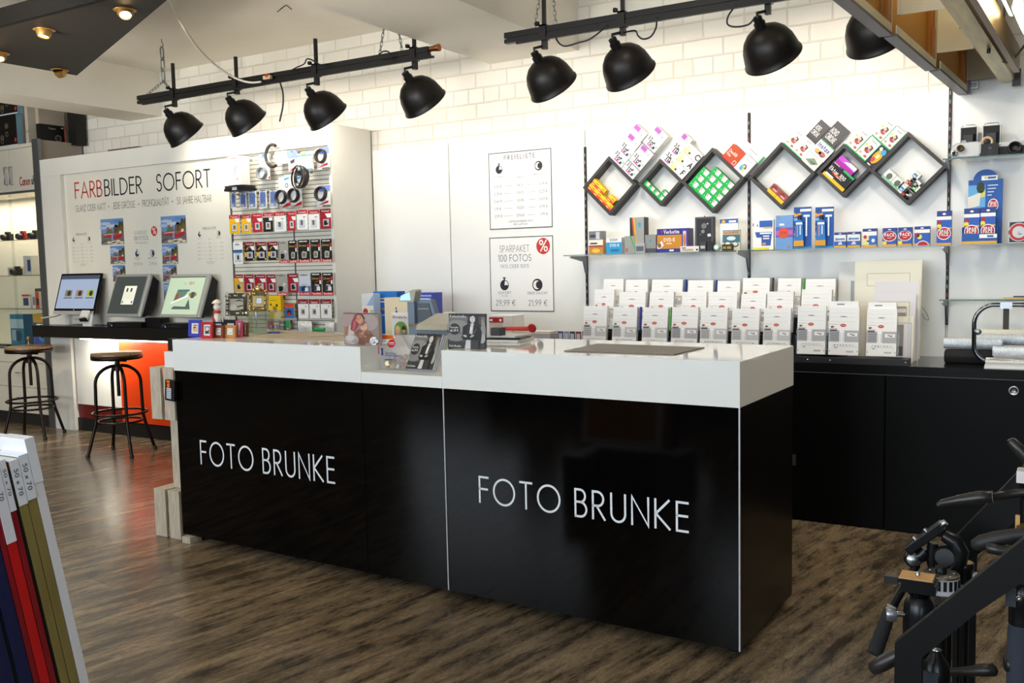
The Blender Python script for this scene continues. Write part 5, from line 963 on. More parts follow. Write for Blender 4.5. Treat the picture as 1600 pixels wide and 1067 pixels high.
dyel = lambda b, W, H: (b.rect(0, W*.6, 0, H*.55, P('#e3dc96'), -.0006), b.ell(W*.62, H*.28, W*.12, W*.12, P('#3a3830'), -.0009), b.rect(W*.05, W*.4, H*.6, H*.85, P('#d9d4a0'), -.0009))
dltr = lambda ch_: (lambda b, W, H: b.text(ch_, W*.3, H*.25, H*.5, P('#2f2d2d'), -.0009, .25))
WC2 = ('#e9e8e6', '#f0efed')
g = 'white instant film boxes between the first and second cube'
for k, (u, v) in enumerate(((.008, 0), (.008, .071), (.126, 0), (.126, .077), (.12, .225))):
    vbox(Q1[0], u, v, (.112, .07), ('white film box at the bottom left of the first valley', 'white film box, second up in the left pile of the first valley', 'white film box lowest in the first valley', 'white film box, second up in the right pile of the first valley', 'white film box near the top of the first valley pile')[k], g, dmini, WC2)
for k, (u, v) in enumerate(((.004, .142), (.126, .148), (.12, .296), (-.004, .213))):
    vbox(Q1[0], u, v, (.112, .07), ('purple-topped white film box third in the left pile of the first valley', 'purple-topped white film box in the middle of the first valley', 'purple-topped white film box at the very top of the first valley', 'pale purple-topped white film box crowning the left pile of the first valley')[k], g, dpur, WC2)
g = 'white and yellow instant film boxes between the second and third cube'
for k in range(2): vbox(Q1[1], .004, .076*k, (.078, .074), ('white film box at the bottom of the second valley', 'white film box, second up in the second valley')[k], g, dmini, WC2)
vbox(Q1[1], .004, .152, (.078, .074), 'purple-topped white film box at the top of the second valley', g, dpur, WC2)
for k in range(3): vbox(Q1[1], .084, .068*k, (.068, .066), ('yellow and white film box, lowest of three in the second valley', 'yellow and white film box, middle of three in the second valley', 'yellow and white film box, top of three in the second valley')[k], g, dyel, WC2); vbox(Q1[1], .154, .068*k, (.052, .066), ('white box end with a black letter, lowest in the second valley', 'white box end with a black letter, middle of the second valley', 'white box end with a black letter, top of the second valley')[k], g, dltr('FAC'[k]), WC2)
g = 'film boxes between the third and fourth cube'
def done600(b, W, H): b.rect(0, W, 0, H, P('#b8431f'), -.0004); b.text('One600', W*.08, H*.52, H*.17, P('#f0dcd2'), -.0009, .2, fit=W*.6); b.text('Film', W*.08, H*.30, H*.15, P('#f0dcd2'), -.0009, .2, fit=W*.3); b.border(W*.72, W*.92, H*.08, H*.34, .003, P('#f0dcd2'), -.0009); b.rect(0, W, 0, H*.08, P('#d8342a'), -.0009)
def dinst(b, W, H): b.rect(W*.2, W*.75, H*.80, H*.83, P('#8a8684'), -.0009); b.ell(W*.52, H*.36, W*.2, H*.2, P('#2a2428'), -.0006); b.ell(W*.40, H*.3, W*.13, H*.16, P('#4aa0d0'), -.0009); b.ell(W*.52, H*.42, W*.1, H*.09, P('#e0b49a'), -.0012); b.ell(W*.62, H*.24, W*.1, H*.1, P('#e8d04a'), -.0012)
vbox(Q1[2], .085, 0, (.108, .105), 'orange-red film box standing between the third and fourth cube', g, done600, ('#a83a1c', '#b8431f')); vbox(Q1[2], .194, 0, (.088, .115), 'white film box with face picture, next to the orange-red one', g, dinst, WC2)
vbox(Q1[2], .12, .0, (.16, .165), 'white film box with green edge standing behind the orange-red one', g, lambda b, W, H: (b.rect(W*.92, W, 0, H, P('#18a052'), -.0006), b.rect(W*.3, W*.7, H*.85, H*.88, P('#8a8684'), -.0006)), WC2, dep=.012, y=.081)
g = 'film boxes between the fourth and fifth cube'
def dint(b, W, H): b.rect(0, W, 0, H*.06, P('#18a052'), -.0006); b.rect(W*.25, W*.75, H*.86, H*.90, P('#8a8684'), -.0006); b.poly([(W*.22, H*.44), (W*.5, H*.72), (W*.78, H*.66), (W*.72, H*.36), (W*.4, H*.32)], P('#5f3a30'), -.0006); b.ell(W*.50, H*.58, W*.13, H*.07, P('#dcb49c'), -.0009, 14, 30); b.ell(W*.60, H*.46, W*.10, H*.05, P('#c8968a'), -.0009); b.poly([(W*.3, H*.36), (W*.66, H*.30), (W*.62, H*.42), (W*.36, H*.46)], P('#a8403a'), -.0012); b.ell(W*.2, H*.2, W*.12, H*.06, P('#c89a6a'), -.0006); b.ell(W*.7, H*.18, W*.14, H*.06, P('#a8584a'), -.0006)
def dintax(b, W, H): b.rect(0, W, H*.94, H, P('#18a052'), -.0006); b.text('instax', W*.08, H*.56, H*.3, P('#3a3f8a'), -.0009, .2, 'l', 1, .12, fit=W*.8); b.ell(W*.35, H*.3, W*.22, H*.14, P('#c8a05a'), -.0006); b.ell(W*.65, H*.3, W*.22, H*.16, P('#a86a5a'), -.0006); b.rect(W*.2, W*.8, H*.06, H*.2, P('#d8c8e0'), -.0006)
def dmono(b, W, H): b.rect(0, W, 0, H, P('#4a4648'), -.0004); b.text('MONO', W*.10, H*.76, H*.10, P('#e9e6e4'), -.0009, .2, fit=W*.5); b.text('CHROME', W*.10, H*.62, H*.10, P('#e9e6e4'), -.0009, .2, fit=W*.66); b.rect(W*.45, W*.9, H*.05, H*.42, P('#e2e0de'), -.0009); b.ell(W*.66, H*.22, W*.12, H*.14, P('#3a3a3e'), -.0012); b.ell(W*.14, H*.45, W*.06, W*.06, P('#e9e6e4'), -.0009)
for k in range(2): vbox(Q2[0], .012+k*.078, 0, (.076, .118), ('white instant film box with green foot, at the top of the fourth cube', 'white instant film box with green foot, second along the fourth cube')[k], g, dint, WC2, dep=.035)
vbox(Q2[0], .168, 0, (.106, .072), 'greyish green film box lowest between the fourth and fifth cube', g, lambda b, W, H: (b.poly([(W*.1, H*.3), (W*.6, H*.2), (W*.9, H*.6), (W*.5, H*.8)], P('#7a8a74'), -.0006), b.poly([(W*.3, H*.4), (W*.7, H*.35), (W*.8, H*.55)], P('#4a5a4c'), -.0009)), ('#c9cdc2', '#d2d6cc'), dep=.035)
vbox(Q2[0], .168, .073, (.108, .095), 'white film box reading instax in dark blue', g, dintax, WC2, dep=.035)
vbox(Q2[0], .075, 0, (.074, .245), 'smaller dark grey MONO CHROME film box standing behind the white ones', g, dmono, ('#c9c6c4', '#4a4648'), dep=.03, y=.05); vbox(Q2[0], .155, .0, (.10, .30), 'larger dark grey MONO CHROME film box standing behind the instax box', g, dmono, ('#c9c6c4', '#4a4648'), dep=.03, y=.05)
g = 'film boxes between the fifth and sixth cube'
def dins2(b, W, H): dint(b, W, H); b.ell(W*.16, H*.62, W*.1, W*.1, P('#e8dc1e'), -.0012); b.rect(W*.94, W, H*.0, H, P('#1c9a50'), -.0009)
for k in range(2): vbox(Q2[1], .010+k*.079, 0, (.077, .13), ('white instant box with yellow dot, at the top of the fifth cube', 'white instant box with yellow dot, second along the fifth cube')[k], g, dins2, WC2, dep=.03)
for k in range(2): vbox(Q2[1], .084+k*.071, .133, (.070, .125), ('white instant box with yellow dot, upper pile, farther from the sixth cube', 'white instant box with yellow dot, upper pile, beside the sixth cube')[k], g, dins2, WC2, dep=.03)
vbox(Q2[1], .169, 0, (.056, .13), 'colourful painted film box deep between the fifth and sixth cube', g, lambda b, W, H: (b.rect(0, W, 0, H, P('#2a2428'), -.0003), b.ell(W*.5, H*.5, W*.42, H*.36, P('#d8a41e'), -.0006), b.ell(W*.7, H*.8, W*.26, H*.14, P('#3a9ad0'), -.0009), b.ell(W*.35, H*.3, W*.2, H*.12, P('#c43a5a'), -.0009), b.rect(W*.36, W*.66, H*.44, H*.62, P('#f0e2a0'), -.0012), b.ell(W*.25, H*.86, W*.16, H*.08, P('#f0eef0'), -.0009), b.rect(W*.2, W*.6, H*.02, H*.07, P('#f0eef0'), -.0009)), ('#3a3438', '#2a2428'), dep=.03)
# ================================================================ price leaflets in their stepped rack
WT = bz1
LF = mat('leaflet_paper', '#efeeec', .5)
def dleaf(b, W, H, seed, grey):
    rn = random.Random(seed); q = P('#aeadb0') if grey else P('#c4c2c1'); k1, k2 = P('#6a6a6e'), P('#33353a')
    b.rect(0, W, H*.28, H*.52, q, -.0004); b.rect(W*.05, W*.35, H*.30, H*.50, P('#98979b') if grey else P('#b2b0b0'), -.0008); b.rect(W*.36, W*.52, H*.28, H*.52, P('#f2f1f0'), -.0008); b.rect(W*.62, W*.95, H*.40, H*.47, P('#f4f3f2'), -.0008)
    for i in range(4): b.rect(W*.07, W*.33, H*(.315+.045*i), H*(.320+.045*i), k1, -.0012); b.rect(W*.38, W*.41, H*(.31+.045*i), H*(.325+.045*i), k1, -.0012); b.rect(W*.47, W*.50, H*(.31+.045*i), H*(.325+.045*i), k1, -.0012)
    b.poly([(W*.66, H*.44), (W*.74, H*.43), (W*.84, H*.41), (W*.90, H*.44), (W*.84, H*.43), (W*.74, H*.445)], P('#23464a'), -.0012); b.rect(W*.72, W*.88, H*.452, H*.458, P('#c4443c'), -.0012)
    b.rect(W*.02, W*.3, H*.545, H*.555, P('#c4443c'), -.0008); b.rect(W*.04, W*.28, H*.505, H*.535, P('#2c4a44'), -.0012); b.ell(W*.12, H*.59, W*.055, H*.02, P('#26303a'), -.0008); b.poly([(W*.12, H*.575), (W*.2, H*.595), (W*.13, H*.62)], P('#a88c2a'), -.0012)
    b.ell(W*.48, H*.625, W*.10, H*.033, P('#c23a30'), -.0008); b.rect(W*.42, W*.54, H*.619, H*.631, P('#e8a8a0'), -.0012); b.rect(W*.03, W*.34, H*.645, H*.650, P('#d0685e'), -.0008)
    b.rect(W*.38, W*.60, H*.80, H*.812, P('#6a6062'), -.0008); b.rect(W*.45, W*.52, H*.812, H*.817, P('#c4443c'), -.0008)
    for i in range(3): b.rect(W*.05, W*.9, H*(.70+.09*i), H*(.7025+.09*i), P('#a8a6a8'), -.0008)
    for i in range(7): b.rect(W*(.18+.1*i), W*(.235+.1*i), H*(.205+.01*rn.random()), H*.222, k2 if i < 4 else k1, -.0008)
    b.rect(W*.12, W*.95, H*.183, H*.187, k1, -.0008); b.rect(W*.2, W*.3, H*.15, H*.165, k1, -.0008); b.rect(W*.60, W*.84, H*.065, H*.10, P('#b9b8bb'), -.0008)
    b.rect(W*.03, W*.05, H*.075, H*.1, k2, -.0008); b.rect(W*.95, W*.97, H*.075, H*.1, k2, -.0008)
def leaf(px0, px1, pyt, Y, zb, row, n, label, lean=8, extra=0, grey=0, tab=None):
    a, c = ay(px0, pyt, Y), ay(px1, pyt, Y); W = c.x-a.x; ln = R(lean); H = (a.z-zb)/math.cos(ln)
    t = thing('leaflet_stack', label, 'leaflets', (a.x, Y-math.sin(ln)*H, zb), (-ln, 0, 0), 'price leaflets in the stepped rack')
    b = MB(); b.box(0, W, 0, .030, .002, H, LF); dleaf(b, W, H, n, grey)
    if extra: b.box(W*.03, W*.97, .004, .030, H, H+extra, P('#f4f3f1')); b.rect(W*.25, W*.5, H+extra*.4, H+extra*.6, P('#8a8486'), .0035)
    b.build('leaflets', t)
    b = MB(); b.box(-.004, W+.006, .033, .037, 0, H*.8, FOIL); b.box(-.006, -.004, -.002, .037, 0, H*.55, FOIL); b.box(W+.006, W+.009, -.002, .037, 0, H*.55, FOIL); b.build('holder', t)
    if tab: b = MB(); b.box(W+.010, W+.018, .012, .036, H*.45, H*1.01, P(tab)); b.build('divider', t)
    return t
R1, R2, R3 = 5.40, 5.53, 5.66
row1 = [(913, 949, 478), (958.5, 996, 479.5), (1005, 1044, 480), (1050.5, 1091, 479.5), (1095.5, 1137, 480), (1144.5, 1187, 482), (1194, 1236, 481)]
for i, (a0, a1, yt) in enumerate(row1): leaf(a0, a1, yt, R1, WT+.044, 1, i, ('first', 'second', 'third', 'fourth', 'fifth', 'sixth', 'seventh')[i]+' leaflet stack in the front rack row, counted from the upright', grey=i == 3, tab={1: '#3a3f9a', 2: '#4a9a3a'}.get(i))
row1b = [(1247, 1291, 478, .0), (1296, 1343, 480, .034), (1355, 1402, 482, .034)]
for i, (a0, a1, yt, ex) in enumerate(row1b): leaf(a0, a1, yt, R1-.02, WT+.044, 1, 20+i, ('grey leaflet stack just past the counter corner in the front row', 'grey leaflet stack in the middle of the three beside the mats', 'grey leaflet stack in front of the small window mats')[i], lean=6, extra=ex, grey=1)
row2 = [(929.5, 960, 452), (968, 1009, 456), (1015.5, 1053, 456), (1066, 1104, 456), (1107.5, 1152, 456), (1158.5, 1197, 459), (1199.5, 1240, 455.5), (1253, 1300, 452)]
for i, (a0, a1, yt) in enumerate(row2): leaf(a0, a1, yt, R2, WT+.155, 2, 30+i, ('first', 'second', 'third', 'fourth', 'fifth', 'sixth', 'seventh', 'eighth')[i]+' leaflet stack in the middle rack row, counted from the upright', grey=i > 4)
row3 = [(943.5, 974.5, 436), (978, 1012.5, 437), (1019, 1067, 437), (1075.5, 1114.5, 438), (1121.5, 1156.5, 439), (1161, 1203, 434.5), (1216, 1252, 435), (1259, 1306, 436)]
for i, (a0, a1, yt) in enumerate(row3): leaf(a0, a1, yt, R3, WT+.25, 3, 50+i, ('first', 'second', 'third', 'fourth', 'fifth', 'sixth', 'seventh', 'eighth')[i]+' leaflet stack in the back rack row, counted from the upright', tab={2: '#23459a', 3: '#2a3a8a', 5: '#3a3436', 6: '#4aa23a'}.get(i))
t = thing('leaflet_rack', 'low black stepped rack under the price leaflets', 'rack', (-2.70, 5.31, WT)); rx = ay(1418, 570, 5.31).x+2.70
b = MB(); b.box(0, rx, 0, .012, .001, .034, BLACK_PL); b.box(0, rx, .012, .13, .001, .034, BLACK_PL); b.build('base', t, bevel=.001)
b = MB(); b.box(.0, rx-.38, .131, .24, .001, .143, BLACK_PL); b.box(.0, rx-.38, .241, .38, .001, .238, BLACK_PL); b.build('step', t)
b = MB()
for px in (1262, 1297, 1415): u = ay(px, 562, 5.31).x+2.70; b.lathe([(.006, 0), (.005, .002), (0, .003)], CHROME, 10, (u, 0, .018), (0, -1, 0))
b.build('screw', t)
b = MB(); b.box(rx-.004, rx, .013, .10, .036, .26, FOIL); b.build('end_pane', t)
# ================================================================ picture mats beside the leaflets
def mat_board(px0, py0, px1, py1, Y, zb, cols, label, win=(), lean=5, bevels=True):
    a, c = ay(px0, py0, Y), ay(px1, py1, Y); W = c.x-a.x; ln = R(lean); H = (a.z-zb)/math.cos(ln)
    b = MB(); b.box(0, W, 0, .004, 0, H, P(cols[0]))
    for u0, u1, v0, v1, h_, k in win:
        b.rect(W*u0, W*u1, H*v0, H*v1, P(h_), -.0006*k); b.border(W*u0, W*u1, H*v0, H*v1, .0022, P('#8f8a80'), -.0006*k-.0003)
    return tag(b.build('picture_mat', None, (a.x, Y-math.sin(ln)*H, zb), (-ln, 0, 0)), label, 'picture mat', 'picture mats leaning by the leaflets')
mat_board(1311, 410, 1400, 530, 5.80, WT+.001, ('#ebe9e4',), 'white picture mat at the back, with a narrow slot opening', [(.22, .30, .25, .80, '#a9b0b8', 1)], 4)
mat_board(1336, 408, 1439, 535, 5.74, WT+.001, ('#e6e1cf',), 'large cream picture mat with a wide letterbox outline', [(.19, .83, .74, .87, '#e8e3d3', 1)], 4)
mat_board(1367, 440, 1436, 535, 5.64, WT+.001, ('#d8d5d8',), 'plain lavender grey picture mat in front of the large cream one', [], 4)
mat_board(1365, 459, 1430, 540, 5.59, WT+.001, ('#dcd8dc',), 'lavender picture mat with a cream inner mat', [(.14, .86, .06, .88, '#e6e2d0', 1), (.26, .80, .1, .80, '#d6d3d6', 2), (.56, .78, .60, .72, '#8f8d8a', 3), (.56, .78, .78, .81, '#a09c90', 3)], 4)
mat_board(1388, 494, 1427, 559, 5.50, WT+.002, ('#e4dfcc',), 'small cream and lavender picture mat with a tall dark window', [(.06, .93, .04, .86, '#dcd6da', 1), (.30, .62, .14, .82, '#8f8a86', 2), (.30, .62, .14, .36, '#55524f', 3)], 7)
# ================================================================ goods on the long glass shelf
SY = SHF+.06
def sbox(name, cat, label, px0, py0, px1, Y, dep, cols, draw=None, z=None, group=None, build=True, base=ZS):
    z = base if z is None else z
    a, c = ay(px0, py0, Y), ay(px1, py0, Y); W = c.x-a.x; H = (a.z-z); b = MB(); b.box(0, W, 0, dep, .001, H, P(cols[0]), P(cols[-1]))
    if draw: draw(b, W, H)
    return tag(b.build(name, None, (a.x, Y, z)), label, cat, group)
def zat(px, py, Y=SY): return ay(px, py, Y).z
za = zat(931, 375); sbox('developer_box', 'box', 'amber and white chemical box at the free end of the long glass shelf', 920, 375, 942, SY, .07, ('#d9a878', '#efe8de'), lambda b, W, H: (b.rect(0, W, 0, H*.62, P('#c8862a'), -.001), b.rect(W*.1, W*.6, H*.7, H*.8, INK, -.001), b.rect(0, W, H*.5, H*.62, P('#a8442a'), -.0014), b.ell(W*.5, H*.25, W*.3, H*.15, P('#e2c04a'), -.0014)))
sbox('video_cassette', 'cassette', 'grey cassette lying on the amber chemical box', 920, 361.5, 940, SY, .07, ('#9a9a9a', '#7c7e80'), lambda b, W, H: (b.rect(W*.1, W*.9, H*.3, H*.6, P('#3a3c40'), -.001), b.rect(W*.55, W*.85, H*.1, H*.9, P('#c9ccd0'), -.0014)), z=za)
sbox('disc_pack', 'disc pack', 'white and light blue disc pack reading SONY', 947, 372, 971, SY+.01, .06, ('#dfe6ea', '#eef0f0'), lambda b, W, H: (b.rect(0, W, 0, H*.72, P('#2a9ad0'), -.001), b.text('SONY', W*.25, H*.8, H*.13, INK, -.001, .2, fit=W*.5), b.text('DVD-R', W*.25, H*.46, H*.16, WH, -.0014, .18, fit=W*.6), b.rect(W*.3, W*.85, H*.15, H*.3, P('#1a6aa8'), -.0014)))
dvt = lambda b, W, H: (b.rect(0, W*.3, 0, H, P('#2b2d30'), -.001), b.poly([(W*.22, H), (W*.34, H), (W*.5, 0), (W*.4, 0)], P('#d8b43a'), -.0014), b.poly([(W*.12, H), (W*.22, H), (W*.38, 0), (W*.3, 0)], P('#c8442c'), -.0014), b.rect(W*.6, W*.78, H*.62, H*.8, P('#3aa0c4'), -.0014))
zv = zat(1000, 369); sbox('video_cassette', 'cassette', 'grey video cassette with green stripe, under the upright one', 976, 369, 992, SY, .08, ('#8f9090', '#9a9b98'), lambda b, W, H: (b.poly([(W*.5, H), (W*.65, H), (W, H*.3), (W, H*.1)], P('#3ab04a'), -.001), b.rect(W*.1, W*.3, H*.1, H*.3, P('#c05a3a'), -.001)))
sbox('video_cassette', 'cassette', 'grey video cassette lying flat beneath the upright one', 992.5, 380, 1007, SY-.01, .08, ('#b9bcc0', '#a9adb4'), lambda b, W, H: (b.rect(W*.1, W*.9, H*.2, H*.7, P('#5d636c'), -.001),))
sbox('video_cassette', 'cassette', 'grey video cassette next to the purple and gold disc pack', 1007.5, 367, 1025, SY+.01, .08, ('#8a8b8c', '#8d8e8c'), lambda b, W, H: (b.rect(W*.4, W*.6, H*.6, H*.74, P('#3aa0c4'), -.001), b.rect(0, W, 0, H*.25, P('#4a4c50'), -.001)))
sbox('video_cassette', 'cassette', 'grey striped video cassette standing in the tall stack', 984, 340, 1006, SY+.005, .08, ('#3a3c40', '#a0a09c'), dvt, z=zat(1000, 380, SY+.005)+.0)
def dverb(b, W, H):
    b.rect(0, W, H*.74, H, P('#2c2a86'), -.0006); b.rect(0, W, 0, H*.16, P('#2c2a86'), -.0006); b.text('Verbatim', W*.22, H*.80, H*.14, WH, -.001, .2, fit=W*.5); b.poly([(W*.12, H*.92), (W*.19, H*.92), (W*.155, H*.80)], RD, -.001)
    b.poly([(W*.0, H*.30), (W*.25, H*.74), (W, H*.74), (W, H*.16), (W*.12, H*.16)], P('#c8861e'), -.0007); b.text('DVD-R', W*.22, H*.46, H*.14, WH, -.001, .18, fit=W*.36); b.rect(W*.3, W*.48, H*.36, H*.39, WH, -.001); b.poly([(0, H*.3), (W*.16, H*.5), (W*.22, H*.3), (W*.1, H*.16), (0, H*.16)], P('#e2e6ee'), -.0009); b.ell(W*.08, H*.3, W*.06, H*.1, P('#8a5a3a'), -.0012); b.rect(W*.40, W*.54, H*.05, H*.12, WH, -.001); b.rect(W*.80, W, H*.0, H, P('#3a348e'), -.0008); b.rect(W*.84, W*.94, H*.2, H*.88, P('#d8c4c0'), -.0012); b.ell(W*.89, H*.5, W*.04, H*.28, P('#b8724a'), -.0015)
sbox('disc_pack', 'disc pack', 'purple and gold disc spindle pack reading DVD-R', 1026.5, 358, 1075, SY, .10, ('#5a4a8a', '#c8861e'), dverb)
sbox('cartridge_box', 'box', 'small white flat box lying before the black film viewer', 1063, 385, 1092, SY-.045, .04, ('#d8d4cc', '#e6e2da'), lambda b, W, H: (b.rect(W*.08, W*.3, H*.6, H*.8, P('#55575a'), -.001), b.rect(W*.1, W*.7, H*.2, H*.5, P('#c09a7a'), -.001), b.rect(W*.85, W*.95, H*.2, H*.5, INK, -.001)))
def dview(b, W, H): b.border(0, W, 0, H, W*.09, P('#4a4c50'), -.0006); b.ell(W*.5, H*.74, W*.15, W*.15, P('#6d6f73'), -.001); b.ell(W*.44, H*.58, W*.10, W*.10, P('#7d7f83'), -.001); b.ell(W*.7, H*.8, W*.04, W*.04, P('#c9ccd0'), -.001); b.poly([(W*.68, H*.5), (W*.85, H*.52), (W*.9, H*.44), (W*.72, H*.42)], P('#d8dadc'), -.001); b.ell(W*.3, H*.5, W*.03, W*.03, P('#8d8f93'), -.001); b.rect(W*.5, W*.58, H, H*1.03, RD, -.001)
sbox('film_viewer', 'film viewer', 'black upright film viewer with two round knobs on the glass shelf', 1086, 339.5, 1114, SY+.02, .05, ('#232427', '#232427'), dview)
sbox('film_canister_box', 'box', 'small black box leaning at the foot of the film viewer', 1093, 378, 1103, SY-.05, .03, ('#3a3b3e', '#3a3b3e'), lambda b, W, H: b.rect(W*.15, W*.85, H*.3, H*.6, P('#b9babd'), -.001)); sbox('film_canister_box', 'box', 'tiny black bottle at the foot of the film viewer', 1105, 377, 1113, SY-.05, .025, ('#232427', '#1a1b1d'))
p = ay(1122, 390, SY-.03); b = MB(); b.lathe([(.018, .0), (.020, .004), (.020, .03), (.014, .034), (0, .034)], P('#9fc4b8'), 16, (0, 0, .022), (0, -1, 0)); b.lathe([(.012, .035), (0, .036)], WH, 16, (0, 0, .022), (0, -1, 0)); tag(b.build('film_loupe', None, (p.x, SY-.03, ZS)), 'small pale green round loupe between viewer and magnifier booklet', 'loupe')
sbox('magnifier_card', 'card', 'white hanging card with blue header behind the magnifier booklet', 1125, 341, 1153, SY+.05, .01, ('#e9e8e4', '#f0efec'), lambda b, W, H: (b.rect(0, W, H*.84, H*.97, P('#3a5fa8'), -.001), b.ell(W*.2, H*.88, W*.1, H*.06, P('#d8b43a'), -.0014), b.rect(W*.5, W*.9, H*.86, H*.92, WH, -.0014)))
def dmag(b, W, H): b.rect(0, W, H*.78, H*.96, P('#e0b48a'), -.001); b.text('MAGNIFIER', W*.06, H*.82, H*.11, P('#5a4030'), -.0014, .22, fit=W*.88); b.rect(0, W, 0, H*.4, P('#d8cfba'), -.0008); b.ell(W*.5, H*.6, W*.26, H*.1, P('#d8e2e6'), -.001); b.ell(W*.3, H*.32, W*.22, H*.14, P('#234a5a'), -.001); b.ell(W*.72, H*.3, W*.22, H*.13, P('#2a5566'), -.001); b.ell(W*.3, H*.34, W*.15, H*.09, P('#e8e2d2'), -.0014); b.ell(W*.72, H*.32, W*.15, H*.09, P('#e8e2d2'), -.0014)
sbox('magnifier_booklet', 'booklet', 'teal booklet picturing magnifying glasses, reading MAGNIFIER', 1129, 360, 1156, SY+.01, .025, ('#d8d4c6', '#3a7080'), dmag)
sbox('battery_blister', 'battery', 'small black and gold box lying before the magnifier booklet', 1128, 382, 1144, SY-.045, .03, ('#1d1b18', '#24211c'), lambda b, W, H: (b.rect(W*.1, W*.9, H*.3, H*.7, P('#a88c2a'), -.001), b.rect(W*.4, W*.5, 0, H, P('#1d1b18'), -.0014)))
# second shelf
def dtape(b, W, H): b.rect(W*.32, W*.96, H*.76, H*.98, P('#2a5fb4'), -.001); b.rect(W*.5, W*.95, H*.72, H*.77, P('#d8a43a'), -.0014); b.poly([(W*.1, H*.6), (W*.94, H*.6), (W*.86, H*.14), (W*.42, H*.14), (W*.42, H*.42), (W*.18, H*.42)], P('#2a56a8'), -.001); b.rect(W*.34, W*.9, H*.53, H*.58, WH, -.0014); b.rect(W*.5, W*.8, H*.44, H*.48, WH, -.0014); b.rect(W*.5, W*.8, H*.36, H*.40, WH, -.0014); b.ell(W*.55, H*.2, W*.1, H*.05, P('#c88a5a'), -.0014); b.rect(W*.04, W*.8, 0, H*.08, P('#e8dc1e'), -.001); b.rect(W*.0, W*.04, H*.8, H*.9, INK, -.001); b.rect(W*.2, W*.24, H*.78, H*.86, INK, -.001)
sbox('adhesive_pack', 'pack', 'white and blue pack with yellow foot beside the shelf bracket', 1176.5, 344.5, 1208.5, SY, .03, ('#e6e4e0', '#efeeec'), dtape)
def dsky(b, W, H): b.rect(0, W, H*.36, H*.64, P('#7a4fa8'), -.001); b.rect(0, W*.25, H*.55, H*.66, P('#5a5fc8'), -.0014); b.rect(W*.0, W, H*.42, H*.56, P('#b06ac0'), -.0012); b.ell(W*.46, H*.48, W*.30, H*.155, P('#d8502c'), -.0018); b.text('STOP', W*.30, H*.455, H*.055, P('#8a2a1c'), -.0022, .2, fit=W*.32); b.rect(W*.22, W*.5, H*.70, H*.76, WH, -.0014); b.ell(W*.17, H*.93, W*.06, H*.035, P('#a87a3a'), -.0014); b.ell(W*.75, H*.08, W*.06, H*.035, P('#a87a3a'), -.0014)
sbox('photo_album_box', 'box', 'light blue and purple box with an orange-red disc', 1212, 337, 1239, SY+.01, .045, ('#5f7fb0', '#6d9ad2'), dsky)
def tube_pack(px0, px1, label):
    a, c = ay(px0, 324, SY+.01), ay(px1, 324, SY+.01); W = c.x-a.x; H = a.z-ZS
    t = thing('glue_tube_pack', label, 'glue pack', (a.x, SY+.01, ZS), group='blue glue tube packs')
    b = MB(); b.box(0, W, 0, .004, .001, H, P('#1f56a8')); b.rect(W*.05, W*.97, H*.88, H*.98, P('#23498f'), -.0006); b.rect(W*.36, W*.98, H*.89, H*.95, WH, -.001)
    for i in range(7): b.rect(0, W*.10+.01*(i % 2), H*(.08+.12*i), H*(.14+.12*i), P(('#2a2c30', '#7fb0d8', '#d8a04a', '#1a2c4a')[i % 4]), -.001)
    b.poly([(W*.02, H*.76), (W*.42, H*.82), (W*.42, H*.86), (W*.02, H*.83)], P('#e09a3a'), -.0014); b.rect(W*.55, W*.9, H*.76, H*.81, WH, -.0014); b.rect(0, W, 0, H*.05, P('#3a9ad0'), -.001); b.build('card', t)
    b = MB(); prof = [(W*.06, H*.07), (W*.62, H*.07), (W*.56, H*.64), (W*.42, H*.70), (W*.30, H*.70), (W*.16, H*.64)]; b.prism(prof, -.028, -.0016, P('#2673c0')); b.prism([(W*.05, H*.065), (W*.63, H*.065), (W*.615, H*.20), (W*.075, H*.20)], -.030, -.0280, P('#d89a1e'))
    b.rect(W*.18, W*.55, H*.58, H*.63, WH, -.0285); b.rect(W*.40, W*.46, H*.34, H*.56, P('#cfe0f2'), -.0285); b.rect(W*.24, W*.29, H*.30, H*.56, P('#e08a5a'), -.0285); tb = b.build('tube', t, bevel=.004)
    b = MB(); b.box(W*.28, W*.44, -.024, -.006, H*.70, H*.80, BK); b.build('cap', tb); b = MB(); b.box(W*.7, W*.78, -.012, -.001, H*.30, H*.78, P('#e8eef2')); b.build('spatula', t)
tube_pack(1240.5, 1268, 'blue glue tube pack beside the light blue and purple box'); tube_pack(1274, 1303, 'blue glue tube pack next to the low photo corner packs')
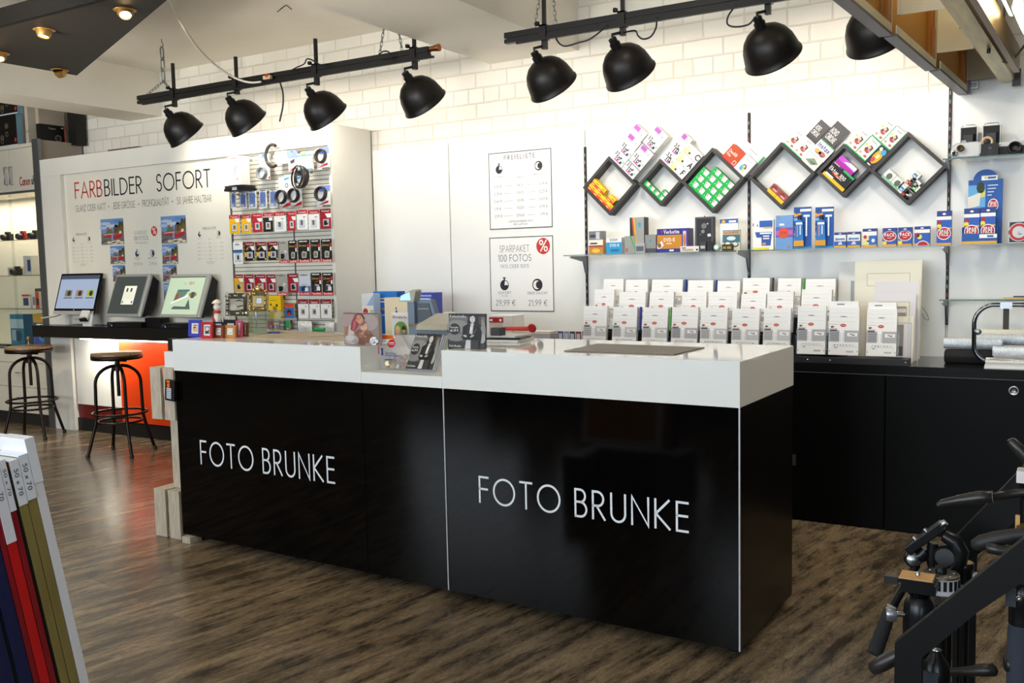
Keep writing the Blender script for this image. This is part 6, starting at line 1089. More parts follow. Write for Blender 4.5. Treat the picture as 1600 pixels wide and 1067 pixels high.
def dcorner(kind):
    def d(b, W, H):
        b.rect(0, W, H*.84, H, P('#2b3f8a'), -.0006); b.ell(W*.5, H*.91, W*.12, H*.03, WH, -.001)
        if kind == 0: b.rect(0, W, H*.42, H*.84, P('#e8e6e2'), -.0006); b.rect(W*.1, W*.9, H*.5, H*.62, P('#5f86c4'), -.001); b.ell(W*.2, H*.56, W*.1, H*.09, P('#3a8ad0'), -.0014); b.rect(0, W, 0, H*.14, P('#e0a52e'), -.001); b.poly([(W*.3, H*.2), (W*.7, H*.2), (W*.6, H*.4), (W*.4, H*.36)], P('#c9d4e2'), -.001)
        elif kind == 1: b.rect(0, W*.45, 0, H*.62, P('#dcdca0'), -.0006); b.rect(W*.45, W, 0, H*.62, P('#2a6ac0'), -.0006); b.rect(0, W, H*.62, H*.84, WH, -.0006); b.ell(W*.18, H*.55, W*.12, H*.10, P('#b82a34'), -.001); b.ell(W*.75, H*.35, W*.12, H*.1, WH, -.001); b.rect(0, W, 0, H*.12, P('#e0a52e'), -.001); b.rect(W*.3, W*.48, H*.28, H*.36, INK, -.001)
        elif kind == 2: b.rect(0, W, 0, H*.84, P('#2a56b4'), -.0006); b.ell(W*.5, H*.55, W*.5, H*.28, WH, -.0009); b.ell(W*.5, H*.56, W*.45, H*.25, P('#b01e2e'), -.0012); b.text('PACK', W*.14, H*.55, H*.15, WH, -.0016, .24, 'l', fit=W*.72); b.rect(0, W, 0, H*.12, P('#e0a52e'), -.001); b.ell(W*.15, H*.2, W*.16, H*.1, P('#e8d84a'), -.0012); b.rect(W*.35, W*.65, H*.44, H*.48, P('#e8b0b0'), -.0016)
        elif kind == 3: b.rect(0, W, 0, H*.66, P('#2a5ab8'), -.0006); b.rect(0, W, H*.66, H*.84, WH, -.0006); b.ell(W*.2, H*.56, W*.14, H*.11, P('#a81e2e'), -.001); b.ell(W*.34, H*.46, W*.16, H*.12, P('#e8dc4a'), -.001); b.rect(0, W, 0, H*.12, P('#e0a52e'), -.001); b.ell(W*.55, H*.02, W*.38, H*.24, WH, -.0014, a0=0, a1=180); b.ell(W*.55, H*.02, W*.34, H*.20, P('#b01e2e'), -.0017, a0=0, a1=180)
        else:
            b.rect(0, W, 0, H*.74, P('#2a5ab8'), -.0006); b.rect(0, W, H*.74, H*.84, WH, -.0006); b.ell(W*.2, H*.66, W*.15, H*.055, P('#a81e2e'), -.001); b.ell(W*.16, H*.55, W*.16, H*.07, P('#e8dc4a'), -.001); b.rect(0, W, H*.47, H*.51, P('#e0a52e'), -.001); b.rect(0, W, 0, H*.06, P('#e0a52e'), -.001)
            b.ell(W*.5, H*.34, W*.48, H*.19, WH, -.0014); b.ell(W*.5, H*.34, W*.43, H*.165, P('#b01e2e'), -.0017); b.text('SPAR', W*.20, H*.36, H*.08, WH, -.002, .26, 'l', fit=W*.6); b.text('PACK', W*.18, H*.27, H*.08, WH, -.002, .26, 'l', fit=W*.64)
    return d
for px0, py0, px1, k, lb in ((1303.5, 363.5, 1322, 0, 'lowest white and blue photo corner pack, next to the glue tubes'), (1324, 362.5, 1344, 0, 'low white and blue photo corner pack, second from the glue tubes'), (1348, 357.5, 1370, 1, 'blue and pale green photo corner pack, third from the glue tubes'), (1379, 356.5, 1401, 2, 'photo corner pack with red PACK badge, nearer the glue tubes'), (1403.5, 355.5, 1425, 2, 'photo corner pack with red PACK badge, second of the pair'), (1429, 354, 1453, 3, 'blue photo corner pack with half a red badge at its foot'), (1464, 330, 1487, 4, 'tall blue photo corner pack with red SPAR PACK badge by the bracket')):
    sbox('photo_corner_pack', 'pack', lb, px0, py0, px1, SY, .035, ('#2a4a9a', '#2f5ab0'), dcorner(k), group='blue photo corner packs')
# arched counter display with two packs
a, c = ay(1513, 300, SY+.09), ay(1567, 300, SY+.09); W = c.x-a.x; H = ay(1540, 280.5, SY+.09).z-ZS; Ht = ay(1540, 264.5, SY+.09).z-ZS
t = thing('display_box', 'blue arched display box with two photo corner packs in its tray', 'display', (a.x, SY+.09, ZS))
b = MB(); pts = [(0, 0.001), (W, .001), (W, H), (W*.86, H)]+[(W*.5+W*.36*math.cos(R(a_)), H+(Ht-H)*math.sin(R(a_))) for a_ in range(20, 180, 16)]+[(W*.14, H), (0, H)]
b.prism(pts, 0, .006, P('#1f55a4')); b.rect(W*.38, W*.84, H*.99, H*1.06, WH, -.001); b.rect(W*.56, W*.8, H*1.01, H*1.04, P('#3a5a9a'), -.0014); b.ell(W*.5, H*1.025, W*.03, W*.03, P('#e0a52e'), -.0014); b.rect(0, W*.5, H*.55, H*.92, P('#5fa4d8'), -.001); b.ell(W*.36, H*.88, W*.12, H*.09, P('#2a3a24'), -.0014); b.poly([(W*.2, H*.7), (W*.5, H*.74), (W*.5, H*.84), (W*.2, H*.78)], P('#c9c86a'), -.0014); b.poly([(0, H*.56), (W*.34, H*.60), (W*.36, H*.80), (0, H*.74)], P('#d8d6ce'), -.0018)
b.ell(W*.73, H*.60, W*.15, H*.10, WH, -.0014); b.ell(W*.73, H*.60, W*.13, H*.088, P('#b01e2e'), -.0017); b.text('SPAR', W*.64, H*.605, H*.045, WH, -.002, .25, fit=W*.18); b.text('PACK', W*.63, H*.545, H*.045, WH, -.002, .25, fit=W*.20)
for i in range(4): b.rect(W*.56, W*.86-.01*i, H*(.90-.05*i), H*(.915-.05*i), P('#c9d8ec'), -.0014)
b.build('back_card', t)
a2, c2 = ay(1503, 364, SY-.01), ay(1558, 364, SY-.01); tw = c2.x-a2.x; th = ay(1530, 364.5, SY-.01).z-ZS; dx = a2.x-a.x
b = MB(); b.box(dx, dx+tw, -.10, -.097, .001, th, P('#1f55a4')); b.box(dx, dx+.003, -.097, 0, .001, th*1.6, P('#1f55a4')); b.box(dx+tw-.003, dx+tw, -.097, 0, .001, th*1.6, P('#1f55a4')); b.box(dx, dx+tw, -.097, 0, .001, .004, P('#1f55a4')); b.rect(dx, dx+tw, 0.001, th*.28, P('#e0a52e'), -.101); b.rect(dx+tw*.5, dx+tw, th*.55, th*.9, WH, -.101); b.rect(dx+tw*.72, dx+tw*.9, th*.62, th*.8, P('#3a5a9a'), -.1014); b.build('tray', t)
for i, (q0, q1, yt) in enumerate(((1506.5, 1531, 326), (1532.5, 1556, 324))):
    sbox('photo_corner_pack', 'pack', ('photo corner pack with red badge in the display tray, nearer the upright', 'photo corner pack with red badge in the display tray, nearer the dial box')[i], q0, yt, q1, SY+.005, .035, ('#2a4a9a', '#2f5ab0'), dcorner(4), z=ZS+.006, group='blue photo corner packs')
def ddial(b, W, H): b.border(0, W, 0, H, W*.05, P('#c9ccd0'), -.001); b.ell(W*.55, H*.5, H*.42, H*.42, P('#d8dadc'), -.001, 32); b.ell(W*.55, H*.5, H*.39, H*.39, P('#b82a34'), -.0014, 32); b.ell(W*.55, H*.5, H*.27, H*.27, P('#c9ccd2'), -.0018, 32); b.ell(W*.55, H*.5, H*.02, H*.02, INK, -.0022); b.rect(W*.5, W*.7, H*.40, H*.43, INK, -.0022)
sbox('dial_box', 'box', 'dark square box with red and silver round dial at the shelf end', 1576, 346, 1606, SY-.01, .09, ('#c9ccd0', '#2b3440'), ddial)
# ================================================================ vintage cameras on the upper shelf
def place(px, py, Y, z): p = ay(px, py, Y); return Vector((p.x, Y, z))
CY = SHF+.04; zc0 = zc
px2m = lambda px0, px1, Y: ay(px1, 220, Y).x-ay(px0, 220, Y).x
w_ = px2m(1485, 1533, CY); h_ = ay(1510, 222, CY).z-zc0
t = thing('cine_camera', 'silver grey cine camera at the front of the upper glass shelf', 'camera', (ay(1485, 222, CY).x, CY, zc0)); b = MB()
pts = [(0, .02), (w_*.05, .002), (w_*.92, .002), (w_, .02), (w_, h_*.9), (w_*.88, h_), (w_*.2, h_*.98), (w_*.04, h_*.8)]; b.prism(pts, 0, .05, P('#a9aaab', .3)); b.prism([(x*.9+w_*.05, z*.86+h_*.07) for x, z in pts], -.003, 0, P('#c2c3c3', .35)); b.build('body', t, bevel=.006)
b = MB(); b.lathe([(.018, 0), (.018, .02), (.012, .024), (.010, .016), (0, .016)], P('#4a3c20'), 20, (w_*.34, -.003, h_*.62), (0, -1, 0)); b.lathe([(.019, 0), (.019, .008)], CHROME, 20, (w_*.34, -.003, h_*.62), (0, -1, 0), cap=False); b.build('lens', t)
b = MB(); b.lathe([(.017, 0), (.017, .012), (.013, .014), (0, .014)], CHROME, 20, (w_*.13, -.003, h_*.33), (0, -1, 0)); b.lathe([(.010, .014), (0, .018)], BK, 14, (w_*.13, -.003, h_*.33), (0, -1, 0)); b.build('dial', t); b = MB(); b.box(w_*.36, w_*.5, .012, .036, h_*.98, h_*1.14, P('#9a9b9c', .3)); b.build('viewfinder', t, bevel=.003)
def folding(px0, px1, pyt, Y, label, lens):
    w_ = px2m(px0, px1, Y); h_ = ay(px0, pyt, Y).z-zc0; t = thing('folding_camera', label, 'camera', (ay(px0, pyt, Y).x, Y, zc0)); LB = P('#1b1a1a', .6)
    b = MB(); b.box(0, w_, .0, .03, .001, h_, LB); b.border(0, w_, 0, h_, .005, P('#c9cacb', .25), -.001); b.build('body', t, bevel=.005)
    b = MB(); b.tube([(.01, .01, h_), (.015, .012, h_+.010), (w_-.015, .012, h_+.010), (w_-.01, .01, h_)], .003, CHROME, 6); b.build('handle', t)
    b = MB()
    for k in range(5): q = .012+.005*k; b.frame(w_*.1+q*.4, w_*.9-q*.4, h_*.12+q*.4, h_*.80-q*.4, .006, -.008*(k+1), -.008*k, LB)
    b.build('bellows', t); b = MB(); b.box(w_*.24, w_*.76, -.05, -.041, h_*.2, h_*.72, P('#2a2a2c', .35)); b.box(w_*.1, w_*.9, -.05, .0, .001, .006, P('#b9babc', .3))
    if lens: b.lathe([(.030, 0), (.031, .012), (.024, .016), (.020, .010), (0, .010)], P('#c8a888', .3), 28, (w_*.32, -.05, h_*.45), (0, -1, 0)); b.lathe([(.018, .011), (0, .016)], BLACK_PL, 20, (w_*.32, -.05, h_*.45), (0, -1, 0))
    b.build('lens_standard', t)
folding(1500, 1528, 199, CY+.13, 'black folding camera standing behind the silver cine camera', False); folding(1535, 1564, 196, CY+.11, 'black folding camera with brass lens ring on the upper shelf', True)
w_ = px2m(1534, 1560, CY-.02); h_ = ay(1547, 224, CY-.02).z-zc0; t = thing('box_camera', 'small black box camera in front of the folding camera', 'camera', (ay(1534, 224, CY-.02).x, CY-.02, zc0)); b = MB(); b.box(0, w_, 0, .045, .001, h_, P('#19191a', .5)); b.rect(w_*.4, w_*.6, h_*.55, h_*.7, P('#55575a'), -.001); b.box(w_*.5, w_*.53, -.002, 0, 0.001, h_, P('#3a3b3d', .3)); b.build('body', t, bevel=.004)
w_ = px2m(1561, 1612, CY+.03); h_ = ay(1580, 219, CY+.03).z-zc0; t = thing('reflex_camera', 'black and silver reflex camera at the picture edge of the upper shelf', 'camera', (ay(1561, 219, CY+.03).x, CY+.03, zc0)); b = MB(); b.box(0, w_, 0, .045, .001, h_*.62, P('#1d1c1c', .55)); b.build('body', t, bevel=.005)
b = MB(); b.box(0, w_, 0, .045, h_*.62, h_*.92, P('#b4b5b6', .25)); b.prism([(w_*.35, h_*.92), (w_*.65, h_*.92), (w_*.58, h_*1.12), (w_*.42, h_*1.12)], .005, .04, P('#b4b5b6', .25)); b.build('top_plate', t, bevel=.003); b = MB(); b.lathe([(.034, 0), (.034, .03), (.031, .05), (.026, .05), (.022, .03), (0, .03)], BLACK_PL, 28, (w_*.5, 0, h_*.45), (0, -1, 0)); b.build('lens', t)
b = MB(); b.box(0, .12, 0, .012, .001, .008, P('#c9a25a', .3)); b.box(.05, .16, .002, .010, .009, .016, P('#2a2c30')); p = place(1567, 464, SHF+.08, zd); tag(b.build('trimmer_tool', None, p), 'small brass and black tool lying on the bare lower glass shelf', 'tool')
# ================================================================ film roll dispenser
DY = BF+.16; L_ = lambda px, py, Y=DY: ay(px, py, Y)
o0 = L_(1521, 560); t = thing('roll_dispenser', 'chrome tube dispenser frame holding rolls of clear film on the worktop', 'dispenser', (o0.x, DY, WT))
zt_ = L_(1521, 473).z-WT; b = MB(); r_ = .10; pts = [(.20, 0, .014), (.11, 0, .014)]+[(.10+.10*math.cos(R(a_)), 0, .112+.098*math.sin(R(a_))) for a_ in range(262, 179, -12)]+[(0, 0, zt_-.11)]+[(.10+.10*math.cos(R(a_)), 0, zt_-.11+.10*math.sin(R(a_))) for a_ in range(170, 89, -12)]+[(.9, 0, zt_-.01)]
b.tube(pts, .0115, mat('dark_chrome', '#75767a', .12, metal=1), 10); b.build('frame', t); b = MB(); zc_ = L_(1560, 518).z-WT; b.box(.012, .9, -.008, .006, zc_-.012, zc_+.012, mat('satin_metal_bar', '#b9ac94', .25, metal=.9)); b.build('cutter_bar', t); b = MB(); b.lathe([(.016, 0), (.016, .014), (.010, .018), (0, .018)], STEEL, 14, (.02, -.01, zc_-.002), (0, -1, 0)); b.build('knob', t)
sx_ = L_(1572, 497).x-o0.x; b = MB(); b.box(sx_-.014, sx_+.014, -.006, .006, zc_+.012, zt_-.015, mat('dark_strap', '#3a352f', .6)); b.build('strap', t); b = MB(); b.box(sx_-.028, sx_+.028, -.016, .016, zt_-.030, zt_+.004, STEEL); b.build('clip', t, bevel=.003)
BUB = mat('bubble_film', '#ccd4dd', .2, noise=.25, scale=70, stretch=(3, 1, 1))
def roll(px0, px1, py0, py1, Y, label, m_, closed=True, lift=None):
    a, c = ay(px0, (py0+py1)/2, Y), ay(px1, (py0+py1)/2, Y); r_ = (ay(px0, py0, Y).z-ay(px0, py1, Y).z)/2; b = MB(); n = int((c.x-a.x)/.012); prof = []
    for i in range(n+1): prof += [(r_*(1 if i % 2 else .965), (c.x-a.x)*i/n)]
    b.lathe([(r_*.35, 0)]+prof+[(r_*.35, c.x-a.x)], m_, 24, (0, 0, 0), (1, 0, 0)); tag(b.build('film_roll', None, (a.x, Y, a.z)), label, 'roll')
roll(1475, 1567, 528, 544, DY+.12, 'clear bubble film roll lying on the black bundle', BUB); roll(1526, 1640, 522, 538, DY+.21, 'clear bubble film roll behind the chrome bar', BUB); roll(1551, 1640, 541, 556, DY-.05, 'clear bubble film roll behind the folded leaflets', BUB)
a, c = ay(1477, 545, DY+.12), ay(1551, 566, DY+.12); b = MB(); n = 10; W = c.x-a.x; rn = random.Random(2); H = a.z-WT-.002
b.prismx([(-.06, 0), (.06, 0), (.07, H*.5), (.05, H), (-.05, H), (-.072, H*.55)], 0, W, mat('black_cloth', '#101012', .8, bump=.8, scale=30)); tag(b.build('black_bundle', None, (a.x, DY+.12, WT+.001), bevel=.01), 'black wrapped bundle under the bubble film roll', 'bundle')
p = az(1541, 571, WT); t = thing('leaflet_pile', 'flat pile of white leaflets lying at the worktop edge', 'leaflets', (p.x, BF+.012, WT+.001), (0, 0, R(2)))
b = MB(); b.box(0, .34, 0, .13, 0, .012, LF); b.box(.006, .334, .004, .126, .012, .030, P('#dcdad6')); b.build('cover', t, bevel=.002); b = MB(); b.M = Matrix.Translation((.004, 0, .0305)) @ Matrix.Rotation(R(4), 4, 'X'); b.box(0, .33, .0, .125, 0, .006, LF)
b.M = b.M @ Matrix.Translation((0, 0, .0062)) @ Matrix.Rotation(R(-90), 4, 'X'); dleaf(b, .33, .125, 5, 0); b.build('top_leaflet', t)
cable('loose_wire', 'thin loose wire beside the large cream picture mat', [ay(1441, 480, PY-.03), ay(1448, 490, PY-.03), ay(1451, 500, PY-.03), ay(1444, 497, PY-.03), ay(1441, 490, PY-.03)], .0012, BLACK_PL)
# ================================================================ things on the counter
ct = lambda px, py, z=ZT: az(px, py, z)
def mat_on(pts, label, m_, seam=None, z=ZT):
    q = [ct(*p) for p in pts]; o = q[0]; b = MB(); b.prismz([(p.x-o.x, p.y-o.y) for p in q], .001, .0045, m_)
    if seam: s0, s1 = ct(*seam[0])-o, ct(*seam[1])-o; b.tube([(s0.x, s0.y, .0045), (s1.x, s1.y, .0045)], .0012, P('#4a4238'), 5)
    return tag(b.build('desk_mat', None, (o.x, o.y, z)), label, 'desk mat')
mat_on([(881, 549.3), (1053, 555), (1101, 544), (934, 538)], 'thin grey-brown desk mat on the right counter section', mat('grey_desk_mat', '#6b6259', .45, noise=.1, scale=30))
mat_on([(384, 528.2), (552, 533.6), (572, 524.5), (446, 518.6)], 'pale beige desk mat on the left counter section', mat('beige_desk_mat', '#a79a84', .5, noise=.15, scale=12, stretch=(1, 9, 1)), ((480, 528.3), (556, 524.8)))
def standing(px0, px1, pyb, pyt, Yw=None, z=ZT, lean=0):
    "a card standing on height z: its lower left corner, width and height from the photo"
    a = ct(px0, pyb, z); c = ay(px1, pyb, a.y); t_ = ay(px0, pyt, a.y); return a, c.x-a.x, (t_.z-z)/max(.2, math.cos(R(lean)))
# --- acrylic block with a printed portrait of a mother and baby
a, W, H = standing(538, 594.5, 538.7, 489)
t = thing('photo_block', 'acrylic photo block showing a red-haired person holding a baby, at the recess edge', 'photo block', (a.x, a.y, ZT+.001), (0, 0, CA))
b = MB(); b.box(0, W, .0, .022, 0, H, P('#b0a099'), P('#8f7d78')); X = lambda u: W*u; Z = lambda v: H*v
def PL(b, pts, c, k): b.poly([(X(u), Z(v)) for u, v in pts], P(c), -.0004*k)
def EL(b, u, v, ru, rv, c, k, a=0): b.ell(X(u), Z(v), W*ru, H*rv, P(c), -.0004*k, 22, a)
b.rect(0, W, 0, H, P('#8f7d78'), -.0004); EL(b, .72, .72, .26, .26, '#a39590', 2); EL(b, .15, .8, .2, .25, '#a38d86', 2); b.rect(0, W, H*.97, H, P('#5d4a46'), -.0009)
PL(b, [(.02, .3), (.06, .56), (.2, .62), (.32, .5), (.4, .3)], '#9a6a52', 3); PL(b, [(.12, .28), (.16, .6), (.2, .62), (.3, .40), (.3, .26)], '#b9b2ac', 4)
PL(b, [(.20, .48), (.24, .72), (.34, .94), (.46, .99), (.56, .96), (.62, .86), (.60, .74), (.44, .64), (.34, .46), (.26, .44)], '#8c3f42', 5); PL(b, [(.26, .48), (.30, .72), (.40, .86), (.36, .62), (.32, .48)], '#b35a58', 6); PL(b, [(.46, .98), (.60, .9), (.62, .8), (.54, .86)], '#4f3230', 6)
EL(b, .48, .80, .105, .13, '#c98f72', 7, -35); EL(b, .41, .83, .03, .012, '#4a2e26', 8, -30); EL(b, .50, .86, .03, .012, '#4a2e26', 8, -30); EL(b, .40, .735, .03, .012, '#a34a4a', 8, -20); EL(b, .46, .80, .018, .04, '#b57c62', 8, -30)
EL(b, .60, .58, .10, .13, '#d6a68c', 9, 20); EL(b, .57, .67, .09, .05, '#8a6250', 10, 25); EL(b, .56, .57, .018, .010, '#3d2820', 10); EL(b, .64, .60, .018, .010, '#3d2820', 10); EL(b, .585, .49, .028, .012, '#b0605a', 10); EL(b, .60, .54, .015, .015, '#c08a72', 10)
PL(b, [(.34, .40), (.44, .50), (.56, .46), (.78, .40), (.86, .28), (.70, .08), (.5, .06), (.42, .2)], '#7a5040', 8); PL(b, [(.44, .40), (.56, .46), (.62, .36), (.52, .22), (.44, .26)], '#8f6250', 11); EL(b, .56, .38, .07, .035, '#b98468', 12, 30); EL(b, .70, .42, .08, .04, '#94644f', 12, -25); EL(b, .62, .28, .05, .03, '#a87460', 12, -15)
EL(b, .24, .18, .20, .15, '#a29b98', 12); EL(b, .20, .22, .12, .09, '#b8b1ae', 13); EL(b, .34, .13, .10, .07, '#8f8885', 13); PL(b, [(.4, .02), (.46, .22), (.62, .10), (.58, .02)], '#6e4636', 13)
rn = random.Random(4); EL(b, .87, .15, .115, .13, '#e9e7e6', 13)
for i in range(34): EL(b, .78+.19*rn.random(), .05+.2*rn.random(), .012, .010, '#2b2a2c', 14)
b.build('print', t); 
# --- black and white portrait flyers: one on the counter, a stack in the recess
def portrait(b, W, H):
    X = lambda u: W*u; Z = lambda v: H*v
    def pl(pts, c, k): b.poly([(X(u), Z(v)) for u, v in pts], P(c), -.0003*k)
    def el(u, v, ru, rv, c, k, a=0): b.ell(X(u), Z(v), W*ru, H*rv, P(c), -.0003*k, 20, a)
    b.rect(0, W, 0, H, P('#4d4c4b'), -.0003); b.rect(0, W, H*.62, H*.9, P('#6e6d6b'), -.0006); el(.25, .62, .3, .2, '#858380', 3); el(.2, .34, .25, .14, '#7a7977', 3); b.rect(0, W, 0, H*.2, P('#353433'), -.0006); b.rect(0, W, H*.93, H, P('#2e2d2d'), -.0009); el(.9, .5, .12, .34, '#8a8784', 3); el(.93, .3, .08, .14, '#a19e9a', 4)
    el(.17, .55, .155, .165, '#2e2d2e', 5)
    pl([(.38, .30), (.40, .62), (.52, .70), (.62, .66), (.86, .66), (.92, .46), (.90, .24), (.86, .0), (.44, .0), (.48, .24)], '#1d1c1c', 6)
    pl([(.56, .98), (.52, .76), (.56, .60), (.64, .66), (.80, .60), (.90, .62), (.90, .86), (.82, .99), (.66, 1.0)], '#2a2624', 7); pl([(.82, .96), (.90, .84), (.89, .64), (.84, .74)], '#5c4a3c', 8)
    el(.665, .85, .072, .115, '#cfcac6', 9, 5); el(.635, .875, .014, .010, '#1c1a1a', 10); el(.695, .875, .014, .010, '#1c1a1a', 10); pl([(.655, .87), (.672, .87), (.678, .82), (.65, .82)], '#aaa5a0', 10); el(.665, .785, .026, .009, '#5e4a48', 10); pl([(.60, .90), (.62, .97), (.70, .98), (.73, .9), (.68, .94)], '#2a2624', 10)
    pl([(.60, .70), (.66, .74), (.72, .70), (.66, .40), (.58, .44)], '#c6c2be', 8); pl([(.62, .66), (.66, .58), (.60, .46), (.58, .52)], '#eae7e4', 9); pl([(.62, .70), (.54, .64), (.50, .42), (.58, .40)], '#2b2a2a', 10); pl([(.70, .70), (.80, .62), (.80, .40), (.66, .36)], '#252424', 10); pl([(.66, .36), (.80, .56), (.78, .58), (.64, .40)], '#4d4b4b', 11)
    el(.47, .36, .055, .03, '#b5b1ad', 12, -10); el(.66, .36, .06, .028, '#a8a39f', 12, 20); pl([(.34, .36), (.42, .30), (.70, .32), (.66, .28), (.42, .26)], '#201f1f', 12); pl([(.46, .0), (.50, .26), (.62, .26), (.62, .0)], '#bdb9b5', 11); pl([(.62, .0), (.62, .26), (.84, .26), (.84, .0)], '#343231', 11); b.rect(X(.46), X(.82), Z(.25), Z(.275), P('#141313'), -.004)
    b.text('Fotostudio', W*.05, H*.89, H*.065, P('#dedcd9'), -.0045, .16, fit=W*.44); b.text('Portraits', W*.06, H*.575, H*.055, P('#dedcd9'), -.0045, .16, fit=W*.22); b.text('ab 29 \u20ac', W*.06, H*.485, H*.055, P('#e9e7e4'), -.0045, .18, fit=W*.22); b.text('Foto Brunke', W*.04, H*.045, H*.05, P('#dbe2d6'), -.0045, .16, fit=W*.32)
a, W, H = standing(701, 759, 543.8, 490)
t = thing('photo_flyer', 'black and white studio portrait flyer standing on the right counter section', 'flyer', (a.x, a.y, ZT+.001), (R(-3), 0, CA))
b = MB(); b.box(0, W, 0, .012, 0, H, P('#3a3938')); portrait(b, W, H); b.build('flyer', t); b = MB(); b.box(-.002, W+.002, .013, .016, .003, H, FOIL); b.build('holder', t)
RZ = 1.0135
a = ct(634, 579.5, RZ); up = ay(656, 525.5, a.y+.085); lean = math.atan2(.085, up.z-RZ); c = ay(676, 582, a.y); W = c.x-a.x; H = (up.z-RZ)/math.cos(lean)
t = thing('photo_flyer', 'leaning stack of black and white portrait flyers in the counter recess', 'flyer', (a.x, a.y, RZ+.013), (-lean, 0, CA)); b = MB(); b.box(0, W, 0, .004, 0, H, P('#3a3938')); portrait(b, W, H)
for k in range(5): b.box(.002, W+.004+.002*k, .0045+.005*k, .009+.005*k, 0, H-.001*k, P('#9a9a9c') if k % 2 else P('#c9c9cc'))
b.build('flyers', t); b = MB(); b.box(-.003, W+.02, .031, .034, .0, H*.9, FOIL); b.build('holder', t)
# --- donation box with coins
a = ct(596, 578.5, RZ); b1 = ay(638, 578.5, a.y); w_ = b1.x-a.x; hh = ay(610, 525, a.y).z-RZ
a = Vector((a.x*(1+.045/a.y), a.y+.045, 0))
t = thing('donation_box', 'clear hexagonal donation box half filled with coins', 'donation box', (a.x, a.y, RZ+.001), (0, 0, CA))
hexp = [(0, 0), (w_, 0), (w_*1.13, hh*.52), (w_*.82, hh*.99), (w_*.10, hh*.99), (-w_*.15, hh*.56)]
b = MB(); b.prism(hexp, 0, .11, MILKY, FOIL); b.build('case', t)
b = MB(); b.prism([(w_*.02, .002), (w_*.98, .002), (w_*1.06, hh*.24), (w_*1.0, hh*.40), (w_*1.08, hh*.5), (w_*.80, hh*.95), (w_*.12, hh*.95), (-w_*.15, hh*.55), (w_*.0, hh*.3)], .104, .108, P('#d9d2cb')); b.build('back_sheet', t)
coin = [mat('coin_brass', '#b8965a', .3, metal=.9), mat('coin_copper', '#96603a', .35, metal=.9), mat('coin_steel', '#b9b4a8', .3, metal=.9)]; rn = random.Random(11); b = MB()
for i in range(95):
    z = .008+hh*.30*rn.random()**1.4; x = w_*(.12+.76*rn.random()); q = Vector((rn.random()-.5, rn.random()-.9, rn.random()*.9)).normalized(); b.cyl(Vector((x, .016+.07*rn.random(), z)), Vector((x, .016+.07*rn.random(), z)) if False else Vector((x, .016, z))+Vector((0, .05*rn.random(), 0))+q*.0018, .0095, coin[i % 3], 12) if False else b.lathe([(.0115, 0), (.0115, .002)], coin[i % 3], 12, (x, .016+.07*rn.random(), z), q)
o = b.build('coins', t); o['kind'] = 'stuff'
b = MB(); b.rect(-w_*.02, w_*.5, hh*.88, hh*1.0, P('#e8702a'), -.001); b.ell(w_*.43, hh*.75, w_*.16, hh*.12, P('#c42430'), -.001, 8, 22); b.rect(w_*.33, w_*.53, hh*.77, hh*.79, WH, -.0014); b.rect(w_*.33, w_*.53, hh*.73, hh*.745, WH, -.0014)
for x, c_, h0 in ((-.10, '#c83a3a', .44), (.06, '#28408a', .40)): b.ell(w_*x, hh*(h0+.19), w_*.035, hh*.025, P(c_), -.001); b.poly([(w_*(x-.04), hh*h0), (w_*(x+.04), hh*h0), (w_*(x+.03), hh*(h0+.15)), (w_*(x+.1), hh*(h0+.2)), (w_*x, hh*(h0+.16)), (w_*(x-.1), hh*(h0+.21)), (w_*(x-.03), hh*(h0+.14))], P(c_), -.0012)
b.text('Deutsches', w_*.18, hh*.45, hh*.055, P('#2c4f8a'), -.001, .18, fit=w_*.42); b.text('Kinderhilfswerk', w_*.18, hh*.385, hh*.055, P('#2c4f8a'), -.001, .18, fit=w_*.62); b.ell(w_*.36, hh*.27, w_*.24, hh*.03, P('#2c4f8a'), -.001, a0=20, a1=200); b.build('label', t)
# --- the donation sign behind it
a = ct(612, 573, RZ); a = Vector((a.x, a.y+.12, 0)); p0 = ay(612, 488.5, a.y); p1 = ay(637.5, 488.5, a.y); W = p1.x-p0.x; H = p0.z-RZ
t = thing('donation_sign', 'upright white sign reading Bitte helfen Sie behind the donation box', 'sign', (p0.x, a.y, RZ+.001), (0, 0, CA)); b = MB(); b.box(0, W, 0, .006, 0, H, P('#dfe0e2')); b.text('Bitte helfen Sie.', W*.06, H*.89, H*.05, P('#a8404a'), -.0006, .18, fit=W*.88)
b.ell(W*.55, H*.66, W*.42, H*.17, P('#6a9a4a'), -.0006); b.ell(W*.55, H*.60, W*.44, H*.12, P('#7a9a5a'), -.0008)
for x, hair, dress, k in ((.36, '#d8c08a', '#d88aa0', 0), (.74, '#3a2a22', '#2a3a7a', 1)):
    b.poly([(W*(x-.2), H*.48), (W*(x+.2), H*.48), (W*(x+.14), H*.60), (W*(x-.14), H*.60)], P(dress), -.001); b.ell(W*x, H*.67, W*.14, H*.075, P(hair), -.0012); b.ell(W*x, H*.655, W*.10, H*.058, P('#dcae92'), -.0014); b.ell(W*(x-.04), H*.662, W*.014, H*.006, P('#3a2a22'), -.0016); b.ell(W*(x+.04), H*.662, W*.014, H*.006, P('#3a2a22'), -.0016); b.ell(W*x, H*.63, W*.03, H*.007, P('#a84a4a'), -.0016); b.ell(W*x, H*.70, W*.12, H*.035, P(hair), -.0018)
b.ell(W*.08, H*.44, W*.1, H*.06, P('#c8303a'), -.001); b.ell(W*.2, H*.36, W*.14, H*.04, P('#2c4f8a'), -.001); b.build('card', t)
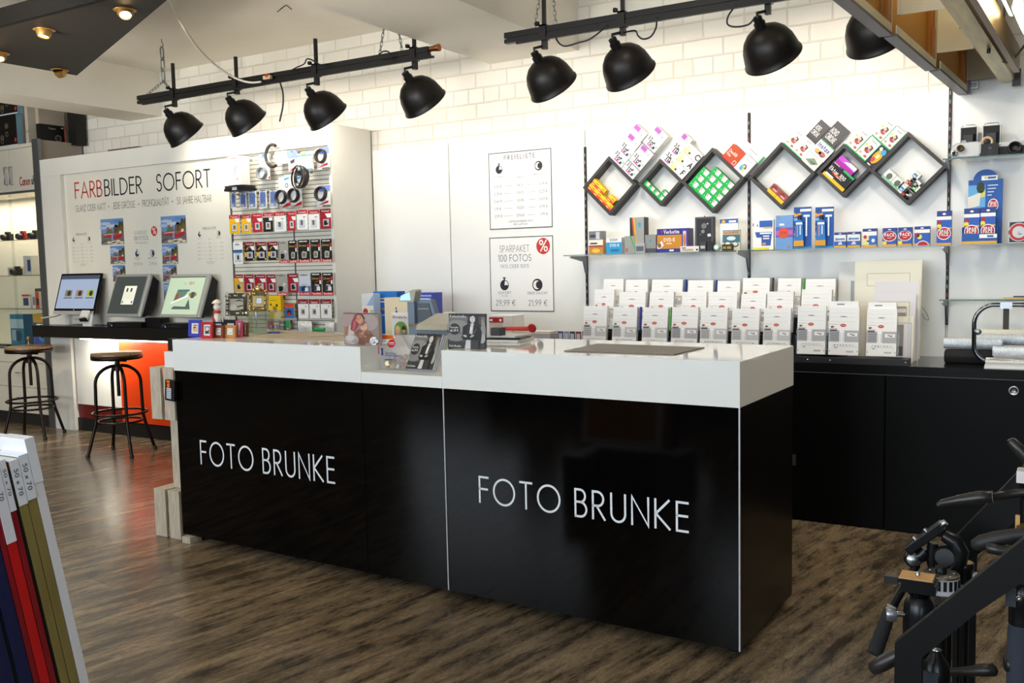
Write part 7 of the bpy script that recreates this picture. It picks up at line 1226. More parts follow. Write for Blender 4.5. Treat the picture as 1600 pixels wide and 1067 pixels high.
# --- till with its display, printer hood and drawer
TY = 4.30; q = lambda px, py, Y=TY: ay(px, py, Y)
KB = mat('till_grey', '#6f7f92', .4, noise=.04, scale=30); KL = mat('till_light_grey', '#a9a79a', .4, noise=.03, scale=30); KD = mat('till_dark_grey', '#4d555f', .35)
a, c = q(640, 524, TY-.12), q(705, 524, TY-.12)
t = thing('cash_register', 'grey till with raised display and printer hood in the counter recess', 'till', (a.x, TY-.12, .986)); X0 = a.x
def tz(px, py, Y): return ay(px, py, Y).z-.986
wr = c.x-a.x
b = MB(); b.box(.0, wr-.02, .0, .30, .002, .115, BLACK_PL); b.build('drawer', t, bevel=.003)
z0, z1 = .118, tz(660, 511, TY-.10); b = MB(); b.box(-.03, wr*.9, .01, .32, z0, z1, KB); b.build('base', t, bevel=.006)
zt = tz(680, 493, TY+.02); b = MB(); hx0, hx1 = ay(652, 500, TY-.10).x-X0, ay(701, 520, TY-.11).x-X0
b.prismx([(-.005, z1-.018), (.01, z1+.016), (.20, zt+.01), (.26, zt), (.26, z1-.018)], hx0, hx1, KL); b.build('printer_hood', t, bevel=.010, seg=3)
b = MB(); u0, u1 = hx0+.05, hx0+.13; b.prismx([(.165, zt-.012), (.215, zt+.016), (.217, zt+.0175), (.167, zt-.010)], u0, u1, P('#d8d6cc')); b.build('paper_slip', t)
za_, zb2 = tz(660, 468, TY+.18), z1; bx0, bx1 = ay(644, 480, TY+.18).x-X0, ay(687, 500, TY+.18).x-X0
b = MB(); b.prism([(bx0, zb2), (bx1, zb2), (bx1-.05, za_), (bx0, za_)], .285, .33, KB, KB); b.prism([(bx0+.045, zb2+.01), (bx1-.03, zb2+.01), (bx1-.065, za_-.02), (bx0+.045, za_-.02)], .279, .284, KD); b.box(bx0+.06, bx1-.06, .276, .279, (za_+zb2)*.53, (za_+zb2)*.54, KL); b.build('rear_housing', t, bevel=.004)
b = MB(); b.box(bx0-.005, bx0+.045, .26, .30, zb2, za_-.005, KB); b.build('display_post', t, bevel=.004)
hz0, hz1 = tz(640, 472, TY+.14), tz(640, 452, TY+.14); dx0, dx1 = ay(625, 470, TY+.14).x-X0, ay(651, 455, TY+.14).x-X0
b = MB(); b.prism([(dx0, hz0+.005), (dx0+.012, hz0+(hz1-hz0)*.5), (dx0+(dx1-dx0)*.68, hz1-.008), (dx1-.012, hz1), (dx1, hz1-.01), (dx1-.02, hz0)], .25, .31, KL); hd = b.build('display_head', t, bevel=.006)
b = MB(); b.poly([(dx0+.006, hz0+.010), (dx0+.018, hz0+(hz1-hz0)*.5), (dx0+(dx1-dx0)*.64, hz1-.016), (dx0+(dx1-dx0)*.70, hz0+.012)], mat('till_screen', '#a9d3ea', .2, emit='#a9d8f2', estr=.55), .2488); b.build('display_screen', hd)
b = MB(); b.box(-.30, .50, 0, .62, 0, .984, BLACK_LAM); tag(b.build('till_stand', None, (X0, TY-.14, 0)), 'black stand behind the counter carrying the till', 'stand')
# --- bags and boxes behind the till
def on_back(name, cat, label, px0, py0, px1, Y, dep, z, cols, draw=None, W=None):
    a = ay(px0, py0, Y); W = W or ay(px1, py0, Y).x-a.x; H = a.z-z; b = MB(); b.box(0, W, 0, dep, .001, H, P(cols[0]), P(cols[-1]))
    if draw: draw(b, W, H)
    return tag(b.build(name, None, (a.x, Y, z)), label, cat)
def dbag(b, W, H): b.ell(W*.5, H*.66, W*.06, H*.045, P('#3a4a7a'), -.001); b.poly([(W*.42, H*.5), (W*.46, H*.7), (W*.5, H*.78), (W*.56, H*.72), (W*.6, H*.5)], P('#27345e'), -.0014); b.ell(W*.5, H*.80, W*.03, H*.02, P('#3a4a7a'), -.0018); b.poly([(0, .01), (W*.5, H*.0+.01), (W*.5, H*.06), (0, H*.04)], P('#b98a3a'), -.001)
TB = 3.90
on_back('paper_bag', 'bag', 'cream paper bag with a small dark blue figure, beside the till display', 600.5, 465, 637, 4.56, .10, .986, ('#d8c49c', '#e3d2b0'), dbag)
SVZ = bz1
on_back('photo_paper_box', 'box', 'tall blue photo paper box behind the cream bag', 583, 455.5, 620, 5.45, .10, SVZ, ('#1f66b8', '#2a78c8'), lambda b, W, H: (b.rect(W*.02, W*.6, H*.80, H*.88, P('#e8e4de'), -.001), b.rect(W*.2, W*.5, H*.83, H*.86, P('#3a5a9a'), -.0014), b.rect(W*.2, W*.8, H*.66, H*.70, P('#d8824a'), -.0014), b.rect(W*.3, W*.8, H*.56, H*.58, P('#a8c8ea'), -.0014)))
on_back('photo_paper_box', 'box', 'white and pale blue box with red seal, next to the tall blue box', 565, 459, 583, 5.34, .08, SVZ, ('#c9dbee', '#dfe4ea'), lambda b, W, H: (b.rect(0, W, H*.55, H*.78, P('#efeae2'), -.001), b.ell(W*.3, H*.66, W*.22, H*.07, P('#b83a3a'), -.0014), b.rect(W*.7, W, H*.56, H*.7, P('#b8c8a0'), -.0014), b.poly([(W*.4, H*.78), (W, H*.98), (W, H*.78)], P('#9fb8da'), -.0014)))
on_back('photo_paper_box', 'box', 'blue and purple pack row behind the till housing', 637, 457.5, 676, 5.50, .12, SVZ, ('#4a56b8', '#3a50b4'), lambda b, W, H: (b.rect(W*.3, W*.95, H*.93, H*.96, P('#aab4e2'), -.001), b.rect(W*.35, W*.9, H*.84, H*.90, P('#d8dcf0'), -.001), b.rect(W*.0, W*.3, H*.8, H, P('#6a6ad0'), -.0008)))
# --- behind the big flyer: red and white printer box, scissors, papers
def dselphy(b, W, H): b.rect(0, W*.62, H*.80, H*.95, P('#b82430'), -.001); b.rect(W*.02, W*.16, H*.84, H*.9, WH, -.0014); b.ell(W*.5, H*.87, W*.06, H*.04, WH, -.0014); b.rect(0, W*.6, 0, H*.78, P('#d8c8bc'), -.001); b.ell(W*.38, H*.52, W*.12, H*.16, P('#4a3028'), -.0014); b.ell(W*.36, H*.5, W*.07, H*.10, P('#d8a68a'), -.0018); b.poly([(W*.2, H*.02), (W*.26, H*.36), (W*.44, H*.38), (W*.56, H*.02)], P('#d8a890'), -.0016); b.poly([(W*.42, H*.56), (W*.5, H*.5), (W*.58, H*.16), (W*.52, H*.12)], P('#4a3028'), -.002); b.rect(W*.72, W*.8, H*.4, H*.5, P('#6a6a6c'), -.001)
on_back('printer_box', 'box', 'white and red printer box behind the portrait flyer', 764, 493, 800, 5.42, .16, .914, ('#e8e4e0', '#ebe8e6'), dselphy)
a = ct(800, 534); t = thing('document_pile', 'pile of papers with a black tablet, behind the portrait flyer', 'papers', (ct(768, 536).x, ct(768, 536).y+.03, ZT+.001), (0, 0, R(6)))
b = MB(); b.box(-.06, .12, 0, .2, 0, .012, P('#e0dedb')); b.build('papers', t); b = MB(); b.M = Matrix.Rotation(R(4), 4, 'Z'); b.box(-.05, .13, .005, .16, .013, .021, P('#24272c', .2)); b.build('tablet', t, bevel=.003); b = MB(); b.M = Matrix.Rotation(R(-5), 4, 'Z'); b.box(-.06, .10, .02, .19, .022, .030, P('#d4d2ce')); b.build('folder', t)
b = MB(); b.tube([(-.11, .02, .0), (.02, .0, .004), (.06, -.002, .006)], [.010, .011, .012], RED, 8); b.lathe([(.020, -.008), (.024, 0), (.020, .008)], P('#a81e2a'), 18, (.075, -.004, .008), (0, 1, .3)); p = ct(797, 531); tag(b.build('tape_dispenser', None, (p.x, p.y+.10, ZT+.045), (0, 0, R(-4))), 'red hand tool lying on the papers behind the flyer', 'tool')
p = ct(770, 538); b = MB(); b.box(-.02, .03, 0, .06, .001, .07, P('#3c3d40')); tag(b.build('label_printer', None, (p.x-.06, p.y+.11, ZT), bevel=.004), 'small dark device just behind the portrait flyer', 'device')
def on_wt(px0, px1, py, Y): return ay(px0, py, Y), ay(px1, py, Y)
a, c = on_wt(803, 860, 516, 5.42); b = MB(); W = c.x-a.x; H = a.z-SVZ; b.box(0, W, 0, .12, .001, H*.82, P('#b9b2ac')); b.box(.004, W-.004, .004, .116, H*.84, H*.97, P('#d8d2cc')); b.box(W*.72, W, -.002, -.0005, .002, H*.8, P('#a8acb8')); tag(b.build('paper_tray', None, (a.x, 5.42, SVZ)), 'low grey paper tray on the back worktop under the SPARPAKET poster', 'tray')
a, c = on_wt(868, 907, 518, 5.42); W = c.x-a.x; H = a.z-SVZ; b = MB(); b.box(0, W, 0, .08, .001, H*.5, P('#a8282c')); tag(b.build('card_box', None, (a.x, 5.42, SVZ)), 'red box of small photo cards left of the leaflet rack', 'box')
for i, h_ in enumerate(('#3a4f7a', '#8a8fa8', '#3a3a40', '#7a2a30')):
    b = MB(); b.box(0, W*.2, 0, .006, 0, H*.5, P(h_)); b.rect(W*.03, W*.17, H*.12, H*.40, P('#b9bcc8'), -.0006); tag(b.build('photo_card', None, (a.x+W*(.04+.24*i), 5.44, SVZ+H*.5+.001)), ('blue photo card standing in the red box', 'grey photo card standing in the red box', 'black patterned photo card in the red box', 'dark red photo card in the red box, next to the leaflets')[i], 'photo card', 'photo cards in the red box')
# --- little picture frames at the end of the left counter section
def dpic(kind):
    def d(b, x0, x1, z0, z1, y):
        W, H = x1-x0, z1-z0
        if kind == 0: b.rect(x0, x1, z0, z1, P('#d8c8b0'), y); b.ell(x0+W*.5, z0+H*.45, W*.36, H*.3, P('#c9924a'), y-.0003); b.ell(x0+W*.55, z0+H*.5, W*.24, H*.22, P('#e0b890'), y-.0006); b.ell(x0+W*.4, z0+H*.62, W*.2, H*.12, P('#6a4a30'), y-.0009); b.rect(x0+W*.2, x0+W*.8, z0+H*.84, z0+H*.95, P('#3a6a8a'), y-.0006)
        elif kind == 1: b.rect(x0, x1, z0, z1, P('#8c8c8a'), y); b.ell(x0+W*.5, z0+H*.5, W*.3, H*.34, P('#d4d4d2'), y-.0003); b.ell(x0+W*.4, z0+H*.25, W*.25, H*.16, P('#2b2b2b'), y-.0006); b.ell(x0+W*.68, z0+H*.35, W*.1, H*.2, P('#333333'), y-.0006)
        else: b.rect(x0, x1, z0, z1, P('#c9d2cc'), y); b.ell(x0+W*.5, z0+H*.45, W*.3, H*.3, P('#e6ebe6'), y-.0003); b.ell(x0+W*.55, z0+H*.3, W*.2, H*.15, P('#a8b4ac'), y-.0006)
    return d
def minif(px0, px1, pyt, pyb, label, col, kind, Y=None, mat_w=.22, z=ZT, yaw=0):
    a = ct(px0, pyb, z) if Y is None else Vector((ay(px0, pyb, Y).x, Y, z)); c = ay(px1, pyb, a.y); t_ = ay(px0, pyt, a.y); W = c.x-a.x; H = t_.z-z
    t = thing('miniature_picture', label, 'picture frame', (a.x, a.y, z+.001), (R(-5), 0, R(yaw)), 'miniature picture frames on the counter'); b = MB(); b.frame(0, W, 0, H, W*mat_w, 0, .012, col); b.box(W*mat_w*.8, W*(1-mat_w*.8), .008, .012, W*mat_w*.8, H-W*mat_w*.8, col); b.build('frame', t, bevel=.001)
    b = MB(); f = W*mat_w; b.rect(f, W-f, f, H-f, P('#eceae6'), .0072); g = .12; dpic(kind)(b, f+(W-2*f)*g, W-f-(W-2*f)*g, f+(H-2*f)*g, H-f-(H-2*f)*g, .0068); b.build('picture', t)
    b = MB(); b.box(W*.4, W*.6, .013, .016, .01, H*.7, BLACK_PL); b.build('strut', t); return t
minif(294, 313, 500, 526, 'miniature royal blue frame with a child portrait, at the end of the row', P('#3a3fa8'), 0, mat_w=.18); minif(313.5, 331, 503, 528.5, 'miniature red frame with a grey dog picture', P('#a8282c'), 1, mat_w=.17)
minif(332.5, 348, 508, 528, 'miniature reddish brown wooden frame, next to the red one', P('#7a3a22'), 2, mat_w=.2); minif(349.5, 367, 508, 528, 'miniature light oak frame, next to the brown one', P('#b07a42'), 2, mat_w=.2)
fy = ct(340, 528).y
minif(333, 347, 503, 526, 'miniature navy frame half hidden behind the reddish brown one', P('#23304a'), 2, Y=fy+.13, mat_w=.14); minif(349, 369, 499.5, 526, 'miniature black frame behind the light oak one', P('#151416'), 2, Y=fy+.12, mat_w=.2)
minif(367.5, 377, 501, 524, 'miniature pink patterned frame turned sideways', P('#b04a6a'), 2, Y=fy+.06, mat_w=.3); minif(378, 386, 504, 523, 'miniature walnut frame beside the glass vase', P('#6a4428'), 2, Y=fy+.12, mat_w=.3)
p0, p1 = ct(288, 528), ct(318, 529); b = MB(); b.box(0, p1.x-p0.x, 0, .10, .001, .006, mat('lilac_tray', '#a89fd0', .2)); tag(b.build('display_tray', None, (p0.x, p0.y+.001, ZT)), 'flat lilac tray beneath the blue and red miniature frames', 'tray') if False else None
# --- glass and metal ornaments
GLS = glassmat('thick_ornament_glass', '#f3f6f0', .12, .8); SLV = mat('silver_ornament', '#c9c6b8', .14, metal=1, bump=.8, scale=90); GDF = mat('pale_gold_ornament', '#c9b27a', .18, metal=1, bump=.9, scale=80)
VY = ct(390, 524).y+.10
def orn(px, py, Y=None): return ay(px, py, Y or VY)
a, c = orn(387.5, 525), orn(416.5, 525); W = c.x-a.x; H = orn(400, 488).z-ZT
t = thing('glass_vase', 'square clear glass vase carrying the ornamental frames', 'vase', (a.x, VY, ZT+.001)); b = MB(); k_ = .004
b.box(0, W, 0, .004, 0, H, GLS); b.box(0, W, W-.004, W, 0, H, GLS); b.box(0, .004, .0045, W-.0045, 0, H, GLS); b.box(W-.004, W, .0045, W-.0045, 0, H, GLS); b.box(.0045, W-.0045, .0045, W-.0045, 0, .008, GLS); b.build('walls', t, bevel=.001)
b = MB(); b.tube([(W*.5, -.001, .01), (W*.5, -.001, H)], .004, CHROME, 8); b.build('corner_rod', t); b = MB(); b.box(-.003, W+.003, -.003, W+.003, H, H+.005, GLS); b.build('lid', t)
def frame_orn(px0, px1, pyt, pyb, z, Y, label, m_, inner, extra):
    a, c = ay(px0, pyb, Y), ay(px1, pyb, Y); W = c.x-a.x; H = ay(px0, pyt, Y).z-z; t = thing('ornate_picture', label, 'picture frame', (a.x, Y, z), (R(-4), 0, 0), 'ornamental frames on the glass vase'); b = MB(); b.frame(0, W, 0, H, W*.18, 0, .014, m_); rn = random.Random(int(px0))
    for i in range(26):
        u = rn.random(); s_ = rn.choice((0, 1, 2, 3)); x, zz = ((u*W, .09*W), (u*W, H-.09*W), (.09*W, u*H), (W-.09*W, u*H))[s_]; b.lathe([(0, 0), (.010, .002), (.006, .007), (0, .009)], m_, 8, (x, 0, zz), (0, -1, 0))
    b.build('frame', t); b = MB(); b.rect(W*.17, W*.83, W*.17, H-W*.17, P(inner), .006); extra(b, W, H); b.build('picture', t); return t
zv_ = ZT+H+.007
frame_orn(388.5, 417, 455, 487, zv_, VY+.02, 'pale gold ornamental frame with silver square, on top of the glass vase', GDF, '#b9a878', lambda b, W, H: (b.rect(W*.36, W*.70, H*.34, H*.70, P('#c9d0d8'), .0055), b.border(W*.36, W*.70, H*.34, H*.70, W*.03, P('#8f7a3a'), .005)))
b = MB(); b.lathe([(0, 0), (.018, .005), (.026, .016), (.02, .03), (.006, .04), (0, .042)], GDF, 14); b.lathe([(0, 0), (.01, .004), (.012, .012), (.004, .022), (0, .024)], GDF, 10, (-.035, 0, 0)); p = ay(403, 456, VY+.03); tag(b.build('ornament_bow', None, (p.x, VY+.035, p.z)), 'gold bow ornament crowning the pale gold frame', 'ornament')
t_ = frame_orn(352, 386, 458, 487, ZT+.10, VY+.05, 'silver ornamental frame with black branches and a round mirror', SLV, '#a9a596', lambda b, W, H: (b.poly([(W*.36, H*.64), (W*.6, H*.72), (W*.9, H*.6), (W*.62, H*.66)], P('#141312'), .0055), b.poly([(W*.5, H*.42), (W*.84, H*.5), (W*.86, H*.46), (W*.52, H*.38)], P('#141312'), .0055), b.poly([(W*.5, H*.24), (W*.84, H*.32), (W*.86, H*.26), (W*.52, H*.2)], P('#141312'), .0055), b.ell(W*.32, H*.36, W*.15, H*.16, P('#b9bcb4'), .005), b.rect(W*.84, W*.92, H*.1, H*.18, P('#8a2a22'), .005), b.rect(W*.84, W*.92, H*.5, H*.6, P('#a84a42'), .005)))
a, c = orn(359, 520, VY+.04), orn(386, 520, VY+.04); W = c.x-a.x; b = MB(); b.box(0, W, 0, .05, .001, .098, GLS); tag(b.build('glass_block', None, (a.x, VY+.04, ZT), bevel=.003), 'clear glass block under the silver ornamental frame', 'glass block')
p = ay(341, 521, fy+.20); t = thing('figurine', 'white porcelain figurine with a red scarf behind the miniature frames', 'figurine', (p.x, fy+.20, ZT+.001)); PO_ = mat('porcelain', '#e3dccb', .25)
hf = ay(341, 469.5, fy+.20).z-ZT; b = MB(); b.lathe([(.028, 0), (.032, .006), (.022, .02), (.024, hf*.4), (.018, hf*.6), (.012, hf*.68)], PO_, 18); b.lathe([(0, -.022), (.016, -.016), (.022, 0), (.016, .016), (0, .022)], PO_, 16, (0, 0, hf*.80)); b.lathe([(0, 0), (.03, .006), (.026, .014), (.012, .026), (0, .03)], PO_, 16, (0, 0, hf*.88)); b.build('body', t)
b = MB(); b.tube([(-.012, -.026, hf*.5), (.002, -.03, hf*.4), (-.006, -.03, hf*.22)], .008, RED, 8); b.lathe([(.020, 0), (.022, .01), (.016, .016)], RED, 14, (0, 0, hf*.62), cap=False); b.build('scarf', t)
p = ay(352, 521, fy+.19); b = MB(); rn = random.Random(8)
for i in range(16): a_ = R(-50+100*i/15); b.tube([(0, 0, 0), (.012*math.sin(a_), -.01*rn.random(), .05), (.04*math.sin(a_), -.02*rn.random(), .085+.02*rn.random())], [.002, .003, .001], P('#6d6a62'), 5)
tag(b.build('feather_tuft', None, (p.x, fy+.19, ZT)), 'grey feather tuft beside the porcelain figurine', 'ornament')
def pen(px0, px1, py, dy, col, label, z=ZT):
    a, c = ct(px0, py), ct(px1, py); b = MB(); d = Vector((c.x-a.x, .01, 0)); b.tube([(0, 0, .006), d*.75+Vector((0, 0, .006)), d*.9+Vector((0, 0, .006)), d+Vector((0, 0, .006))], [.005, .005, .004, .001], col, 8); tag(b.build('pen', None, (a.x, a.y+dy, z+.001)), label, 'pen')
pen(416, 437, 522, .02, P('#2a3a9a'), 'blue pen lying beside the glass vase'); pen(420, 443, 521, .07, P('#c9b9a0'), 'white and blue pen behind the other pen'); pen(392, 404, 524, .06, P('#18a0a8'), 'turquoise pen seen through the glass vase', ZT+.009) if False else None
# --- cordless phone and price scanner at the crates
# ================================================================ wooden crates at the counter's end
CX1 = -4.211; cy_ = CT(J0, 0).y
def crate(x0, x1, y0, z0, z1, dep, label, boards):
    t = thing('wooden_crate', label, 'crate', (x0, y0, z0), group='whitewashed crates at the counter end'); W, H = x1-x0, z1-z0; k = .016
    for u0, u1 in boards:
        b = MB(); b.box(W*u0, W*u1, 0, k, .001, H-.001, CRATE); b.build('slat', t, bevel=.0015)
        b = MB(); b.box(W*u0, W*u1, dep-k, dep, .001, H-.001, CRATE); b.build('slat', t, bevel=.0015)
    for zz in (.001, H-k-.001):
        b = MB(); b.box(0, W*.46, k, dep-k, zz, zz+k, CRATE); b.box(W*.54, W, k, dep-k, zz, zz+k, CRATE); b.build('end_panel', t, bevel=.001)
    b = MB(); b.box(0, k, k, dep-k, H*.2, H*.42, CRATE); b.box(0, k, k, dep-k, H*.58, H*.8, CRATE); b.build('side_slat', t); return t
crate(-4.432, CX1, cy_+.004, 0, .276, .34, 'lowest whitewashed crate standing on the floor at the counter end', [(0, .43), (.54, .95)])
crate(-4.335, CX1, cy_+.064, .2765, .676, .28, 'middle whitewashed crate, set back, at the counter end', [(0, .62), (.68, 1)])
crate(-4.412, CX1, cy_+.004, .6765, .972, .34, 'topmost whitewashed crate carrying the hand scanner', [(0, .43), (.55, .97)])
u0, u1 = ay(257, 560, cy_+.02).x, ay(269.5, 560, cy_+.02).x; zw_ = ay(263, 549, cy_+.02).z
b = MB(); b.box(0, -4.208-u0, 0, .16, .0, zw_-.973, WHITE_LAM); tag(b.build('router_box', None, (u0, cy_+.02, .9725), bevel=.004), 'small white box standing on the topmost crate', 'box')
v0 = ay(262, 540, cy_+.05).x; b = MB(); b.box(0, .032, 0, .05, .001, .068, BLACK_PL); b.box(-.003, .0, .004, .046, .008, .06, P('#b0503a')); tag(b.build('cordless_phone', None, (v0, cy_+.05, zw_), bevel=.003), 'small black device with red side on the white box at the crates', 'phone')
b = MB(); b.box(-4.172, -4.105, cy_-.03, cy_+.05, .001, .036, CRATE); tag(b.build('wood_block', None), 'small whitewashed wood block poking out under the counter corner', 'wood block')
p0, p1 = ay(257, 592, cy_-.02), ay(271.5, 592, cy_-.02); zb0 = ay(265, 625, cy_-.02).z; W = p1.x-p0.x; H = p0.z-zb0
t = thing('hand_scanner', 'black hand scanner with orange buttons hanging on the topmost crate', 'scanner', (p0.x, cy_-.024, zb0), (0, R(5), 0)); b = MB(); b.box(0, W, 0, .024, 0, H, BLACK_PL); b.build('housing', t, bevel=.006)
b = MB(); b.rect(W*.15, W*.5, H*.86, H*.98, P('#e86a1a'), -.001); b.ell(W*.36, H*.74, W*.16, W*.16, P('#e86a1a'), -.001); b.build('orange_button', t); b = MB(); b.rect(W*.18, W*.66, H*.10, H*.62, P('#c9ccd0'), -.001)
for i in range(5):
    for j in range(3): b.rect(W*(.23+.14*j), W*(.31+.14*j), H*(.14+.095*i), H*(.19+.095*i), P('#6a6d72'), -.0014)
b.build('keypad', t)
b = MB(); b.box(0, .05, 0, .05, 0, .05, GN); tag(b.build('green_box', None, (-4.30, cy_+.12, .695)), 'small green box inside the topmost crate', 'box')
# ================================================================ wrapped picture frames in the bin (front corner)
FX = -2.2; f0, f1 = ax(140, 1067, FX), ax(52, 683, FX)
dv = (f1-f0); ln = math.atan2(-dv.y, dv.z); zb = .36; base = f0+dv*((zb-f0.z)/dv.z); FH = (f1.z-zb)/math.cos(ln)
up = Vector((0, -math.sin(ln), math.cos(ln))); nb = Vector((0, -math.cos(ln), -math.sin(ln)))     # up along a frame, and towards the next frame in front
def wrap_frame(off, tk, h, col, edge, label, sleeve=None, txt=None, face=.035):
    o = base+nb*off; t = thing('wrapped_picture', label, 'picture frame', (FX, o.y, o.z), (ln, 0, 0), 'wrapped picture frames in the bin')
    b = MB(); b.frame(-.55, 0, 0, h, face, -tk, 0, col)
    if edge: b.box(0, .0006, -tk+.002, -tk*.55, 0, h, edge)
    b.build('moulding', t, bevel=.002)
    b = MB(); b.box(-.55+face*.7, -face*.7, -tk*.6, -tk*.4, face*.7, h-face*.7, MDF); b.build('back_board', t)
    if sleeve:
        b = MB(); b.box(-.10, .0025, -tk+.0003, -.0003, h-sleeve, h+.0025, P('#dfe3ec', .25))
        if txt:
            b.M = Matrix(((0, -1, 0, .0031), (0, 0, 1, -tk*.72), (-1, 0, 0, h-.02), (0, 0, 0, 1)))
            b.text('50 x 70', 0, 0, min(.011, tk*.42), P('#3a4658'), 0, .15, fit=.070)
        b.build('corner_sleeve', t)
    return t
GLD = mat('gold_foil_frame', '#93854f', .34, metal=.25, noise=.15, scale=8, stretch=(4, 4, .5), coat=.4, bump=.15)
NAVY = mat('navy_frame', '#131d4a', .35, coat=.4, noise=.1, scale=10, stretch=(4, 4, .5)); REDF = mat('red_frame', '#c4161c', .3, coat=.5, noise=.06, scale=10, stretch=(4, 4, .5)); WINE = mat('wine_red_frame', '#85131f', .3, coat=.5, noise=.1, scale=10, stretch=(4, 4, .5)); BLKF = mat('black_frame', '#0d0c0e', .4); WHF = mat('white_wrapped_frame', '#e2e3ea', .28, coat=.4)
off = 0.
for tk, dh, m_, sl, tx_, lb in ((.025, 0, WHF, .115, None, 'white wrapped picture frame at the back of the bin, taller than the others'), (.024, .035, GLD, .115, 1, 'gold wrapped picture frame next to the white one'), (.023, .040, GLD, .115, 1, 'gold wrapped picture frame, second from the white one'), (.006, .06, BLKF, None, None, 'thin black picture frame between the gold and wine red ones'),  # thin black frame is put in as the dark of the gap
        (.016, .030, WINE, .13, 1, 'wine red picture frame with a size label, behind the bright red one'), (.025, .034, REDF, .20, 1, 'bright red picture frame with a size label'), (.014, .036, WINE, .12, 1, 'wine red picture frame in front of the bright red one'), (.034, .04, NAVY, .12, None, 'navy blue picture frame next to the wine red ones'), (.005, .05, BLKF, None, None, 'thin black picture frame between the navy ones'), (.036, .045, NAVY, .12, None, 'navy blue picture frame at the front of the bin'), (.036, .05, BLKF, None, None, 'dark picture frame at the very front of the bin')):
    wrap_frame(off, tk, FH-dh, m_, None, lb, sl, tx_); off += tk+.001
t = thing('frame_bin', 'low dark bin holding the leaning picture frames', 'bin', (FX-.60, base.y-.45, 0)); b = MB(); b.box(0, .66, 0, .60, 0, .295, P('#2a2725')); b.build('body', t)

# ================================================================ hanging framed boards and light channel under the ceiling (right)
HZ = 2.40
def hx(y): return -.712+.0665*(y-3.436)
GU = mat('grey_blue_sheet_metal', '#6b6a72', .4, metal=.3); ROD = mat('hanger_rod', '#77736a', .4, metal=.8)
def hboard(y0, y1, sh, label, zt):
    t = thing('hanging_board', label, 'hanging board', (hx(y0)+sh, y0, HZ), (0, 0, -math.atan(.0665)), 'framed boards hanging in a row under the ceiling'); Ln = (y1-y0); H = zt-HZ
    b = MB(); b.box(0, .050, 0, Ln, 0, .012, GU); b.box(0, .004, 0, Ln, .012, H, GU); b.box(.046, .050, 0, Ln, .012, .045, CREAM); b.build('bottom_rail', t)
    b = MB(); b.box(.008, .014, .02, Ln-.06, .013, H, MDF); b.build('back_board', t)
    b = MB(); b.box(.006, .048, Ln-.055, Ln-.005, .013, H, PINE); b.box(.049, .050, Ln-.036, Ln-.024, .19, .32, P('#d8cfa8')); b.build('wood_post', t)
    b = MB(); b.box(.015, .046, .02, Ln-.056, H-.05, H-.01, PINE); b.build('top_bar', t)
    b = MB(); b.box(.0, .05, Ln-.004, Ln, .0125, H, CREAM); b.build('end_strip', t)
    b = MB()
    for y in (.12, Ln-.12): b.cyl((.03, y, H-.01), (.03, y, CZ-HZ), .006, ROD, 8)
    b.build('hanger', t); return t
hboard(3.30, 4.125, 0, 'tan-backed hanging board in a grey frame, nearest the camera', 2.85); hboard(4.15, 5.005, .012, 'tan-backed hanging board in a grey frame, middle of the row', 2.85); hboard(5.03, 5.845, .026, 'tan-backed hanging board in a grey frame, at the wall end', 2.85)
b = MB(); e_ = hx(5.85)+.03; b.box(e_, e_+.06, 5.852, 5.872, HZ, 2.60, GU); tag(b.build('end_bracket', None), 'grey metal bracket closing the row of hanging boards', 'bracket')
for lb, y, x0, x1, z0, m_ in (('cream sheet panel hanging crosswise, nearest the camera', 4.14, -.600, -.425, 2.482, CREAM), ('cream sheet panel hanging crosswise in the middle, with a small hook', 5.018, -.545, -.385, 2.483, CREAM), ('shaded cream sheet panel hanging crosswise next to the wall', 5.80, -.478, -.335, 2.466, mat('shaded_cream_sheet', '#8f8672', .4, noise=.06, scale=10))):  # wall-end sheet is cream too, its shade put into a darker colour
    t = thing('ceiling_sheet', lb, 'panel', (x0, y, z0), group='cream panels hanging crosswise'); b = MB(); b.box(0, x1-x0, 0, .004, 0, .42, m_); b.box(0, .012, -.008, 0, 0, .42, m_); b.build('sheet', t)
    if y < 5.5: b = MB(); b.box(.01, x1-x0-.02, .0045, .012, .36, .42, BLACK_PL); b.build('rail', t)
    b = MB(); b.cyl((.05, .002, .41), (.05, .002, CZ-z0), .004, ROD, 6); b.build('hanger', t)
    if y > 4.5:
        b = MB(); b.tube([(x1-x0-.035, -.002, .10), (x1-x0-.05, -.012, .105), (x1-x0-.062, -.016, .10)], [.006, .005, .002], BLACK_PL, 6); b.build('hook', t)
# light channel running alongside
cx_ = lambda y: -.425+.0485*(y-3.5)
BRS = mat('chromated_steel_channel', '#b7a56a', .28, metal=.75, noise=.25, scale=6, stretch=(6, .6, 6))
t = thing('light_channel', 'long brassy metal light channel hanging beside the boards, with a bright tube', 'light channel', (cx_(3.3), 3.3, 2.44), (0, 0, -math.atan(.0485))); Ln = 2.52
b = MB(); b.box(0, .006, 0, Ln, 0, .10, BRS); b.box(.006, .07, 0, Ln, 0, .004, BRS); b.box(.07, .074, 0, Ln, 0, .05, BRS); b.build('channel', t)
b = MB(); b.box(.10, .125, 0, 2.15, -.02, .10, mat('brown_metal_rail', '#8a7350', .35, metal=.6)); b.build('rail', t)
b = MB(); b.cyl((.165, .1, .09), (.165, 1.3, .09), .014, mat('fluorescent_tube', '#fffbe8', .3, emit='#fff4cf', estr=8), 14); b.build('tube', t)
b = MB(); b.box(.20, .206, .0, 2.05, .0, .42, CREAM); b.box(.199, .1995, 1.1, 1.13, .10, .24, P('#4a4436')); b.ell(0, 0, .0, .0, CREAM) if False else None; b.build('reflector_sheet', t)
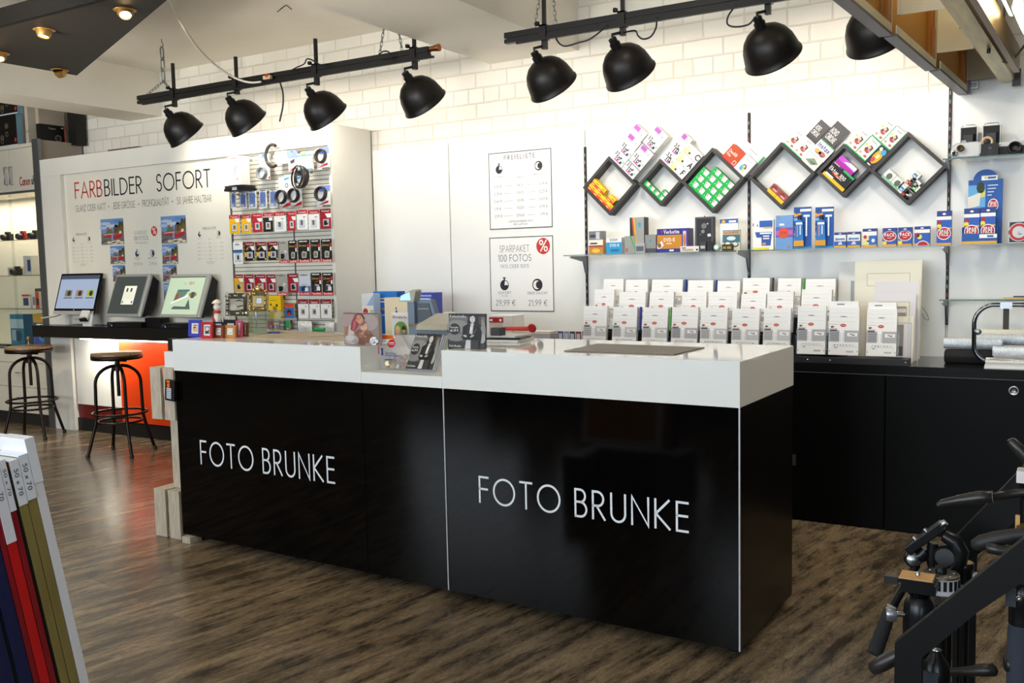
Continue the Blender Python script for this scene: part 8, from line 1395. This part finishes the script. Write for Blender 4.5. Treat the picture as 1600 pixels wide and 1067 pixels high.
b = MB(); b.box(.21, .60, .3, 2.0, .36, .40, P('#241c14')); b.build('cover', t)
b = MB()
for y in (.2, 1.2, 2.3): b.cyl((.035, y, .004), (.035, y, CZ-2.44), .005, ROD, 8)
for y in (.4, 1.8): b.cyl((.203, y, .41), (.203, y, CZ-2.44), .005, ROD, 8)
b.build('hanger', t)
b = MB(); b.tube([(.05, 1.55, .003), (.05, 1.55, -.02)], .008, BLACK_PL, 6); b.build('screw', t); b = MB(); b.box(.06, .10, Ln-.02, Ln, -.03, .06, BLACK_PL); b.build('end_cap', t)
area('tube_light', (cx_(3.9)+.165, 4.0, 2.50), (-.8, .2, -.35), 1.1, .03, 22, (1, .95, .78))
cable('power_cable', 'brown cable sagging from the light channel at the picture edge', [ay(1563, 82, 5.2), ay(1565, 93, 5.2), ay(1573, 97, 5.2), ay(1583, 92, 5.2), ay(1600, 72, 5.2), ay(1625, 40, 5.2)], .006, mat('brown_cable', '#4a3c2a', .5))
b = MB(); a, c = ay(1508, 128, PY-.05), ay(1528, 137, PY-.05); b.frame(0, c.x-a.x, 0, a.z-c.z, .008, 0, .03, STEEL); tag(b.build('wall_bracket', None, (a.x, PY-.032, c.z)), 'small metal loop bracket on the wall under the end panel', 'bracket')

# ================================================================ rack of tripods (front right corner)
BS = mat('black_rack_board', '#080808', .5, spec=.2, noise=.15, scale=20, bump=.1)
YA, YB = 1.60, 2.20
t = thing('tripod_rack', 'black rack with slanting side boards full of tripods', 'rack', (-.25, YA, 0))
def side(pts, Y, name):
    P3 = [ay(px, py, Y) for px, py in pts]; b = MB(); b.prism([(p.x+.25, p.z) for p in P3], Y-YA, Y-YA+.022, BS); return b.build(name, t, bevel=.002)
pA = ay(1396, 1067, YA); pI = ay(1440, 1067, YA)
def sideboard(Y, outer, inner, name):
    o = [ay(*p, Y) for p in outer]; i = [ay(*p, Y) for p in inner]
    b = MB(); poly = [(o[0].x+.25, 0.)]+[(p.x+.25, p.z) for p in o[1:]]; dirv = (o[-1]-o[-2]).normalized(); e = o[-1]+dirv*.25; poly += [(e.x+.25, e.z)]
    d2 = (i[-1]-i[-2]).normalized(); e2_ = i[-1]+d2*.25; poly += [(e2_.x+.25, e2_.z)]+[(p.x+.25, p.z) for p in reversed(i[1:])]+[(i[0].x+.25, 0.)]
    b.prism(poly, Y-YA, Y-YA+.022, BS); return b.build(name, t, bevel=.002)
sideboard(YA, [(1396, 1067), (1398, 1005), (1452, 962), (1600, 842)], [(1440, 1067), (1440, 1028), (1527, 957), (1600, 908)], 'side_board')
sideboard(YB, [(1490, 1000), (1490, 842), (1545, 785), (1598, 730)], [(1526, 1000), (1526, 868), (1560, 840), (1600, 800)], 'side_board')
for z, x in ((.12, .06), (.50, .06), (.70, .06)):
    b = MB(); b.box(x+.25-.03, x+.25-.005, .0225, YB-YA-.0005, z, z+.05, BS); b.build('cross_rail', t)
T = lambda px, py, Y=1.86: ay(px, py, Y)
ANO = mat('black_anodised', '#161719', .28, metal=.5); GREYM = mat('grey_anodised', '#6f6c64', .35, metal=.7); CORK = mat('cork_pad', '#b98f5a', .7, noise=.1, scale=120)
def head(name, label, px, py, Y=1.86): p = T(px, py, Y); o = thing(name, label, 'tripod head', (p.x, Y, p.z)); return o, (lambda a_, b_, dy=0: (ay(a_, b_, Y+dy)-Vector((p.x, Y, p.z))))
def column(o, r_=.012, top=0.):
    b = MB(); z = o.location.z; b.cyl((0, 0, -z), (0, 0, top-.001), r_, ANO, 14); b.build('column', o)
# ball head with cork plate
o, q = head('ball_mount', 'ball tripod head with cork-topped plate and silver knob', 1436, 1000, 1.84)
b = MB(); b.lathe([(.027, -.02), (.029, 0), (.029, .05), (.027, .072), (.020, .085), (.016, .088)], ANO, 28); b.build('body', o); b = MB(); b.lathe([(0, .076), (.015, .080), (.020, .09), (.018, .10), (.012, .108)], mat('polished_ball', '#1c1d20', .08, metal=.9), 22); b.build('ball', o)
pz_ = q(1437, 922).z; b = MB(); b.box(-.030, .030, -.024, .024, pz_, pz_+.018, ANO); b.box(-.036, .026, -.025, .025, pz_+.018, pz_+.025, ANO); b.lathe([(.012, .10), (.014, pz_)], ANO, 16); b.build('plate', o, bevel=.002)
b = MB(); b.box(-.034, .024, -.023, .023, pz_+.0251, pz_+.0275, CORK); b.lathe([(.004, 0), (.004, .007), (0, .008)], CHROME, 10, (-.004, 0, pz_+.0275)); b.build('cork_pad', o); b = MB(); b.box(-.062, -.036, -.012, .006, pz_+.008, pz_+.022, BLACK_PL); b.build('lever', o, bevel=.002)
b = MB(); k = q(1409, 958); b.cyl((-.028, -.005, k.z), (-.040, -.010, k.z), .005, CHROME, 10); b.lathe([(.013, 0), (.014, .004), (.014, .014), (.012, .018)], mat('knob_grey', '#8b8f94', .3, metal=.8), 18, (-.040, -.010, k.z), (-1, -.3, 0)); b.build('knob', o); column(o, .014, -.02)
# panorama dial
o, q = head('panorama_mount', 'round grey panorama head with black and white striped rim', 1470, 919, 1.95); W = .034
b = MB(); b.lathe([(W*1.06, -.004), (W*1.06, .002), (W, .003), (W, .026)], P('#c9cbd0', .35), 40)
for i in range(20): a_ = 2*math.pi*i/20; b.M = Matrix.Rotation(a_, 4, 'Z'); b.box(W-.002, W+.0012, -.003, .003, .005, .024, P('#15161a'))
b.M = Matrix(); b.build('rim', o); b = MB(); b.lathe([(W, .0262), (W, .030), (W*.96, .031), (0, .031)], GREYM, 40)
for a_, r_, m_ in ((20, .7, CHROME), (80, .6, BK), (150, .7, CHROME), (200, .6, BK), (260, .75, BK), (320, .7, CHROME)): b.lathe([(.003, .0311), (.003, .032), (0, .032)], m_, 10, (W*r_*math.cos(R(a_)), W*r_*math.sin(R(a_)), 0))
b.build('dial', o); b = MB(); b.lathe([(.011, .031), (.011, .045), (.008, .046), (0, .046)], ANO, 20); b.build('hub', o); b = MB(); b.lathe([(.012, -.03), (.030, -.025), (.036, -.006), (.036, -.0042)], GREYM, 24); b.build('base', o); column(o, .012, -.03)
# three-way head with long padded handle
o, q = head('three_way_mount', 'black three-way tripod head tilted over, with a long foam handle', 1478, 905, 2.02)
b = MB(); a1, a2 = q(1421, 862), q(1476, 823); d = (a2-a1).normalized(); n_ = Vector((-d.z, 0, d.x)); Wd = .018
b.add([a1-n_*.004+Vector((0, s_, 0)) for s_ in (-Wd, Wd)]+[a2-n_*.004+Vector((0, s_, 0)) for s_ in (-Wd, Wd)]+[a1+n_*.014+Vector((0, s_, 0)) for s_ in (-Wd, Wd)]+[a2+n_*.014+Vector((0, s_, 0)) for s_ in (-Wd, Wd)], [(0, 1, 3, 2), (4, 6, 7, 5), (0, 4, 5, 1), (2, 3, 7, 6), (0, 2, 6, 4), (1, 5, 7, 3)], ANO); b.build('platform', o, bevel=.002)
b = MB()
for u in (.3, .62): p_ = a1+(a2-a1)*u+n_*.014; b.cyl(p_, p_+n_*.006, .004, CHROME, 10)
b.cyl(a2+n_*.006, a2+n_*.006+d*.008, .007, STEEL, 12); b.build('screw', o)
b = MB(); pts = [q(1474, 836), q(1492, 846), q(1500, 862), q(1498, 878), q(1488, 892), q(1478, 902)]; b.tube(pts, [.012, .016, .017, .016, .015, .014], ANO, 12); pts = [q(1458, 848), q(1456, 865), q(1458, 882), q(1466, 896), q(1478, 902)]; b.tube(pts, [.010, .011, .012, .013, .014], ANO, 12); b.lathe([(.023, 0), (.023, .02), (.018, .024)], BLACK_PL, 24, q(1478, 868, .01), (0, -1, .1)); b.build('body', o)
b = MB(); kk = q(1426, 873); b.lathe([(.015, -.012), (.017, -.008), (.017, .010), (.014, .014)], ANO, 20, kk, (.2, -1, .2)); b.lathe([(.012, .014), (.006, .018), (0, .018)], STEEL, 16, kk, (.2, -1, .2)); b.tube([kk, q(1440, 868), q(1448, 860)], .014, ANO, 10); b.build('clamp_knob', o)
h0, h1, h2, h3 = q(1432, 882), q(1393, 950, -.06), q(1390, 955, -.062), q(1366, 1022, -.12); b = MB(); b.tube([h0, h1], .0085, ANO, 12); b.build('handle_rod', o); b = MB(); b.lathe([(.011, -.003), (.011, .001)], STEEL, 16, h1, (h1-h0)); dd = (h3-h2); nn = 9
b.tube([h2+dd*(i/nn) for i in range(nn+1)], [.0125, .0135, .013, .0142, .0135, .0148, .014, .0152, .0148, .012], RUBBER, 16); b.build('foam_grip', o); column(o, .013, -.005)
# small cup head
o, q = head('tripod_mount', 'short black tripod head base with gold print on top', 1506, 905, 2.03); b = MB(); b.lathe([(.018, -.006), (.018, .022), (.019, .024), (.019, .034), (.017, .036)], ANO, 26); b.build('body', o); b = MB(); b.lathe([(.017, .0361), (0, .0365)], mat('gold_printed_disc', '#a38a58', .4, metal=.6, noise=.6, scale=160), 26); b.build('disc', o); b = MB(); b.box(.016, .024, -.008, .008, .004, .016, P('#b9bac0', .3)); b.build('lever', o); b = MB(); b.lathe([(.014, -.03), (.016, -.0062)], P('#9a9ba3', .35), 20); b.build('collar', o); column(o, .011, -.03)
# long pan handle, grips and other levers
def handle(label, pts, rs, m_, Y, name='tripod_grip', tip=None, n=12):
    p = ay(*pts[-1][:2], Y); o = thing(name, label, 'tripod handle', (p.x, Y, p.z)); L3 = [ay(a_, b_, Y+(e[0] if e else 0))-p for a_, b_, *e in pts]; b = MB(); b.tube(L3, rs, m_, n); b.build('grip', o)
    if tip: b = MB(); b.tube([L3[tip[0]], L3[tip[0]]*.6+L3[tip[0]+1]*.4], [rs[tip[0]]*1.04]*2, P('#8f8d88', .3), n); b.build('collar', o)
    return o
GRIP = mat('smooth_black_grip', '#1d1b19', .35)
handle('long tapering pan handle pointing away across the rack top', [(1465, 790), (1472, 786), (1500, 781), (1530, 777), (1551, 776), (1552, 776), (1600, 769), (1640, 763)], [.004, .007, .010, .0125, .011, .008, .008, .008], GRIP, 1.90, tip=(4, 5))
handle('thick rounded black grip below the long pan handle', [(1523, 857), (1525, 853), (1535, 847), (1560, 841), (1585, 836), (1610, 834), (1635, 832)], [.006, .012, .014, .014, .012, .010, .010], mat('dark_rubber_grip', '#1b1a1b', .55), 1.80)
handle('short ridged black grip under the thick rounded one', [(1541, 856), (1545, 856), (1560, 859), (1580, 862), (1610, 860)], [.006, .010, .010, .009, .008], GRIP, 1.78)
handle('slim dark handle slanting down at the picture edge, topmost of the rack', [(1578, 686), (1580, 689), (1592, 702), (1610, 722), (1640, 750)], [.006, .009, .011, .011, .010], GRIP, 1.90)
handle('cone-shaped black handle at the lower front of the rack', [(1362, 1046), (1364, 1045), (1380, 1036), (1396, 1027), (1412, 1019)], [.010, .0125, .0145, .014, .012], GRIP, 1.74)
o = handle('black lever with rounded end inside the rack opening', [(1557, 1045), (1554, 1046), (1535, 1047), (1520, 1048), (1500, 1049), (1478, 1050)], [.006, .0115, .0115, .0095, .0075, .0075], GRIP, 1.80)
o, q = head('tripod_mount', 'dark tripod head glimpsed inside the rack opening', 1462, 1062, 1.72); b = MB(); b.lathe([(.022, -.03), (.024, 0), (.022, .03), (.014, .04), (.008, .052)], ANO, 24); b.build('body', o); b = MB(); b.lathe([(.006, .052), (.010, .055), (0, .058)], STEEL, 12); b.build('screw', o); b = MB(); b.box(-.02, .006, -.027, -.02, -.012, .022, P('#3a3f46', .25)); b.build('fitting', o); column(o, .012, -.03)
o, q = head('leveling_block', 'white block on a black base at the picture edge', 1604, 752, 1.92); b = MB(); b.box(-.016, .03, -.02, .02, 0, .022, P('#d5cfcc')); b.build('block', o, bevel=.003); b = MB(); b.lathe([(.014, -.03), (.016, -.001)], ANO, 18, (.004, 0, 0)); b.build('base', o); column(o, .01, -.03)
o, q = head('clamp_mount', 'brass and black clamp head with a pale lever beside the thick grip', 1592, 836, 1.84); b = MB(); b.box(-.004, .03, -.012, .012, 0, .02, mat('brass_clamp', '#8f7a44', .3, metal=.8)); b.build('clamp', o, bevel=.002); b = MB(); b.box(-.006, .001, -.004, .004, .01, .036, P('#c49a5a')); b.lathe([(.008, 0), (.008, .005)], P('#e0ddd8'), 14, (-.005, -.006, .004)); b.build('lever', o); column(o, .01, -.001)
# tripod with foam leg
p = T(1594, 975, 1.67); t = thing('tripod', 'folded tripod with a dark blue foam leg standing in the rack', 'tripod', (p.x, 1.67, 0)); b = MB(); b.cyl((0, 0, .0), (0, 0, p.z-.02), .013, ANO, 14); b.build('leg_tube', t)
b = MB(); b.lathe([(.0165, .30), (.0185, .31), (.0185, p.z-.012), (.0165, p.z)], mat('blue_grey_foam', '#252b35', .9, bump=.4, scale=300), 22); b.build('foam_sleeve', t)
b = MB(); b.lathe([(.0175, p.z+.001), (.0175, p.z+.03), (.020, p.z+.034), (.020, p.z+.06), (.013, p.z+.07)], ANO, 22); b.build('collar', t); b = MB(); b.box(-.021, -.006, -.024, .01, p.z+.035, p.z+.064, P('#3a3d42', .2)); b.lathe([(.005, 0), (.005, .006), (0, .007)], CHROME, 10, (-.002, -.02, p.z+.05), (0, -1, 0)); b.build('leg_lock', t)
kz = T(1570, 1036, 1.67); b = MB(); b.lathe([(.012, 0), (.014, .004), (.012, .008), (.005, .010)], BLACK_PL, 18, (kz.x-p.x+.008, -.0, kz.z), (-1, -.3, 0)); b.cyl((kz.x-p.x+.008, 0, kz.z), (-.012, 0, kz.z), .004, ANO, 8); b.build('clamp_knob', t)
